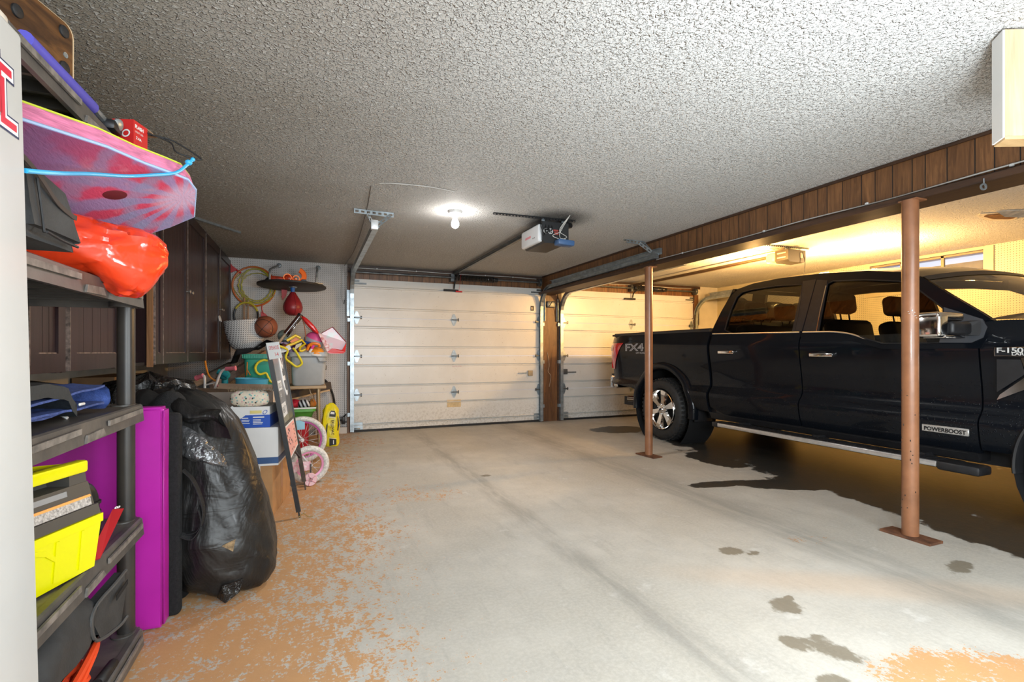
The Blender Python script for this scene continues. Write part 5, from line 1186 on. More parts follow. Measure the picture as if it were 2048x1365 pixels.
# ---- trash bags
def m_bag(name, r=.22, sc=1., st=.6):
    t = NT(name); n1 = t.noise(4.5*sc, 4, .55, t.mapping((1, 1, .38), (.5, .2, 0)), 1.8); n2 = t.noise(13*sc, 2, .5, t.mapping((.5, 1, 1.3)), 2.); c = t.mix(t.mapr(n1, .4, .7), (.010, .0095, .0095), (.026, .024, .022)); t.color(c)
    t.b.inputs['Roughness'].default_value = r; t.b.inputs['Specular IOR Level'].default_value = .36; t.b.inputs['Coat Weight'].default_value = .12; t.b.inputs['Coat Roughness'].default_value = .2
    t.bump(t.math('ADD', n1, t.math('MULTIPLY', n2, .2)), st, .04); return t.m
m_tr, m_tr2 = m_bag('black_trash_bag', .40, .8, .5), m_bag('shiny_trash_bag', .13, 2.6, 1.)
RV, FV = V((.9269, -.3754, 0)), V((.3754, .9269, 0))
T0 = 2.36; base_ = FV*T0+RV*((440-1024)*T0/991.06)
LV = [(0., 392, 520, .10), (.02, 368, 536, .15), (.05, 352, 543, .185), (.10, 344, 547, .21), (.19, 340, 545, .225), (.30, 338, 536, .225), (.41, 337, 523, .215), (.57, 333, 503, .20), (.70, 322, 485, .17), (.79, 312, 470, .15), (.85, 305, 445, .13), (.895, 302, 415, .11), (.93, 318, 385, .06), (.935, 335, 360, .01)]
def tbv(u, v):
    a = 2*pi*u; z = .95*v; l = interp([(q[0], q[1]) for q in LV], z); r = interp([(q[0], q[2]) for q in LV], z); dp = interp([(q[0], q[3]) for q in LV], z)
    cxp = ((l+r)/2-440)*T0/991.06; hw = (r-l)/2*T0/991.06
    k = .985+.05*sin(a*7+z*5+2*fbm((cos(a), sin(a), z), 2))*sst(z, .35, .85)+.075*fbm((cos(a)*.8, sin(a)*.8, z*2.0), 1.4, (5, 2, 1))+.022*sin(z*44+4*sin(a*2+1)+3*fbm((cos(a), sin(a), z*2), 2))*(1-sst(z, .08, .5))
    p = base_+RV*(cxp+hw*cos(a)*k)+FV*(dp*sin(a)*k); return (p.x, p.y, max(.004, z+.015*fbm((cos(a), sin(a), z*3), 2)))
bg = thing('trash_bag', 'big stuffed black trash bag standing beside the magenta mat', 'trash bag', (base_.x, base_.y, 0))
MB().grid(tbv, 88, 70, cu=True).build('bag_body', m_tr, bg)
mb = MB()
def shiny(s, t_):
    u, v = lerp(.62, .90, s), lerp(.90, .64, s)+(t_-.5)*lerp(.05, .17, sin(pi*s)); p = V(tbv(u, v)); c_ = V((base_.x, base_.y, p.z)); d = (p-c_).normalized()
    return p+d*(.016+.010*abs(fbm(p, 22)))*sst(min(s, 1-s, t_, 1-t_), -.02, .12)
mb.grid(shiny, 40, 16); mb.build('painted_sheen', mat('sheen_patch', (.16, .16, .165), .22, .55, var=(20, .6), bump=(26, .9), dist=.02), bg, 'pale crinkled patch standing for sheen on the bag')  # raised pale metallic patch, the glint on the plastic put into colour
p0, p1, p2 = (V(tbv(u, v)) for u, v in ((.835, .275), (.875, .285), (.862, .235))); nn_ = -FV*.004+RV*.004
MB().add([p0+nn_, p1+nn_, p2+nn_], [(0, 1, 2)]).build('torn_hole', mat('brown_contents', (.30, .20, .10), .8, var=(60, .6)), bg)
# loose open mouth folded over towards the right
def mouth(u, v):
    e = V(base_)+RV*lerp(-.29, .075, u)+FV*(-.135+.015*sin(u*9)); z = .935-.10*u**1.3-.12*v*(1-.45*u)+.010*sin(u*14+v*3)
    w = -FV*(.05*sin(pi*v)+.012*sin(u*11)); return (e.x+w.x+RV.x*.03*v, e.y+w.y+RV.y*.03*v, z)
mb = MB(); mb.grid(mouth, 30, 8); mb.grid(lambda u, v: V(mouth(u, v))+FV*.004, 30, 8)
tip = V(base_)+RV*.075-FV*.14-UZ_*.035
mb.add([tip+V((0, 0, .87)), tip+RV*.045+V((0, 0, .79)), tip+RV*.04+FV*.03+V((0, 0, .745)), tip-RV*.03+V((0, 0, .765)), tip-RV*.10+V((0, 0, .80))], [(0, 1, 2, 3), (0, 3, 4)]); mb.build('open_mouth', m_tr, bg)
mb = MB(); o = V(base_)-FV*.02
mb.add([o+RV*.075-FV*.13+V((0, 0, .01)), o+RV*.12-FV*.17+V((0, 0, .08)), o+RV*.185-FV*.115+V((0, 0, .09)), o+RV*.17-FV*.12+V((0, 0, .03)), o+RV*.135-FV*.17+V((0, 0, .004))], [(0, 1, 3, 4), (1, 2, 3)]); mb.build('torn_corner', m_tr2, bg)
def sack(name, label, c, r, h, seed, m, par=None):
    t = thing(name, label, 'trash bag', (c[0], c[1], 0))
    def f(u, v):
        a = 2*pi*u; z = h*v; rr = interp([(0, .5), (.05, .85), (.2, 1.), (.6, .98), (.85, .9), (.96, .72), (1, .02)], v)
        k = rr*(1+.20*fbm((cos(a), sin(a), z*2), 1.6, (seed, 0, 0))+.05*sin(7*a+seed+z*5)); return (c[0]+r[0]*k*cos(a), c[1]+r[1]*k*sin(a), max(.004, z+.03*fbm((cos(a), sin(a), z*2), 2.2, (seed, 3, 0))))
    MB().grid(f, 72, 48, cu=True).build('bag_body', m, t); return t
sack('trash_bag', 'shiny black trash bag behind the gym mat, under the tall cabinet', (-.82, 3.24), (.27, .27), .985, 4, m_tr2)
sack('trash_bag', 'black trash bag behind the shelf rack, under the short cabinet', (-1.30, 3.05), (.20, .40), .97, 9, m_tr)
tag(MB().sphere((-.60, 2.66, .80), (.085, .10, .135), 18, 12, warp=lambda p, d: p+d*.02*fbm(p, 8)).cyl((-.60, 2.66, .0), (-.60, 2.66, .70), .08, .08, 14).build('mesh_sack', m_felt), 'dark mesh sack top poking up behind the magenta mat', 'sack')
# ================================================================ back-left pile: boxes, sign, bikes, table, toys, wall hangings
m_card = mat('brown_cardboard', (.50, .27, .115), .75, var=(5, .2), bump=(50, .1))
m_card2 = mat('faded_cardboard', (.44, .31, .22), .75, var=(6, .25))
m_wcard = mat('white_carton', (.76, .74, .72), .55, var=(4, .06))
m_navyp = mat('navy_print_band', (.045, .10, .24), .5, var=(12, .2))
m_ink = mat('black_ink', (.015, .015, .015), .6)
m_paper = mat('white_paper', (.80, .79, .77), .6)
def carton(mb, P, ux, w, d, z0, z1, mi=0):
    """box with front right bottom corner P, front running to -ux, depth along its normal"""
    ux = V((ux[0], ux[1], 0)).normalized(); dn = V((-ux.y, ux.x, 0)); P = V((P[0], P[1], 0))
    q = [P-ux*w, P, P+dn*d, P-ux*w+dn*d]
    mb.add([p+V((0, 0, z0)) for p in q]+[p+V((0, 0, z1)) for p in q], [(3,2,1,0), (4,5,6,7), (0,1,5,4), (1,2,6,5), (2,3,7,6), (3,0,4,7)], mi); return ux, dn
UZ = V((0, 0, 1))
# lowest brown box
uxb = V((.990, -.139, 0)); Pb = V((-.241, 3.68, 0))
t = thing('cardboard_box', 'plain brown cardboard box on the floor, lowest of the stack behind the trash bag', 'box', Pb-uxb*.25)
mb = MB(); ux, dn = carton(mb, Pb, uxb, .52, .60, .002, .350); mb.build('carton', m_card, t)
mb = MB(); mb.prism([Pb-ux*.225-dn*.001+UZ*.10, Pb-ux*.07-dn*.001+UZ*.08, Pb-ux*.07-dn*.001+UZ*.262, Pb-ux*.225-dn*.001+UZ*.262], -dn*.001).prism([Pb-ux*.19-dn*.001+UZ*.29, Pb-ux*.075-dn*.001+UZ*.29, Pb-ux*.075-dn*.001+UZ*.346, Pb-ux*.19-dn*.001+UZ*.346], -dn*.001); sl = mb.build('shipping_label', m_paper, t)
mb = MB()
for z in (.235, .215, .19, .17): mb.prism([Pb-ux*.21-dn*.0022+UZ*z, Pb-ux*(.13 if z > .2 else .15)-dn*.0022+UZ*z, Pb-ux*(.13 if z > .2 else .15)-dn*.0022+UZ*(z+.006), Pb-ux*.21-dn*.0022+UZ*(z+.006)], -dn*.0004)
mb.prism([Pb-ux*.105-dn*.0022+UZ*.15, Pb-ux*.08-dn*.0022+UZ*.15, Pb-ux*.08-dn*.0022+UZ*.172, Pb-ux*.105-dn*.0022+UZ*.172], -dn*.0004); mb.build('print', m_ink, sl)
mb = MB(); mb.prism([Pb+dn*.26+ux*.0005+UZ*.002, Pb+dn*.33+ux*.0005+UZ*.002, Pb+dn*.33+ux*.0005+UZ*.350, Pb+dn*.26+ux*.0005+UZ*.350], ux*.0008); mb.build('tape', mat('glossy_brown_tape', (.42, .22, .09), .25), t)
# white carton, upside down print
Pw = V((-.205, 3.645, 0)); uxw = V((.993, -.118, 0))
t = thing('white_carton', 'white moving carton with blue base band, upside down on the brown box', 'box', Pw-uxw*.28+UZ*.352)
mb = MB(); ux, dn = carton(mb, Pw, uxw, .56, .44, .3525, .606); mb.build('carton', m_wcard, t)
mb = MB(); carton(mb, Pw+ux*.001-dn*.001, uxw, .562, .442, .366, .408)
mb.prism([Pw-ux*.56-dn*.002+UZ*.375, Pw-ux*.325-dn*.002+UZ*.375, Pw-ux*.315-dn*.002+UZ*.41, Pw-ux*.34-dn*.002+UZ*.425, Pw-ux*.42-dn*.002+UZ*.452, Pw-ux*.56-dn*.002+UZ*.452], -dn*.001); bd = mb.build('blue_band', m_navyp, t)
MB().text('Blue', .062, Pw-ux*.335-dn*.0035+UZ*.424, -ux, -UZ, .0005, offset=.002).build('lettering', m_paper, bd)
MB().tube([Pw-ux*.56-dn*.004+UZ*.376, Pw-ux*.327-dn*.004+UZ*.376, Pw-ux*.317-dn*.004+UZ*.41, Pw-ux*.34-dn*.004+UZ*.424], .0022, 4).build('band_outline', m_paper, bd)
mb = MB(); mb.text('21', .055, Pw-ux*.405-dn*.001+UZ*.585, -ux, -UZ, .0012, offset=.0008)
for k in range(11): mb.prism([Pw-ux*(.43-.0085*k)-dn*.001+UZ*.488, Pw-ux*(.43-.0085*k-.002-.003*(k % 3 == 0))-dn*.001+UZ*.488, Pw-ux*(.43-.0085*k-.002-.003*(k % 3 == 0))-dn*.001+UZ*.525, Pw-ux*(.43-.0085*k)-dn*.001+UZ*.525], -dn*.0008)
mb.build('barcode', m_ink, t)
# blue game box
Pg = V((-.255, 3.66, 0))
t = thing('blue_box', 'flat blue and white printed box on the white carton', 'box', Pg-ux*.14+UZ*.607)
mb = MB(); carton(mb, Pg, uxw, .29, .30, .6075, .690); mb.build('carton', mat('royal_blue_print', (.03, .10, .48), .4, var=(8, .2)), t)
mb = MB(); carton(mb, Pg-ux*.002+dn*.002, uxw, .286, .29, .690, .745); lid = mb.build('white_lid', m_wcard, t)
mb = MB()
for k, (a, z, w, h) in enumerate([(.165, .672, .085, .007), (.165, .657, .06, .004), (.165, .648, .06, .004), (.165, .638, .075, .004), (.165, .628, .07, .004), (.275, .668, .05, .006), (.275, .655, .06, .004), (.275, .646, .055, .004), (.275, .634, .06, .004)]):
    p = Pg-ux*a*.62-dn*.001+UZ*z; mb.prism([p, p+ux*w*.8, p+ux*w*.8+UZ*h, p+UZ*h], -dn*.0006)
mb.build('fine_print', m_paper, t)
mb = MB(); mb.lathe([(.008, .0006), (.011, .0006)], Pg-ux*.03-dn*.0+UZ*.708, -dn, 14, sx=1.6); mb.build('seal', mat('royal_blue_print', (.03, .10, .48)), lid)
mb = MB(); p = Pg-ux*.12-dn*.001+UZ*.7; mb.prism([p, p+ux*.07, p+ux*.07+UZ*.02, p+UZ*.02], -dn*.0006); mb.build('yellow_print', mat('pale_yellow_print', (.75, .62, .22), .5), lid)
# floral pouch with straw fringe
def m_flor():
    t = NT('floral_fabric'); vo = t.node('ShaderNodeTexVoronoi', Scale=70.); t.L(t.pos, vo.inputs['Vector']); s = t.node('ShaderNodeSeparateColor'); t.L(vo.outputs['Color'], s.inputs[0])
    c = t.mix(t.mapr(s.outputs[0], .45, .55), (.72, .60, .45), (.70, .42, .40)); c = t.mix(t.mapr(s.outputs[1], .7, .75), c, (.20, .42, .40)); c = t.mix(t.mapr(s.outputs[2], .82, .86), c, (.05, .04, .03)); c = t.mix(t.mapr(vo.outputs['Distance'], .35, .5), c, (.74, .64, .50))
    t.color(c); t.b.inputs['Roughness'].default_value = .8; return t.m
fp = thing('floral_pouch', 'floral fabric pouch with straw fringe lying on the blue box', 'pouch', Pg-ux*.13+UZ*.746)
cpt = Pg-ux*.125+dn*.02
def pou(p, d): 
    q = V(p); k = 1+.10*fbm(q, 14); return V(cpt+UZ*.80)+(q-V(cpt+UZ*.80))*k
Mx = Matrix.Translation(cpt+UZ*.80) @ Matrix.Rotation(-.12, 4, 'Z')
mb = MB(); mb.sphere((0, 0, 0), (.118, .05, .055), 26, 14, M=Mx, warp=lambda p, d: V((math.copysign(abs(d.x)**.6, d.x)*.118, math.copysign(abs(d.y)**.8, d.y)*.05, math.copysign(abs(d.z)**.65, d.z)*.054))*(1+.06*fbm(d, 3))); mb.build('pouch', m_flor(), fp)
mb = MB()
for k in range(90):
    u = random.uniform(-.14, .14); a = cpt+ux*u+dn*.035+UZ*(.842+.006*random.random()); mb.add([a, a+ux*.003, a+ux*random.uniform(-.02, .02)+UZ*random.uniform(.02, .05)+dn*random.uniform(0, .03)], [(0, 1, 2)])
fr_ = mb.build('fringe', mat('straw_fringe', (.23, .16, .09), .8), fp); fr_['kind'] = 'stuff'
tag(MB().prism([Pg-ux*.285-dn*.012+UZ*.688, Pg-ux*.215-dn*.03+UZ*.640, Pg-ux*.145-dn*.02+UZ*.690, Pg-ux*.225-dn*.004+UZ*.755], (0, .002, 0)).build('paper_card', m_paper), 'white paper card leaning on the front of the blue box', 'card')
tag(MB().prism([Pg-ux*.325-dn*.006+UZ*.608, Pg-ux*.205-dn*.014+UZ*.608, Pg-ux*.215-dn*.010+UZ*.685, Pg-ux*.33-dn*.003+UZ*.70], (0, .006, 0)).build('picture_book', mat('gold_floral_print', (.50, .36, .09), .5, var=(30, .8), col2=(.13, .09, .25))), 'gold and purple picture book leaning against the blue box', 'book')
# open carton behind
Po = V((-.300, 4.62, 0)); uxo = V((.987, -.16, 0))
t = thing('open_carton', 'large pale open carton with raised flaps behind the box stack', 'box', Po-uxo*.25)
uo = uxo.normalized(); do = V((-uo.y, uo.x, 0)); W_, D_, H_ = .54, .36, .775
mb = MB(); q = [Po-uo*W_, Po, Po+do*D_, Po-uo*W_+do*D_]; th = .006
for a, b in ((q[0], q[1]), (q[1], q[2]), (q[2], q[3]), (q[3], q[0])):
    n_ = (b-a).cross(UZ).normalized(); mb.prism([a+UZ*.003, b+UZ*.003, b+UZ*H_, a+UZ*H_], -n_*th)
mb.prism([p+UZ*.003 for p in q], UZ*.01); mb.build('carton', mat('beige_carton', (.62, .53, .46), .7, var=(4, .12)), t)
mb = MB(); mb.prism([q[0]+UZ*H_, q[1]+UZ*H_, q[1]-do*.02-uo*.03+UZ*(H_+.012), q[0]-do*.10+UZ*(H_+.045)], do*.004)
mb.build('flap', m_card2, t); mb = MB(); mb.prism([q[2]+UZ*H_, q[3]+UZ*H_, q[3]+do*.05+UZ*(H_+.05), q[2]+do*.05+UZ*(H_+.03)], do*.004); mb.build('flap', m_card2, t)
mb = MB(); p = Po-uo*.16-do*.001+UZ*.70
mb.tube([p-uo*.07, p+UZ*.055, p+uo*.07, p-uo*.07], .002, 4).build('print', m_ink, t)
mb = MB(); p = Po-uo*.005-do*.002+UZ*.52; mb.prism([p-uo*.10, p+uo*.0, p+UZ*.006, p-uo*.10+UZ*.006], -do*.001).build('tape', m_ink, t)

# ---- real estate yard sign leaning back, standing on two spikes
m_sgnf = mat('black_sign_frame', (.014, .014, .016), .4, var=(18, .4)); m_rustleg = mat('rusty_leg', (.075, .055, .042), .7, var=(26, .6))
m_sgn = mat('charcoal_sign_panel', (.17, .17, .178), .22, var=(2.5, .25)); m_wpr = mat('white_print2', (.85, .85, .85), .4)
S0, S1 = V((-.072, 3.60, 0)), V((-.043, 4.31, 0)); S0t, S1t = V((-.266, 3.625, 1.150)), V((-.222, 4.40, 1.10))
yu = (S1-S0).normalized(); nu0 = V((yu.y, -yu.x, 0))
sg = thing('yard_sign', 'black metal yard sign frame with panel leaning back against the box stack', 'sign', (S0+S1)/2)
def sp(u, v): return (S0.lerp(S1, u)).lerp(S0t.lerp(S1t, u), v)
sup = (S0t-S0).normalized(); sn = yu.cross(sup).normalized()
sn = sn if sn.x > 0 else -sn
def bar(mb, a, b, w, th_, sd):
    a, b = V(a), V(b); d = (b-a).normalized(); s_ = V(sd); s_ = (s_-d*s_.dot(d)).normalized(); n_ = d.cross(s_)
    vs = [p+s_*i*w/2+n_*j*th_/2 for p in (a, b) for i, j in ((-1, -1), (1, -1), (1, 1), (-1, 1))]
    return mb.add(vs, [(0,1,5,4), (1,2,6,5), (2,3,7,6), (3,0,4,7), (3,2,1,0), (4,5,6,7)])
mb = MB(); bar(mb, sp(0, .035), sp(0, 1.), .028, .028, yu); bar(mb, sp(0, .0), sp(0, .04), .010, .010, yu); mb.build('leg', m_sgnf, sg)
mb = MB(); bar(mb, sp(1, .06), sp(1, .55), .03, .03, yu); bar(mb, sp(1, .0), sp(1, .07), .011, .011, yu); l2 = mb.build('leg', m_rustleg, sg, 'rusty sign leg')
mb = MB(); bar(mb, sp(1, .54), sp(1, 1.), .032, .034, yu); mb.build('upper_bar', m_sgnf, l2)
mb = MB()
for v_ in (.985, .535): bar(mb, sp(0, v_), sp(1, v_), .02, .02, sup)
bar(mb, sp(.03, .46), sp(.97, .24), .012, .012, sup); mb.build('cross_bar', m_sgnf, sg)
pn = [sp(.025, .545), sp(.975, .545), sp(.975, .975), sp(.025, .975)]
mb = MB(); mb.prism([p+sn*.006 for p in pn], sn*.004); pan = mb.build('sign_panel', m_sgn, sg)
mb = MB(); mb.prism([p+sn*.0102 for p in (sp(.52, .545), sp(.975, .545), sp(.975, .975), sp(.52, .975))], sn*.0006); mb.build('dark_panel_half', mat('navy_black_panel', (.018, .020, .026), .22), pan)
def stext(s, size, u, v, mb, rot=False, sx=1., off=0., d=.0118):
    o = sp(u, v)+sn*0
    if rot: return mb.text(s, size, o, -sup, yu, d, offset=off, sx=sx)
    return mb.text(s, size, o, yu, sup, d, offset=off, sx=sx)
mb = MB(); stext('21', .20, .58, .955, mb, True, 1.1, .006); mb.tube(curve([sp(.50, .985)+sn*.011, sp(.50, .86)+sn*.011, sp(.53, .76)+sn*.011, sp(.62, .70)+sn*.011, sp(.68, .73)+sn*.011], 6), .007, 5); mb.build('emblem', m_wpr, pan)
mb = MB(); mb.prism([p+sn*.0105 for p in (sp(.08, .735), sp(.36, .742), sp(.36, .80), sp(.08, .793))], sn*.0006); mb.prism([p+sn*.0105 for p in (sp(.08, .578), sp(.42, .586), sp(.42, .665), sp(.08, .657))], sn*.0006); pl1 = mb.build('white_patch', m_wpr, pan)
mb = MB(); stext('SOLD', .052, .10, .748, mb, sx=1.35); stext('REALTY', .06, .10, .60, mb, sx=1.0); mb.build('patch_lettering', m_ink, pl1)
mb = MB(); stext('Jack', .05, .12, .695, mb, sx=1.1, d=.0108); mb.build('small_lettering', m_wpr, pan)
# hanging red and white rider
rd = [sp(.05, .335), sp(.95, .335), sp(.95, .525), sp(.05, .525)]
mb = MB(); mb.prism([p+sn*.004 for p in rd], sn*.003); rp = mb.build('rider_panel', m_wpr, sg)
mb = MB(); mb.prism([p+sn*.0075 for p in (sp(.09, .345), sp(.91, .345), sp(.91, .515), sp(.09, .515))], sn*.0004); rr_ = mb.build('red_field', mat('coral_print', (.85, .22, .17), .45, var=(60, .3), col2=(.9, .62, .56)), rp)
mb = MB()
for k in range(26): a, b = random.uniform(.12, .84), random.uniform(.355, .495); mb.prism([p+sn*.0082 for p in (sp(a, b), sp(a+.04, b), sp(a+.04, b+.010), sp(a, b+.010))], sn*.0003)
pm = mb.build('small_print', m_ink, rr_); pm['kind'] = 'stuff'
# open house tag on the near leg
tg = thing('open_house_tag', 'white open house tag with red lettering on top of the yard sign', 'sign', (-.24, 3.66, 1.06))
tp = [(-.2750, 3.610, 1.178), (-.2700, 3.760, 1.182), (-.2350, 3.760, 1.058), (-.2380, 3.640, 1.050)]
tp = [V((-.274, 3.600, 1.166)), V((-.196, 3.570, 1.174)), V((-.176, 3.565, 1.070)), V((-.252, 3.595, 1.056))]
tn = (tp[1]-tp[0]).cross(tp[0]-tp[3]).normalized(); tn = tn if tn.y < 0 else -tn
MB().prism([p+tn*.0 for p in tp], tn*.003).build('tag_plate', m_paper, tg)
e1 = (tp[1]-tp[0]).normalized(); e2 = (tp[0]-tp[3]).normalized()
mb = MB(); mb.text('OPEN', .036, tp[0]+e1*.012-e2*.048, e1, e2, .0036, offset=.0004, sx=.33).text('HOUSE', .036, tp[0]+e1*.044-e2*.048, e1, e2, .0036, offset=.0004, sx=.28).text('1-4', .036, tp[0]+e1*.040-e2*.092, e1, e2, .0036, offset=.0006, sx=.55)
mb.build('lettering', mat('red_ink', (.72, .12, .12), .5), tg)
tag(MB().tube(curve([(-.08, 3.57, .01), (-.05, 3.58, .03), (-.02, 3.56, .012), (.01, 3.57, .008)], 5), .003, 5).tube([(-.05, 3.58, .03), (-.04, 3.60, .045)], .002, 5).build('dry_twig', mat('dry_straw', (.30, .20, .07), .8)), 'dry twig at the spike of the yard sign', 'twig')

# ---- bicycles
m_wt = mat('white_tyre', (.74, .71, .66), .6, var=(60, .35), bump=(70, .6)); m_pinkrim = mat('pink_rim', (.80, .30, .48), .35); m_purrim = mat('purple_rim', (.52, .10, .34), .35)
m_bwhite = mat('bike_white', (.78, .77, .76), .3); m_grip = mat('pink_grip', (.80, .20, .26), .5); m_spoke = mat('bright_spoke', (.72, .70, .70), .3, .6)
def wheel_b(c, ax, R, rt, rimm, parent, ns=20, name='wheel'):
    c, ax = V(c), V(ax).normalized(); u = ax.cross(UZ).normalized()
    tor = lambda r0, rr, a0=0: [(r0+rr*cos(k*pi/5), rr*sin(k*pi/5)) for k in range(11)]
    w = MB().lathe(tor(R-rt, rt), c, ax, 44).build(name, m_wt, parent)
    mb = MB(); mb.lathe([(R-2*rt-.012, -.008), (R-2*rt-.012, .008), (R-1.7*rt, .013), (R-1.7*rt, -.013), (R-2*rt-.012, -.008)], c, ax, 40); mb.build('rim', rimm, w)
    mb = MB()
    for k in range(ns):
        a = 2*pi*k/ns; d0 = u*cos(a+.5*(-1)**k)+UZ*sin(a+.5*(-1)**k); d1 = u*cos(a)+UZ*sin(a); mb.cyl(c+d0*.02+ax*.02*(-1)**k, c+d1*(R-2*rt), .0016, n=5)
    sp_ = mb.build('spokes', m_spoke, w)
    MB().cyl(c-ax*.035, c+ax*.035, .018, n=12).cyl(c-ax*.05, c+ax*.05, .007, n=8).build('hub', m_bwhite, w)
    return w
# larger bike, handlebar with pink grips
b1 = thing('kids_bicycle', 'larger white kids bicycle with pink grips behind the boxes', 'bicycle', (-.45, 5.35, 0))
rw = V((-.085, 5.35, .234)); fw_ = V((-.80, 5.42, .234)); axn = V((.08, -1, 0)).normalized()
wheel_b(rw, axn, .234, .026, m_purrim, b1); wheel_b(fw_, V((.5, -.87, 0)), .234, .026, m_purrim, b1)
bbk = V((-.40, 5.38, .24)); seat_t = V((-.30, 5.37, .56)); head = V((-.74, 5.41, .58)); headb = V((-.765, 5.415, .46))
mb = MB()
for a, b, r in ((bbk, seat_t, .015), (seat_t, head, .016), (bbk, headb, .017), (head+V((.01, 0, .03)), headb, .018), (bbk, rw, .010), (seat_t, rw, .009)): mb.tube([a, b], r, 10)
mb.build('frame', m_bwhite, b1)
sdir = V((.87, .5, 0)); fo = MB()
for sgn in (-1, 1): fo.tube([headb, headb+sdir.cross(UZ)*0+V((.5, -.87, 0))*.05*sgn-UZ*.03, fw_+V((.5, -.87, 0))*.05*sgn], .010, 8)
fo.build('fork', m_grip, b1)
MB().cyl(head, (-.70, 5.40, .70), .014, n=10).rbox((-.845, 5.31, .665), (.05, .05, .05), .012, 2).tube([(-.70, 5.40, .68), (-.845, 5.31, .66)], .016, 8).build('stem', m_bwhite, b1)
hb = [(-.985, 5.37, .868), (-.945, 5.36, .884), (-.922, 5.337, .88), (-.916, 5.33, .83), (-.916, 5.33, .74), (-.905, 5.325, .705), (-.875, 5.315, .695), (-.855, 5.31, .705), (-.83, 5.30, .77), (-.795, 5.285, .88), (-.765, 5.27, .935), (-.72, 5.255, .952), (-.66, 5.23, .957)]
MB().tube(curve(hb, 4), .0115, 10).tube([(-.916, 5.33, .80), (-.815, 5.293, .825)], .007, 8).build('handlebar', m_bwhite, b1)
MB().tube([(-.99, 5.372, .864), (-.93, 5.342, .889)], .021, 12).tube([(-.995, 5.374, .863), (-.985, 5.37, .866)], .025, 12).build('grip', m_grip, b1)
MB().tube([(-.735, 5.258, .951), (-.655, 5.23, .957)], .019, 12).tube([(-.66, 5.231, .957), (-.65, 5.228, .958)], .023, 12).build('grip', m_grip, b1)
MB().tube(curve([(-.80, 5.28, .80), (-.76, 5.27, .74), (-.77, 5.28, .68), (-.79, 5.3, .66)], 5), .015, 8).build('brake_lever', m_grip, b1)
MB().cyl(seat_t, seat_t+UZ*.08, .012, n=8).sphere(seat_t+UZ*.10, (.11, .065, .035), 16, 8).build('saddle', mat('pink_seat', (.75, .25, .40), .5), b1)
# small bike with training wheels
b2 = thing('kids_bicycle', 'small white and pink bicycle with training wheels behind the yard sign', 'bicycle', (-.1, 4.75, 0))
r2 = V((-.014, 4.50, .160)); dr2 = V((-.985, -.17, 0)).normalized(); ax2 = V((dr2.y, -dr2.x, 0)); f2 = r2+dr2*.50
wheel_b(r2, ax2, .160, .026, m_pinkrim, b2, 16); wheel_b(f2, ax2, .160, .026, m_pinkrim, b2, 16)
k2 = r2+dr2*.22+UZ*.0; s2 = r2+dr2*.16+UZ*.23; h2 = r2+dr2*.40+UZ*.26
mb = MB()
for a, b, r in ((k2, s2, .014), (s2, h2, .014), (k2, h2-UZ*.06, .016), (k2, r2, .010), (s2, r2, .009), (h2, f2+ax2*.035, .010), (h2, f2-ax2*.035, .010)): mb.tube([a, b], r, 8)
mb.tube([h2, h2+UZ*.12-dr2*.02], .010, 8); mb.build('frame', m_bwhite, b2)
mb = MB(); cg = k2-ax2*0+(-ax2 if ax2.y > 0 else ax2)*0
vis = -ax2 if ax2.y > 0 else ax2
mb.prism([k2+vis*.035-UZ*.05-dr2*-.05, k2+vis*.035+UZ*.05+dr2*.05, r2+vis*.035+UZ*.035, r2+vis*.035-UZ*.035], vis*.012); mb.build('chain_guard', mat('guard_print', (.74, .62, .62), .5, var=(45, .4), col2=(.75, .25, .35)), b2)
mb = MB(); mb.tube(curve([h2+UZ*.12-ax2*.16+dr2*-.04, h2+UZ*.13-ax2*.05, h2+UZ*.13+ax2*.05, h2+UZ*.12+ax2*.16+dr2*-.04], 5), .009, 8); mb.build('handlebar', m_bwhite, b2)
mb = MB(); mb.sphere(s2+UZ*.05, (.06, .09, .03), 14, 8); mb.build('saddle', mat('blue_seat', (.02, .08, .42), .4), b2, 'blue saddle')
tw = r2+vis*.09+V((-.01, .0, -.105)); 
mb = MB(); mb.lathe([(.018, -.010), (.050, -.012), (.054, -.006), (.054, .006), (.050, .012), (.018, .010)], tw, vis, 24); tr0 = mb.build('training_wheel', mat('pale_pink_plastic', (.80, .52, .56), .45), b2)
mb = MB()
for k in range(5):
    a = 2*pi*k/5; u_ = vis.cross(UZ).normalized(); mb.tube([tw+vis*.012, tw+vis*.012+(u_*cos(a)+UZ*sin(a))*.05], .004, 5)
mb.build('wheel_rib', mat('rose_rib', (.62, .30, .36), .5), tr0)
MB().tube([tw, r2+vis*.07+UZ*.02, r2+vis*.04], .006, 6).build('training_bracket', mat('dark_bracket', (.10, .09, .085), .5, .5), b2)
MB().prism([(-.175, 5.295, .34), (-.06, 5.29, .345), (-.06, 5.295, .415), (-.11, 5.295, .435), (-.18, 5.295, .425)], (0, .012, 0)).build('plastic_flap', mat('sky_blue_plastic', (.30, .58, .72), .5), b1, 'pale blue plastic flap')
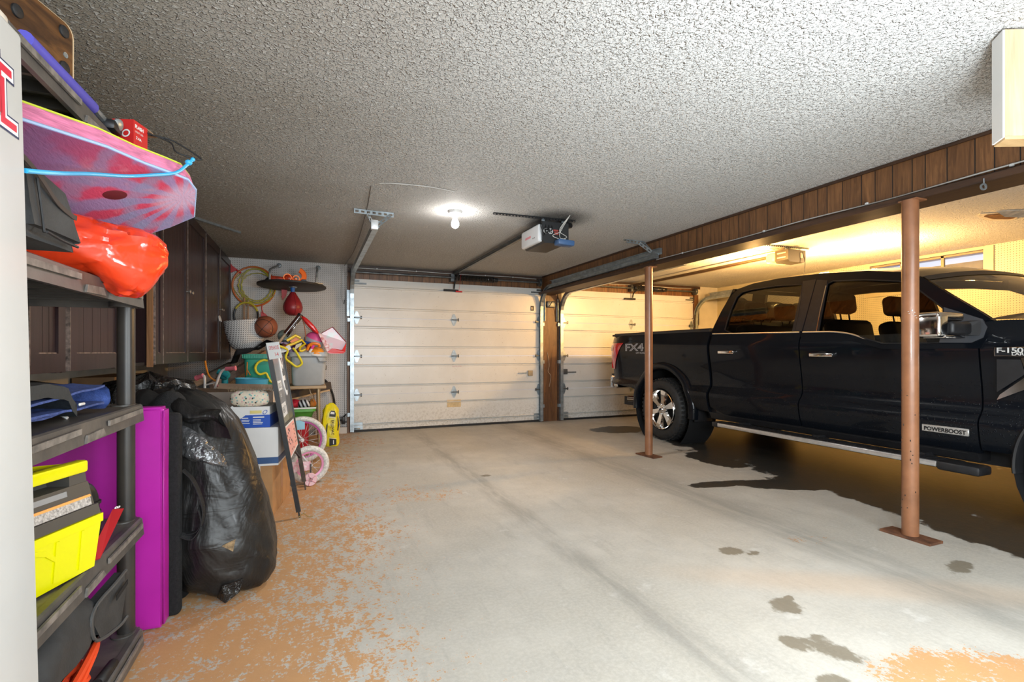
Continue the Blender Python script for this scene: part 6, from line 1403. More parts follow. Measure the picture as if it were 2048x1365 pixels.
# behind the bars: helmets, plastic sled, scraps of wood
tag(MB().sphere((-1.12, 5.45, .68), (.20, .16, .12), 22, 12, warp=lambda p, d: V((p.x, p.y, max(p.z, .60)))).cyl((-1.12, 5.45, .0), (-1.12, 5.45, .60), .14, .14, 18).build('navy_bundle', mat('navy_plastic', (.012, .016, .045), .25, coat=.5)), 'glossy dark navy bundle under the corner cabinet', 'bundle')
t = thing('blue_sled', 'sky blue plastic tub behind the pink handlebar', 'tub', (-.66, 5.75, 0))
MB().lathe([(.02, .0), (.11, .01), (.135, .80), (.145, .82), (.135, .82), (.10, .02)], (-.60, 5.72, .02), (.05, -.06, 1), 26, sx=1.1, sy=.6).build('tub_shell', mat('sky_blue_plastic2', (.08, .42, .62), .35), t)
tag(MB().sphere((-.80, 5.62, .88), (.055, .05, .05), 14, 9).tube([(-.85, 5.60, .915), (-.76, 5.58, .87)], .028, 10).cyl((-.80, 5.66, 0), (-.80, 5.66, .85), .03).build('teal_toy', mat('teal_plastic', (.02, .30, .36), .4)), 'teal plastic handle standing behind the pink handlebar', 'toy')
t = thing('green_tote', 'dark green tote under the table edge behind the handlebar', 'tote', (-.60, 6.0, 0))
mb = MB(); mb.rbox((-.62, 6.00, .42), (.20, .22, .82), .02); mb.build('tote_body', mat('bottle_green_plastic', (.03, .16, .105), .4), t)
MB().tube([(-.63, 5.93, 1.0), (-.635, 5.92, .86)], .006, 6).tube([(-.60, 5.92, .86), (-.635, 5.92, .93)], .005, 6).build('orange_string', mat('orange_string', (.70, .22, .03), .5), t)
m_lum = m_wood('grey_old_lumber', (.20, .155, .12), (.40, .32, .26), 1, .7, 14)
def plank(a, b, w, th_, label, m):
    a, b = V(a), V(b); mb = MB(); bar(mb, a, b, w, th_, (0, 0, 1)); return tag(mb.build('wood_board', m), label, 'board')
plank((-1.42, 5.1, .55), (-.92, 6.9, .94), .09, .035, 'old grey board sloping up under the corner cabinet', m_lum)
plank((-1.18, 5.9, .66), (-.66, 7.05, .96), .07, .03, 'dark grey board sloping up behind the handlebar', mat('dark_board', (.07, .075, .08), .6))
plank((-1.0, 6.2, .72), (-.55, 7.05, 1.08), .10, .05, 'pinkish lumber end poking up beside the black cloth', m_wood('pink_lumber', (.40, .24, .18), (.60, .42, .34), 1, .7, 10))
tag(MB().b2((-1.60, 4.5, .0), (-1.35, 5.3, .92)).build('brown_crate', mat('tan_board', (.30, .18, .09), .7, var=(5, .3))), 'tan fibreboard crate against the wall under the cabinets', 'crate')
tag(MB().tube(curve([(-.955, 5.57, 1.03), (-.945, 5.6, .93), (-.92, 5.62, .86), (-.87, 5.64, .82)], 6), .009, 7).build('orange_hook', mat('orange_tube', (.82, .28, .03), .4)), 'short orange tube hanging below the corner cabinet', 'tube')

# ---- table with bins
m_tab = m_wood('tan_table_wood', (.28, .18, .09), (.46, .32, .18), 0, .5, 9)
m_tleg = mat('tan_tube_leg', (.40, .29, .17), .35, .35)
tb_ = thing('side_table', 'tan wooden table with tube legs under the grey and green bins', 'table', (-.32, 6.42, 0))
MB().rbox((-.315, 6.42, .702), (.95, .62, .035), .008, 2).build('table_top', m_tab, tb_)
for x in (-.72, .085):
    for y in (6.15, 6.68): MB().cyl((x, y, 0), (x+(.03 if x < 0 else -.01), y, .685), .013, .021, 12).build('leg', m_tleg, tb_)
MB().tube([(-.02, 6.16, .68), (.06, 6.30, .40)], .005, 6).tube([(-.0, 6.60, .68), (.06, 6.45, .42)], .005, 6).build('brace', m_tleg, tb_)
def tote(name, label, x0, x1, y0, y1, z0, z1, ins, m, lip=.02):
    t = thing(name, label, 'bin', ((x0+x1)/2, (y0+y1)/2, z0))
    mb = MB(); R = .05
    def ring(s, z, r=R):
        a0, a1, b0, b1 = x0+s, x1-s, y0+s, y1-s; pts = []
        for cx_, cy_, st in ((a1-r, b1-r, 0), (a0+r, b1-r, 1), (a0+r, b0+r, 2), (a1-r, b0+r, 3)):
            for k in range(6): a = (st+k/5)*pi/2; pts.append((cx_+r*cos(a), cy_+r*sin(a), z))
        return pts
    prof = [(ins+.012, z0), (ins, z0+.015), (lip+.006, z1-.06), (lip, z1-.055), (.004, z1-.05), (.004, z1-.012), (0, z1-.01), (0, z1), (.012, z1), (lip+.012, z1-.06), (ins+.008, z0+.02)]
    rs = [ring(s, z) for s, z in prof]; n = len(rs[0]); vs = [p for r in rs for p in r]
    mb.add(vs, [(j*n+i, j*n+(i+1) % n, (j+1)*n+(i+1) % n, (j+1)*n+i) for j in range(len(rs)-1) for i in range(n)], 0, True)
    mb.add(rs[0], [tuple(range(n))[::-1]]); mb.add(rs[-1], [tuple(range(n))]); return t, mb
m_gb = mat('grey_bin_plastic', (.42, .435, .44), .38, var=(5, .12)); m_grn = mat('green_bin_plastic', (.05, .40, .28), .36, var=(4, .15))
gt, mb = tote('grey_bin', 'grey plastic bin full of toys on the table', -.245, .185, 6.125, 6.62, .7205, 1.105, .042, m_gb)
mb.build('bin_body', m_gb, gt)
mb = MB(); yf = 6.128
mb.prism([(-.20, yf, 1.05), (.055, yf, 1.05), (.07, yf, 1.02), (.085, yf, .99), (.165, yf, .99), (.165, yf, 1.0), (.09, yf, 1.0), (.077, yf, 1.028), (.06, yf, 1.06), (-.20, yf, 1.06)], (0, .02, 0)); mb.build('rim_step', mat('bin_shadow_grey', (.12, .125, .13), .5), gt)
nt_, mb = tote('green_bin', 'green plastic bin with ribbed rim on the table, black cloth over it', -.715, -.265, 6.125, 6.62, .7205, 1.085, .035, m_grn)
for k in range(26): x = -.70+.0165*k; mb.b2((x, 6.122, 1.04), (x+.008, 6.13, 1.08))
mb.build('bin_body', m_grn, nt_)
# cloth over the green bin, with basket and basketball on it
cl = thing('black_cloth', 'black cloth heaped over the green bin under the basketball', 'cloth', (-.55, 6.3, 1.09))
def clf(u, v):
    x = lerp(-.86, -.30, u); y = lerp(6.10, 6.68, v); z = 1.10+.055*sin(pi*u)+.10*sst(u, .45, .75)*(1-.3*v)+.02*fbm((x, y, 0), 7)
    z -= .20*sst(u, .20, .0)+.05*sst(v, .10, 0.)*(1-sst(u, .3, .7)); return (x, y, max(z, 1.088 if x > -.72 else .99))
mb = MB(); mb.grid(clf, 34, 20); mb.grid(lambda u, v: V(clf(u, v))-V((0, 0, .012)), 34, 20); mb.build('drape', mat('black_cloth2', (.014, .014, .016), .85, bump=(60, .5)), cl)
def m_basket():
    t = NT('woven_basket'); X, Y, Z = t.xyz(); zz = t.math('MULTIPLY', Z, 48); xx = t.math('MULTIPLY', t.math('ADD', X, t.math('MULTIPLY', Y, .4)), 44)
    zig = t.math('ABSOLUTE', t.math('SUBTRACT', t.math('FRACT', xx), .5)); f = t.math('FRACT', t.math('ADD', zz, zig))
    d = t.mapr(f, .62, .72); d = t.math('MULTIPLY', d, t.math('GREATER_THAN', t.math('FRACT', t.math('MULTIPLY', xx, 1.0)), .28)); c = t.mix(d, (.72, .70, .68), (.10, .09, .09)); t.color(c); t.b.inputs['Roughness'].default_value = .7; t.bump(f, .5, .004); return t.m
bk2 = thing('woven_basket', 'white and black woven basket tilted on the green bin', 'basket', (-.68, 6.32, 1.12))
axb = V((-.10, -.06, 1)).normalized()
MB().lathe([(.0, .0), (.125, .0), (.145, .01), (.18, .09), (.200, .20), (.205, .32), (.198, .325), (.192, .31), (.175, .12), (.14, .02), (0, .02)], (-.675, 6.33, 1.150), axb, 34, sy=.85).build('basket_body', m_basket(), bk2)
for s_ in (-1, 1):
    o = V((-.70, 6.32, 1.15))+axb*.30+V((.203*s_, 0, 0)); MB().tube(curve([o+V((0, -.05, 0)), o+V((.012*s_, -.03, .05)), o+V((.012*s_, .02, .055)), o+V((0, .05, 0))], 5), .008, 6).build('handle', mat('rope_white', (.66, .64, .62), .7), bk2)
MB().lathe([(0, 0), (.185, 0)], V((-.675, 6.33, 1.15))+axb*.285, axb, 28, sy=.85).build('inner_lining', mat('basket_inside', (.15, .07, .045), .8), bk2)
m_bball = mat('basketball_leather', (.26, .075, .035), .55, bump=(260, .5), dist=.001)
ba = thing('basketball', 'brown basketball resting on the black cloth beside the basket', 'basketball', (-.475, 6.24, 1.27))
cbx = V((-.478, 6.235, 1.392)); MB().sphere(cbx, .124, 32, 22).build('ball', m_bball, ba)
mb = MB(); Rb = Matrix.Rotation(.7, 3, 'Y') @ Matrix.Rotation(.35, 3, 'X')
def circ(n_, off=0.): 
    n_ = (Rb @ V(n_)).normalized(); u_ = n_.orthogonal().normalized(); w_ = n_.cross(u_); r = sqrt(.1245**2-off*off); return [cbx+n_*off+(u_*cos(2*pi*i/40)+w_*sin(2*pi*i/40))*r for i in range(40)]
for n_, off in (((1, 0, 0), 0), ((0, 0, 1), 0), ((0, 1, .0), .075), ((0, 1, 0), -.075)): mb.tube(circ(n_, off), .0025, 5, closed=True)
mb.build('seam', m_ink, ba); mb = MB(); mb.text('6', .03, cbx+V((.055, -.112, -.055)), (1, .45, 0), (0, -.3, 1), .001).build('print', mat('gold_print', (.6, .4, .15), .5), ba)

# ---- toys heaped in and on the grey bin
def toy(name, label, mb, m, cat='toy'): return tag(mb.build(name, m), label, cat)
pb = thing('play_ball', 'pink and grey rubber play ball on top of the toys', 'ball', (.02, 6.30, 1.13))
pc = V((.03, 6.32, 1.235)); MB().sphere(pc, .115, 28, 18).build('ball', mat('pink_rubber', (.80, .10, .30), .4), pb)
band = MB(); an = V((.35, -.25, .9)).normalized(); band.lathe([(sqrt(.1155**2-h*h), h) for h in [-.04+.008*k for k in range(11)]], pc, an, 30); band.build('grey_band', mat('grey_rubber', (.40, .40, .44), .45), pb)
bt = thing('toy_bat', 'brown black and silver toy bat sticking up from the toy bin', 'toy', (-.36, 6.30, 1.15))
A_, Bt = V((-.385, 6.30, 1.165)), V((-.112, 6.32, 1.548)); dB = (Bt-A_).normalized()
MB().tube([A_.lerp(Bt, .40), A_.lerp(Bt, .97)], .030, 12).build('barrel', mat('dark_brown_glossy', (.07, .025, .018), .2, coat=.6), bt)
MB().tube([A_.lerp(Bt, .36)+V((.026, -.022, -.022)), A_.lerp(Bt, .94)+V((.026, -.022, -.022))], .008, 6).tube([A_.lerp(Bt, .36)+V((.018, -.030, -.006)), A_.lerp(Bt, .94)+V((.018, -.030, -.006))], .004, 6).build('silver_stripe', m_chr, bt)
MB().tube([A_.lerp(Bt, .1), A_.lerp(Bt, .42)], .017, 10).build('grip', mat('tan_grip', (.50, .38, .24), .5), bt); MB().tube([A_.lerp(Bt, .95), Bt], .033, 12).build('end_cap', m_black_rub, bt); MB().sphere(A_.lerp(Bt, .04), .026, 12, 8).build('grip_knob', mat('silver_grey', (.30, .30, .31), .4, .4), bt)
wl = thing('wheel_toy', 'tiny white and pink toy wheel at the foot of the toy bat', 'toy', (-.33, 6.10, 1.16)); MB().lathe([(.008, -.01), (.024, -.01), (.026, 0), (.024, .01), (.008, .01)], (-.345, 6.11, 1.172), (.2, -1, .2), 18).build('wheel', m_paper, wl); MB().lathe([(.0, .011), (.012, .012)], (-.345, 6.11, 1.172), (.2, -1, .2), 12).build('hub', m_grip, wl)
# yellow blaster frame
yt = thing('yellow_blaster', 'yellow and orange toy blaster frame lying on the toy bin rim', 'toy', (-.14, 6.10, 1.12))
m_ytoy = mat('toy_yellow', (.88, .62, .015), .35); m_otoy = mat('toy_orange', (.90, .22, .015), .35)
fy = 6.085
def y2(pts, r, m, name='frame', par=yt): return MB().tube([(x, fy+.01*i, z) for i, (x, z) in enumerate(pts)], r, 7).build(name, m, par)
y2([(-.255, 1.235), (-.165, 1.295), (-.115, 1.265)], .016, m_ytoy); y2([(-.255, 1.175), (-.19, 1.20), (-.10, 1.245), (-.065, 1.20), (-.115, 1.165), (-.125, 1.125)], .014, m_ytoy); y2([(-.125, 1.125), (-.10, 1.118), (-.06, 1.14)], .012, m_ytoy)
MB().prism([(-.225, fy+.03, 1.225), (-.16, fy+.03, 1.275), (-.12, fy+.03, 1.245), (-.19, fy+.03, 1.20)], (0, .03, 0)).build('orange_body', m_otoy, yt)
MB().prism([(-.185, fy+.02, 1.12), (-.16, fy+.02, 1.19), (-.095, fy+.02, 1.215), (-.11, fy+.02, 1.18)], (0, .02, 0)).build('cream_panel', mat('cream_panel', (.62, .55, .40), .5), yt)
m_yrope = mat('yellow_tube', (.80, .66, .03), .38)
toy('yellow_rope', 'thick yellow tube looping down the front of the green bin', MB().tube(curve([(-.31, 6.07, 1.10), (-.36, 6.06, 1.075), (-.40, 6.07, 1.035), (-.45, 6.085, 1.015), (-.490, 6.085, 1.018), (-.540, 6.085, .992), (-.567, 6.08, .942), (-.557, 6.075, .892), (-.522, 6.08, .862), (-.467, 6.09, .875), (-.442, 6.09, .83), (-.420, 6.09, .785), (-.38, 6.095, .765), (-.33, 6.09, .77)], 6), .0125, 8), m_yrope, 'rope')
toy('yellow_rope', 'thick yellow tube looping down the front of the grey bin', MB().tube(curve([(-.40, 6.02, 1.165), (-.33, 6.0, 1.172), (-.27, 6.02, 1.15), (-.245, 6.06, 1.12), (-.265, 6.06, 1.04), (-.209, 6.075, .984), (-.160, 6.085, .945), (-.118, 6.095, .955), (-.099, 6.095, .99), (-.131, 6.085, 1.06), (-.165, 6.08, 1.12), (-.19, 6.09, 1.15)], 6), .0125, 8), m_yrope, 'rope')
toy('striped_toy', 'black and white striped toy clip on the rim of the toy bin', MB().box((-.275, 6.06, 1.135), (.13, .03, .05), (0, -.45, 0)).box((-.27, 6.042, 1.145), (.12, .004, .012), (0, -.45, 0)), mat('white_toy', (.75, .75, .75), .4))
toy('black_toy_car', 'small black toy car beside the striped clip', MB().rbox((-.335, 6.08, 1.13), (.09, .05, .05), .015).rbox((-.35, 6.075, 1.10), (.06, .05, .05), .012), mat('toy_black', (.02, .02, .03), .3))
toy('purple_toy', 'dark purple toy in the middle of the toy bin', MB().rbox((-.23, 6.20, 1.115), (.14, .10, .10), .03).sphere((-.17, 6.25, 1.13), .06, 14, 9), mat('toy_purple', (.10, .025, .11), .4))
toy('violet_toy', 'violet and white toy figure block at the back of the toy bin', MB().rbox((-.26, 6.36, 1.18), (.12, .08, .07), .02, 2, (0, .3, .2)).rbox((-.33, 6.35, 1.20), (.07, .06, .05), .015), mat('toy_violet', (.22, .12, .30), .4, var=(25, .6), col2=(.65, .6, .7)))
toy('grey_toy_block', 'grey toy block behind the yellow blaster', MB().rbox((-.14, 6.42, 1.215), (.13, .06, .055), .012).rbox((-.24, 6.43, 1.225), (.08, .05, .04), .012), mat('toy_grey', (.16, .17, .175), .45))
toy('silver_ring_toy', 'silver hoop toy at the back of the toy bin', MB().tube([(-.30+.05*cos(a*pi/8), 6.40+.01*sin(a*pi/4), 1.225+.03*sin(a*pi/8)) for a in range(16)], .006, 6, closed=True), m_galv)
toy('orange_shovel', 'red-orange toy shovel blade under the yellow blaster', MB().prism([(-.30, 6.13, 1.165), (-.20, 6.12, 1.215), (-.15, 6.12, 1.225), (-.17, 6.13, 1.19)], (0, .03, .01)), mat('toy_redorange', (.70, .10, .015), .4))
toy('orange_claw', 'bright orange claw toy in front of the pink ball', MB().tube(curve([(-.045, 6.10, 1.13), (-.02, 6.09, 1.185), (.02, 6.085, 1.205), (.075, 6.09, 1.195), (.085, 6.10, 1.165)], 5), .016, 8).tube(curve([(.0, 6.09, 1.20), (.01, 6.10, 1.15)], 3), .014, 8), m_otoy)
od = thing('orange_dome', 'orange and white domed toy disc in the front of the toy bin', 'toy', (.06, 6.16, 1.09)); MB().lathe([(.085, 0), (.080, .03), (.055, .058), (0, .07)], (.055, 6.205, 1.095), (.1, -.35, 1), 26).build('dome', mat('toy_orange2', (.90, .32, .02), .4), od); MB().lathe([(.098, -.004), (.098, .008), (.085, .018), (.085, 0)], (.055, 6.205, 1.095), (.1, -.35, 1), 26).build('white_rim', m_paper, od)
pk = thing('pink_marker', 'pink and white capped marker toy on the toy bin rim', 'toy', (-.01, 6.10, 1.1)); MB().tube([(-.02, 6.10, 1.105), (.005, 6.095, 1.145)], .014, 10).build('barrel', m_paper, pk); MB().tube([(.005, 6.095, 1.145), (.025, 6.09, 1.185)], .015, 10).build('cap', mat('hot_pink', (.85, .05, .35), .4), pk)
toy('blue_toy', 'dark blue toy lever beside the pink ball', MB().tube(curve([(-.065, 6.16, 1.205), (-.03, 6.15, 1.215), (.01, 6.15, 1.20)], 4), .013, 8).sphere((-.06, 6.16, 1.215), .02, 10, 7), mat('toy_blue', (.015, .05, .25), .4))
toy('silver_toy', 'grey ribbed toy ball behind the toy bat', MB().sphere((-.30, 6.52, 1.30), .075, 18, 12), mat('mint_grey', (.36, .46, .42), .5, var=(40, .4)))
toy('brown_toy', 'small brown toy at the rim beside the tag', MB().sphere((-.295, 6.16, 1.17), (.035, .03, .035), 12, 8).sphere((-.25, 6.18, 1.165), (.03, .03, .03), 12, 8), mat('toy_brown', (.12, .035, .025), .4))
# red and white tote bag
gf = thing('gift_tote', 'red and white holographic tote bag leaning over the end of the grey bin', 'tote bag', (.22, 6.2, 1.1))
def m_holo():
    t = NT('holographic_film'); n = t.noise(7, 3, .5); c = t.mix(t.mapr(n, .35, .5), (.62, .72, .74), (.76, .56, .64)); c = t.mix(t.mapr(n, .55, .68), c, (.58, .70, .60)); t.color(c); t.b.inputs['Roughness'].default_value = .2; return t.m
MB().prism([(.105, 6.19, 1.322), (.231, 6.19, 1.399), (.380, 6.19, 1.226), (.335, 6.17, 1.128), (.22, 6.17, 1.145)], (0, .012, 0)).build('film_panel', m_holo(), gf)
MB().prism([(.075, 6.175, 1.325), (.105, 6.18, 1.322), (.215, 6.165, 1.150), (.175, 6.16, 1.105), (.165, 6.16, 1.12)], (0, .02, 0)).build('white_side', mat('white_red_print', (.78, .70, .70), .45, var=(34, .5), col2=(.55, .05, .06)), gf)
MB().prism([(.165, 6.155, 1.105), (.225, 6.155, 1.150), (.335, 6.155, 1.132), (.385, 6.17, 1.215), (.372, 6.165, 1.11), (.35, 6.16, 1.09), (.20, 6.155, 1.09)], (0, .04, 0)).build('red_base', mat('gloss_red', (.68, .02, .02), .25, coat=.5), gf)
MB().tube([(.231, 6.185, 1.401), (.382, 6.185, 1.226)], .005, 6).tube([(.105, 6.185, 1.324), (.231, 6.185, 1.401)], .004, 6).build('red_hem', mat('dark_red_hem', (.30, .01, .02), .5), gf)
MB().sphere((-.01, 6.22, 1.42), (.030, .025, .135), 16, 10, M=Matrix.Translation((-.01, 6.22, 1.42)) @ Matrix.Rotation(-.72, 4, 'Y') @ Matrix.Translation((.01, -6.22, -1.42))).build('red_strap_pad', mat('gloss_red', (.68, .02, .02)), gf)
MB().tube(curve([(-.115, 6.24, 1.53), (-.09, 6.25, 1.47), (-.07, 6.25, 1.38), (-.06, 6.25, 1.25)], 6), .006, 6).build('handle', mat('rust_strap', (.45, .16, .08), .6), gf); MB().tube(curve([(-.09, 6.26, 1.52), (-.06, 6.27, 1.42), (.0, 6.27, 1.36), (.07, 6.25, 1.33)], 6), .005, 6).build('handle', mat('silver_cord', (.34, .34, .36), .4, .4), gf)

# ---- things under the table
rt, mb = tote('red_tub', 'red plastic tub on the floor under the table', -.42, .0, 6.14, 6.55, .002, .335, .03, None); mb.build('tub_body', mat('crimson_plastic', (.50, .018, .03), .4), rt)
gn, mb = tote('green_tub', 'green plastic tub of toys stacked on the red tub under the table', -.40, .055, 6.12, 6.52, .337, .475, .05, None); mb.build('tub_body', mat('grass_green_plastic', (.10, .36, .05), .4, var=(6, .3)), gn)
MB().b2((-.39, 6.117, .458), (.05, 6.121, .474)).build('white_rim', m_paper, gn)
toy('red_fabric', 'red fabric lump in the green tub', MB().sphere((-.19, 6.28, .50), (.07, .08, .06), 16, 10, warp=lambda p, d: p+d*.02*fbm(p, 14)), mat('red_fabric', (.50, .01, .03), .7), 'fabric')
def m_zeb():
    t = NT('zebra_print'); X, Y, Z = t.xyz(); c = t.mix(t.math('GREATER_THAN', t.math('SINE', t.math('ADD', t.math('MULTIPLY', X, 150), t.math('MULTIPLY', Z, 60))), 0), (.7, .7, .7), (.02, .02, .02)); t.color(c); return t.m
toy('zebra_ball', 'black and white striped ball in the green tub', MB().sphere((-.08, 6.26, .50), (.075, .06, .055), 18, 12), m_zeb(), 'ball')
toy('orange_plush', 'small orange plush in the green tub', MB().sphere((.015, 6.27, .50), (.04, .04, .05), 14, 9).sphere((.012, 6.26, .545), (.022, .02, .02), 10, 7), mat('orange_plush', (.60, .20, .03), .8, bump=(90, .8)))
plank((-.36, 6.66, .545), (.24, 7.09, .66), .10, .03, 'dark board lying slanted under the table', mat('dark_board2', (.06, .05, .05), .5))
plank((-.36, 6.60, .50), (.22, 7.05, .60), .02, .03, 'pale wood lath below the dark slanted board', m_wood('pale_lath', (.5, .36, .22), (.68, .5, .32), 0, .6, 10))
toy('orange_rope', 'orange cord draped on the pegboard under the table', MB().tube(curve([(-.45, 7.13, .60), (-.30, 7.13, .655), (-.12, 7.12, .66), (.02, 7.12, .625), (.10, 7.13, .58)], 6), .007, 6).tube(curve([(-.40, 7.12, .63), (-.20, 7.12, .62), (.0, 7.12, .64), (.08, 7.13, .60)], 6), .006, 6), m_orc, 'cord')
toy('black_hose', 'black hose arching down the pegboard behind the yellow bag', MB().tube(curve([(.02, 7.11, .745), (.158, 7.11, .736), (.233, 7.11, .634), (.284, 7.11, .464), (.296, 7.11, .261), (.29, 7.11, .1)], 8), .014, 8), m_black_rub, 'hose')
# ---- yellow bag
yb = thing('yellow_bag', 'yellow printed bag standing in the corner by the door jamb', 'bag', (.21, 6.2, 0))
def ybf(u, v):
    a = 2*pi*u; z = .505*v; w = interp([(0, .072), (.05, .085), (.3, .097), (.6, .10), (.85, .085), (.95, .055), (1, .018)], v); dd_ = interp([(0, .03), (.1, .05), (.5, .06), (.85, .045), (1, .012)], v)
    cxx = .222-.012*sin(v*3); ca, sa = cos(a), sin(a); k = 1+.10*fbm((ca, sa, z*5), 2.)+.05*sin(a*6+z*20)*sst(v, .6, 1)
    return (cxx+w*math.copysign(abs(ca)**.7, ca)*k, 6.2+dd_*sa*k+.05*v, max(.002, z))
m_yb = mat('yellow_sack', (.86, .72, .015), .3, var=(12, .2), bump=(14, .3), dist=.01)
MB().grid(ybf, 48, 30, cu=True).build('sack', m_yb, yb)
def onbag(x, z): return V((x, 6.2-interp([(0, .036), (.05, .046), (.25, .064), (.42, .052)], z)-.012+.05*z/.505, z))
def patch(mb, pts): return mb.prism([onbag(x, z) for x, z in pts], (0, .004, 0))
mb = MB(); patch(mb, [(.195, .355), (.262, .345), (.268, .38), (.255, .415), (.215, .42), (.20, .39)]); patch(mb, [(.196, .012), (.272, .022), (.272, .085), (.196, .10)]); patch(mb, [(.292, .18), (.305, .26), (.296, .33), (.282, .36), (.290, .27), (.283, .19)]); patch(mb, [(.150, .13), (.168, .13), (.178, .28), (.165, .26)])
bp_m = mb.build('black_print', m_ink, yb)
mb = MB(); patch(mb, [(.205, .382), (.252, .376), (.252, .402), (.215, .408)]); patch(mb, [(.193, .345), (.262, .333), (.262, .338), (.193, .351)]); patch(mb, [(.193, .104), (.273, .090), (.273, .095), (.193, .109)]); patch(mb, [(.235, .03), (.245, .032), (.245, .08), (.235, .078)]); mb.v = [(a, b-.004, c) for a, b, c in mb.v]; mb.build('white_print', m_paper, bp_m)
o_ = onbag(.222, .315); MB().text('EKOVAC', .034, (o_.x, 6.128, .318), (0, .06, -1), (1, 0, 0), .0, sx=1.35, offset=.0008).text('HEXAFO', .018, (.208, 6.128, .318), (0, .06, -1), (1, 0, 0), .0, sx=1.4).build('lettering', m_ink, yb)
MB().tube(curve([(.175, 6.20, .49), (.15, 6.19, .40), (.135, 6.17, .25), (.145, 6.16, .12)], 6), .016, 6).build('side_strap', m_yb, yb)
t = thing('black_tripod', 'small black door sensor bracket at the foot of the pegboard', 'sensor', (.40, 7.1, .12))
MB().rbox((.36, 7.10, .20), (.07, .05, .06), .01).rbox((.405, 7.10, .18), (.05, .04, .10), .01).tube([(.40, 7.1, .22), (.44, 7.1, .26)], .010, 6).tube([(.40, 7.1, .16), (.45, 7.1, .155)], .008, 6).tube([(.40, 7.1, .2), (.40, 7.16, .2)], .01, 6).build('bracket', m_blk_metal, t)
MB().lathe([(0, .001), (.010, .001)], (.345, 7.074, .20), (0, -1, 0), 12).build('lens', m_paper, t)
tag(MB().b2((.05, 7.10, .0), (.45, 7.158, .085)).build('kick_board', mat('grey_white_paint', (.55, .52, .48), .6)), 'pale painted block along the foot of the pegboard', 'board')

# ---- hanging on the pegboard
Wp = WY-.012
m_ycord = mat('yellow_cord', (.42, .38, .02), .45); m_ocord = mat('burnt_orange_cord', (.55, .14, .02), .45); m_dred = mat('faded_red_plastic', (.52, .03, .035), .4)
hc = thing('hula_hoop', 'burnt orange hoop with red tags hanging on the pegboard', 'hoop', (-.68, Wp, 1.7))
MB().tube([(-.68+.245*cos(a*pi/20), Wp-.02, 1.95+.25*sin(a*pi/20)) for a in range(40)], .012, 8, closed=True).build('hoop', m_ocord, hc)
MB().prism([(-.945, Wp-.03, 2.235), (-.925, Wp-.03, 2.20), (-.86, Wp-.02, 2.15), (-.90, Wp-.03, 2.13), (-.955, Wp-.03, 2.10)], (0, .012, 0)).tube([(-.88, Wp-.02, 2.15), (-.83, Wp-.015, 2.11)], .012, 6).build('red_end', m_dred, hc)
MB().prism([(-.345, Wp-.03, 1.89), (-.30, Wp-.03, 1.90), (-.315, Wp-.03, 1.86), (-.365, Wp-.03, 1.82)], (0, .012, 0)).build('red_end', m_dred, hc)
MB().prism([(-.60, Wp-.03, 1.63), (-.545, Wp-.03, 1.60), (-.50, Wp-.03, 1.545), (-.60, Wp-.03, 1.54)], (0, .012, 0)).tube(curve([(-.585, Wp-.03, 1.72), (-.59, Wp-.03, 1.66), (-.57, Wp-.03, 1.60)], 4), .006, 6).build('red_end', m_dred, hc)
yc = thing('extension_cord', 'yellow extension cord coiled inside the orange hoop on the pegboard', 'cord', (-.66, Wp, 1.7))
mb = MB()
for k, (cx_, cz_, rx, rz_) in enumerate(((-.665, 1.96, .185, .215), (-.655, 1.95, .20, .22), (-.65, 1.97, .17, .205), (-.63, 1.93, .195, .19))): mb.tube([(cx_+rx*cos(a*pi/18)+.008*sin(3*a+k), Wp-.035-.004*k, cz_+rz_*sin(a*pi/18)) for a in range(36)], .0055, 6, closed=True)
mb.build('coil', m_ycord, yc); MB().tube(curve([(-.83, Wp-.03, 2.10), (-.905, Wp-.02, 2.02), (-.915, Wp-.02, 1.93), (-.86, Wp-.02, 1.83), (-.80, Wp-.03, 1.76)], 6), .0045, 6).build('loose_end', m_ycord, yc)
rk = thing('tennis_racket', 'black and yellow racket standing behind the woven basket', 'racket', (-.78, 7.0, 1.1))
pts = [(-.765+.135*cos(a*pi/18), 7.08-.00*a, 1.57+.165*sin(a*pi/18)) for a in range(36)]
MB().tube(pts, .0125, 8, closed=True).tube(curve([pts[24], (-.80, 7.05, 1.37), (-.775, 7.0, 1.26), (-.77, 6.98, 1.12)], 5), .011, 6).tube(curve([pts[30], (-.735, 7.05, 1.37), (-.755, 7.0, 1.26), (-.76, 6.98, 1.12)], 5), .011, 6).build('frame', m_blk_metal, rk)
MB().tube(pts[2:16], .0135, 8).build('yellow_arc', mat('racket_yellow', (.50, .42, .04), .4), rk)
mb = MB()
for k in range(15): x = -.765-.12+.017*k; h = .155*sqrt(max(0, 1-((x+.765)/.13)**2)); mb.cyl((x, 7.08, 1.57-h), (x, 7.08, 1.57+h), .0012, n=4, caps=False)
for k in range(17): z = 1.57-.14+.0175*k; h = .13*sqrt(max(0, 1-((z-1.57)/.16)**2)); mb.cyl((-.765-h, 7.08, z), (-.765+h, 7.08, z), .0012, n=4, caps=False)
mb.build('strings', mat('racket_string', (.38, .35, .26), .5), rk)
tag(MB().tube([(-.795, 7.10, 1.20), (-.790, 7.11, 1.80)], .013, 8).tube([(-.755, 7.10, 1.20), (-.745, 7.11, 1.78)], .011, 8).build('wood_sticks', mat('orange_tan_stick', (.45, .20, .10), .5, var=(12, .6), col2=(.5, .4, .3))), 'pair of tan and orange sticks hanging behind the basket', 'sticks')
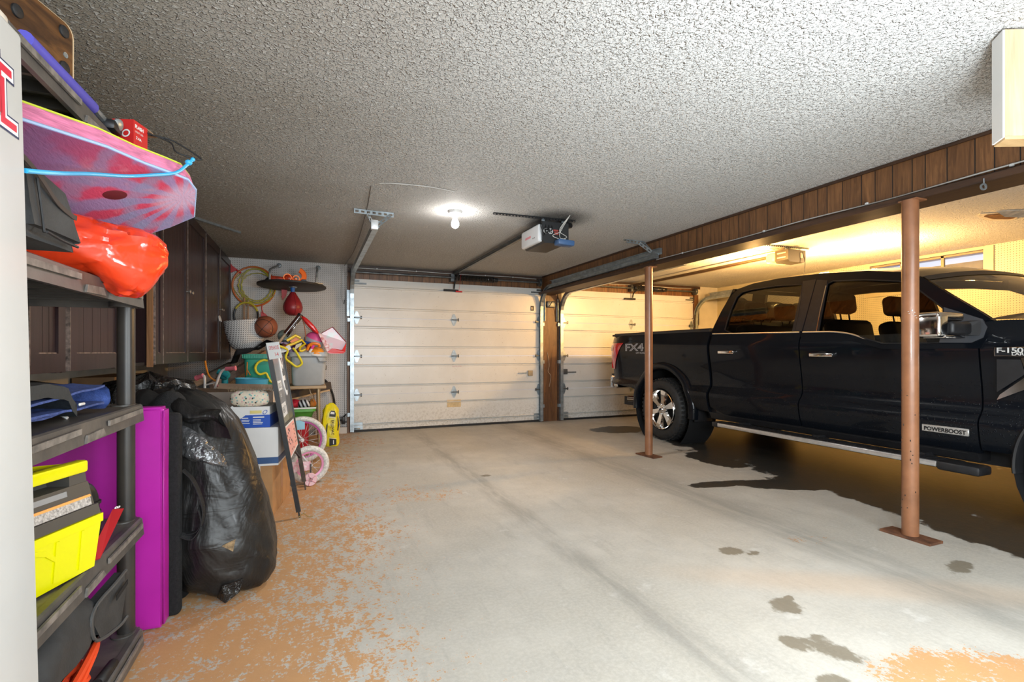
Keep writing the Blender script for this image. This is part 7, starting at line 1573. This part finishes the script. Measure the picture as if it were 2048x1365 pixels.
# speed bag platform
pf = thing('speed_bag_platform', 'round black speed bag platform on steel brackets fixed to the pegboard', 'platform', (-.22, 6.72, 1.92))
MB().lathe([(0, -.012), (.385, -.012), (.395, -.006), (.395, .010), (.385, .016), (0, .016)], (-.22, 6.72, 1.925), (.02, .03, 1), 48).build('platform_disc', mat('platform_black', (.035, .030, .027), .6, var=(6, .4)), pf)
MB().box((.075, 6.50, 1.945), (.11, .05, .012), (0, 0, .5)).build('pale_tag', mat('tan_print', (.55, .46, .34), .5), pf)
for x, xw in ((-.46, -.40), (.055, .075)):
    MB().tube(curve([(x, 6.52, 1.935), (x+.005, 6.525, 2.06), (x+.008, 6.58, 2.10), (xw, 6.85, 2.18), (xw+.01, Wp-.005, 2.24)], 4), .013, 8).sphere((xw+.01, Wp-.006, 2.24), (.03, .012, .03), 12, 6).build('bracket', m_galv, pf)
    MB().tube([(x, 6.95, 1.935), (x-.02, Wp-.004, 1.935)], .012, 8).build('lower_strut', m_galv, pf)
MB().lathe([(.0, 0), (.05, 0), (.045, -.010), (.0, -.014)], (-.21, 6.68, 1.913), n=20).build('swivel_plate', m_galv, pf)
sb = thing('speed_bag', 'dark red leather speed bag hanging under the black platform', 'speed bag', (-.21, 6.68, 1.55))
MB().lathe([(0, 1.555), (.04, 1.558), (.085, 1.582), (.108, 1.625), (.112, 1.665), (.102, 1.71), (.078, 1.76), (.05, 1.805), (.03, 1.84), (.018, 1.85), (0, 1.852)], (-.212, 6.68, 0), n=32).build('bag_body', mat('red_leather', (.34, .022, .028), .38, var=(14, .2), bump=(60, .15)), sb)
mb = MB()
for a in (-1.25, .1, -2.6): mb.tube([(-.212+r*1.005*cos(a), 6.68+r*1.005*sin(a), z) for r, z in ((.04, 1.5575), (.085, 1.582), (.108, 1.625), (.112, 1.665), (.102, 1.71), (.078, 1.76), (.05, 1.805), (.03, 1.84))], .002, 5)
mb.build('seam', mat('dark_seam', (.12, .01, .012), .5), sb)
MB().cyl((-.212, 6.68, 1.848), (-.212, 6.68, 1.90), .022, .028, 14).build('blue_collar', mat('blue_ribbon', (.02, .12, .40), .5), sb, 'blue collar')
of_ = thing('orange_blaster', 'neon orange toy blaster lying on the speed bag platform', 'toy', (-.23, 6.6, 1.945))
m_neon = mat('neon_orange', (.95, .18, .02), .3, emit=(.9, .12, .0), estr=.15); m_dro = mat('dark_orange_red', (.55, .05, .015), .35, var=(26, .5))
MB().lathe([(.055, -.028), (.10, -.028), (.112, -.01), (.112, .01), (.10, .028), (.055, .028), (.055, -.028)], (-.165, 6.66, 2.045), (.1, -1, .1), 30, a0=-.3, a1=pi+.4).build('drum', m_neon, of_)
MB().rbox((-.36, 6.60, 1.985), (.22, .07, .07), .02, 2, (0, .05, 0)).sphere((-.25, 6.585, 2.0), (.06, .045, .05), 16, 10).build('body', m_dro, of_)
mb = MB()
for c_, r in (((-.265, 6.55, 2.005), .045), ((-.17, 6.55, 1.995), .040)): mb.lathe([(r-.006, 0), (r, .006), (r+.002, .012), (r-.008, .012), (r-.006, 0)], c_, (0, -1, .1), 22); mb.lathe([(0, .004), (.010, .006)], c_, (0, -1, .1), 12)
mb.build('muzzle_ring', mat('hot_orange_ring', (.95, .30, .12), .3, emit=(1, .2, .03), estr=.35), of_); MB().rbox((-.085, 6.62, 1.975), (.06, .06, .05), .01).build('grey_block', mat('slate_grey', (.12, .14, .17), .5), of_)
toy('black_strap', 'black strap heap on the platform beside the orange blaster', MB().tube(curve([(-.52, 6.62, 1.955), (-.48, 6.58, 1.99), (-.45, 6.60, 1.96), (-.47, 6.64, 2.0), (-.43, 6.63, 1.96)], 5), .012, 7), m_black_rub, 'strap')
toy('dangling_strap', 'faded red strap hanging from the platform behind the speed bag', MB().prism([(-.355, 6.98, 1.925), (-.28, 6.98, 1.925), (-.30, 6.98, 1.83), (-.345, 6.98, 1.77), (-.35, 6.98, 1.83)], (0, .008, 0)), m_dred, 'strap')
for k, (x, z) in enumerate(((.19, .90), (.42, 1.80), (.30, 1.35))):
    tag(MB().tube(curve([(x, WY-.002, z+.02), (x, WY-.03, z+.02), (x, WY-.04, z-.005), (x-.005, WY-.035, z-.03), (x-.015, WY-.03, z-.02)], 4), .004, 6).build('peg_hook', m_galv_dk), ['small steel hook on the pegboard beside the grey bin', 'small steel hook near the top edge of the pegboard by the jamb', 'small steel hook in the middle of the bare pegboard'][k], 'hook')
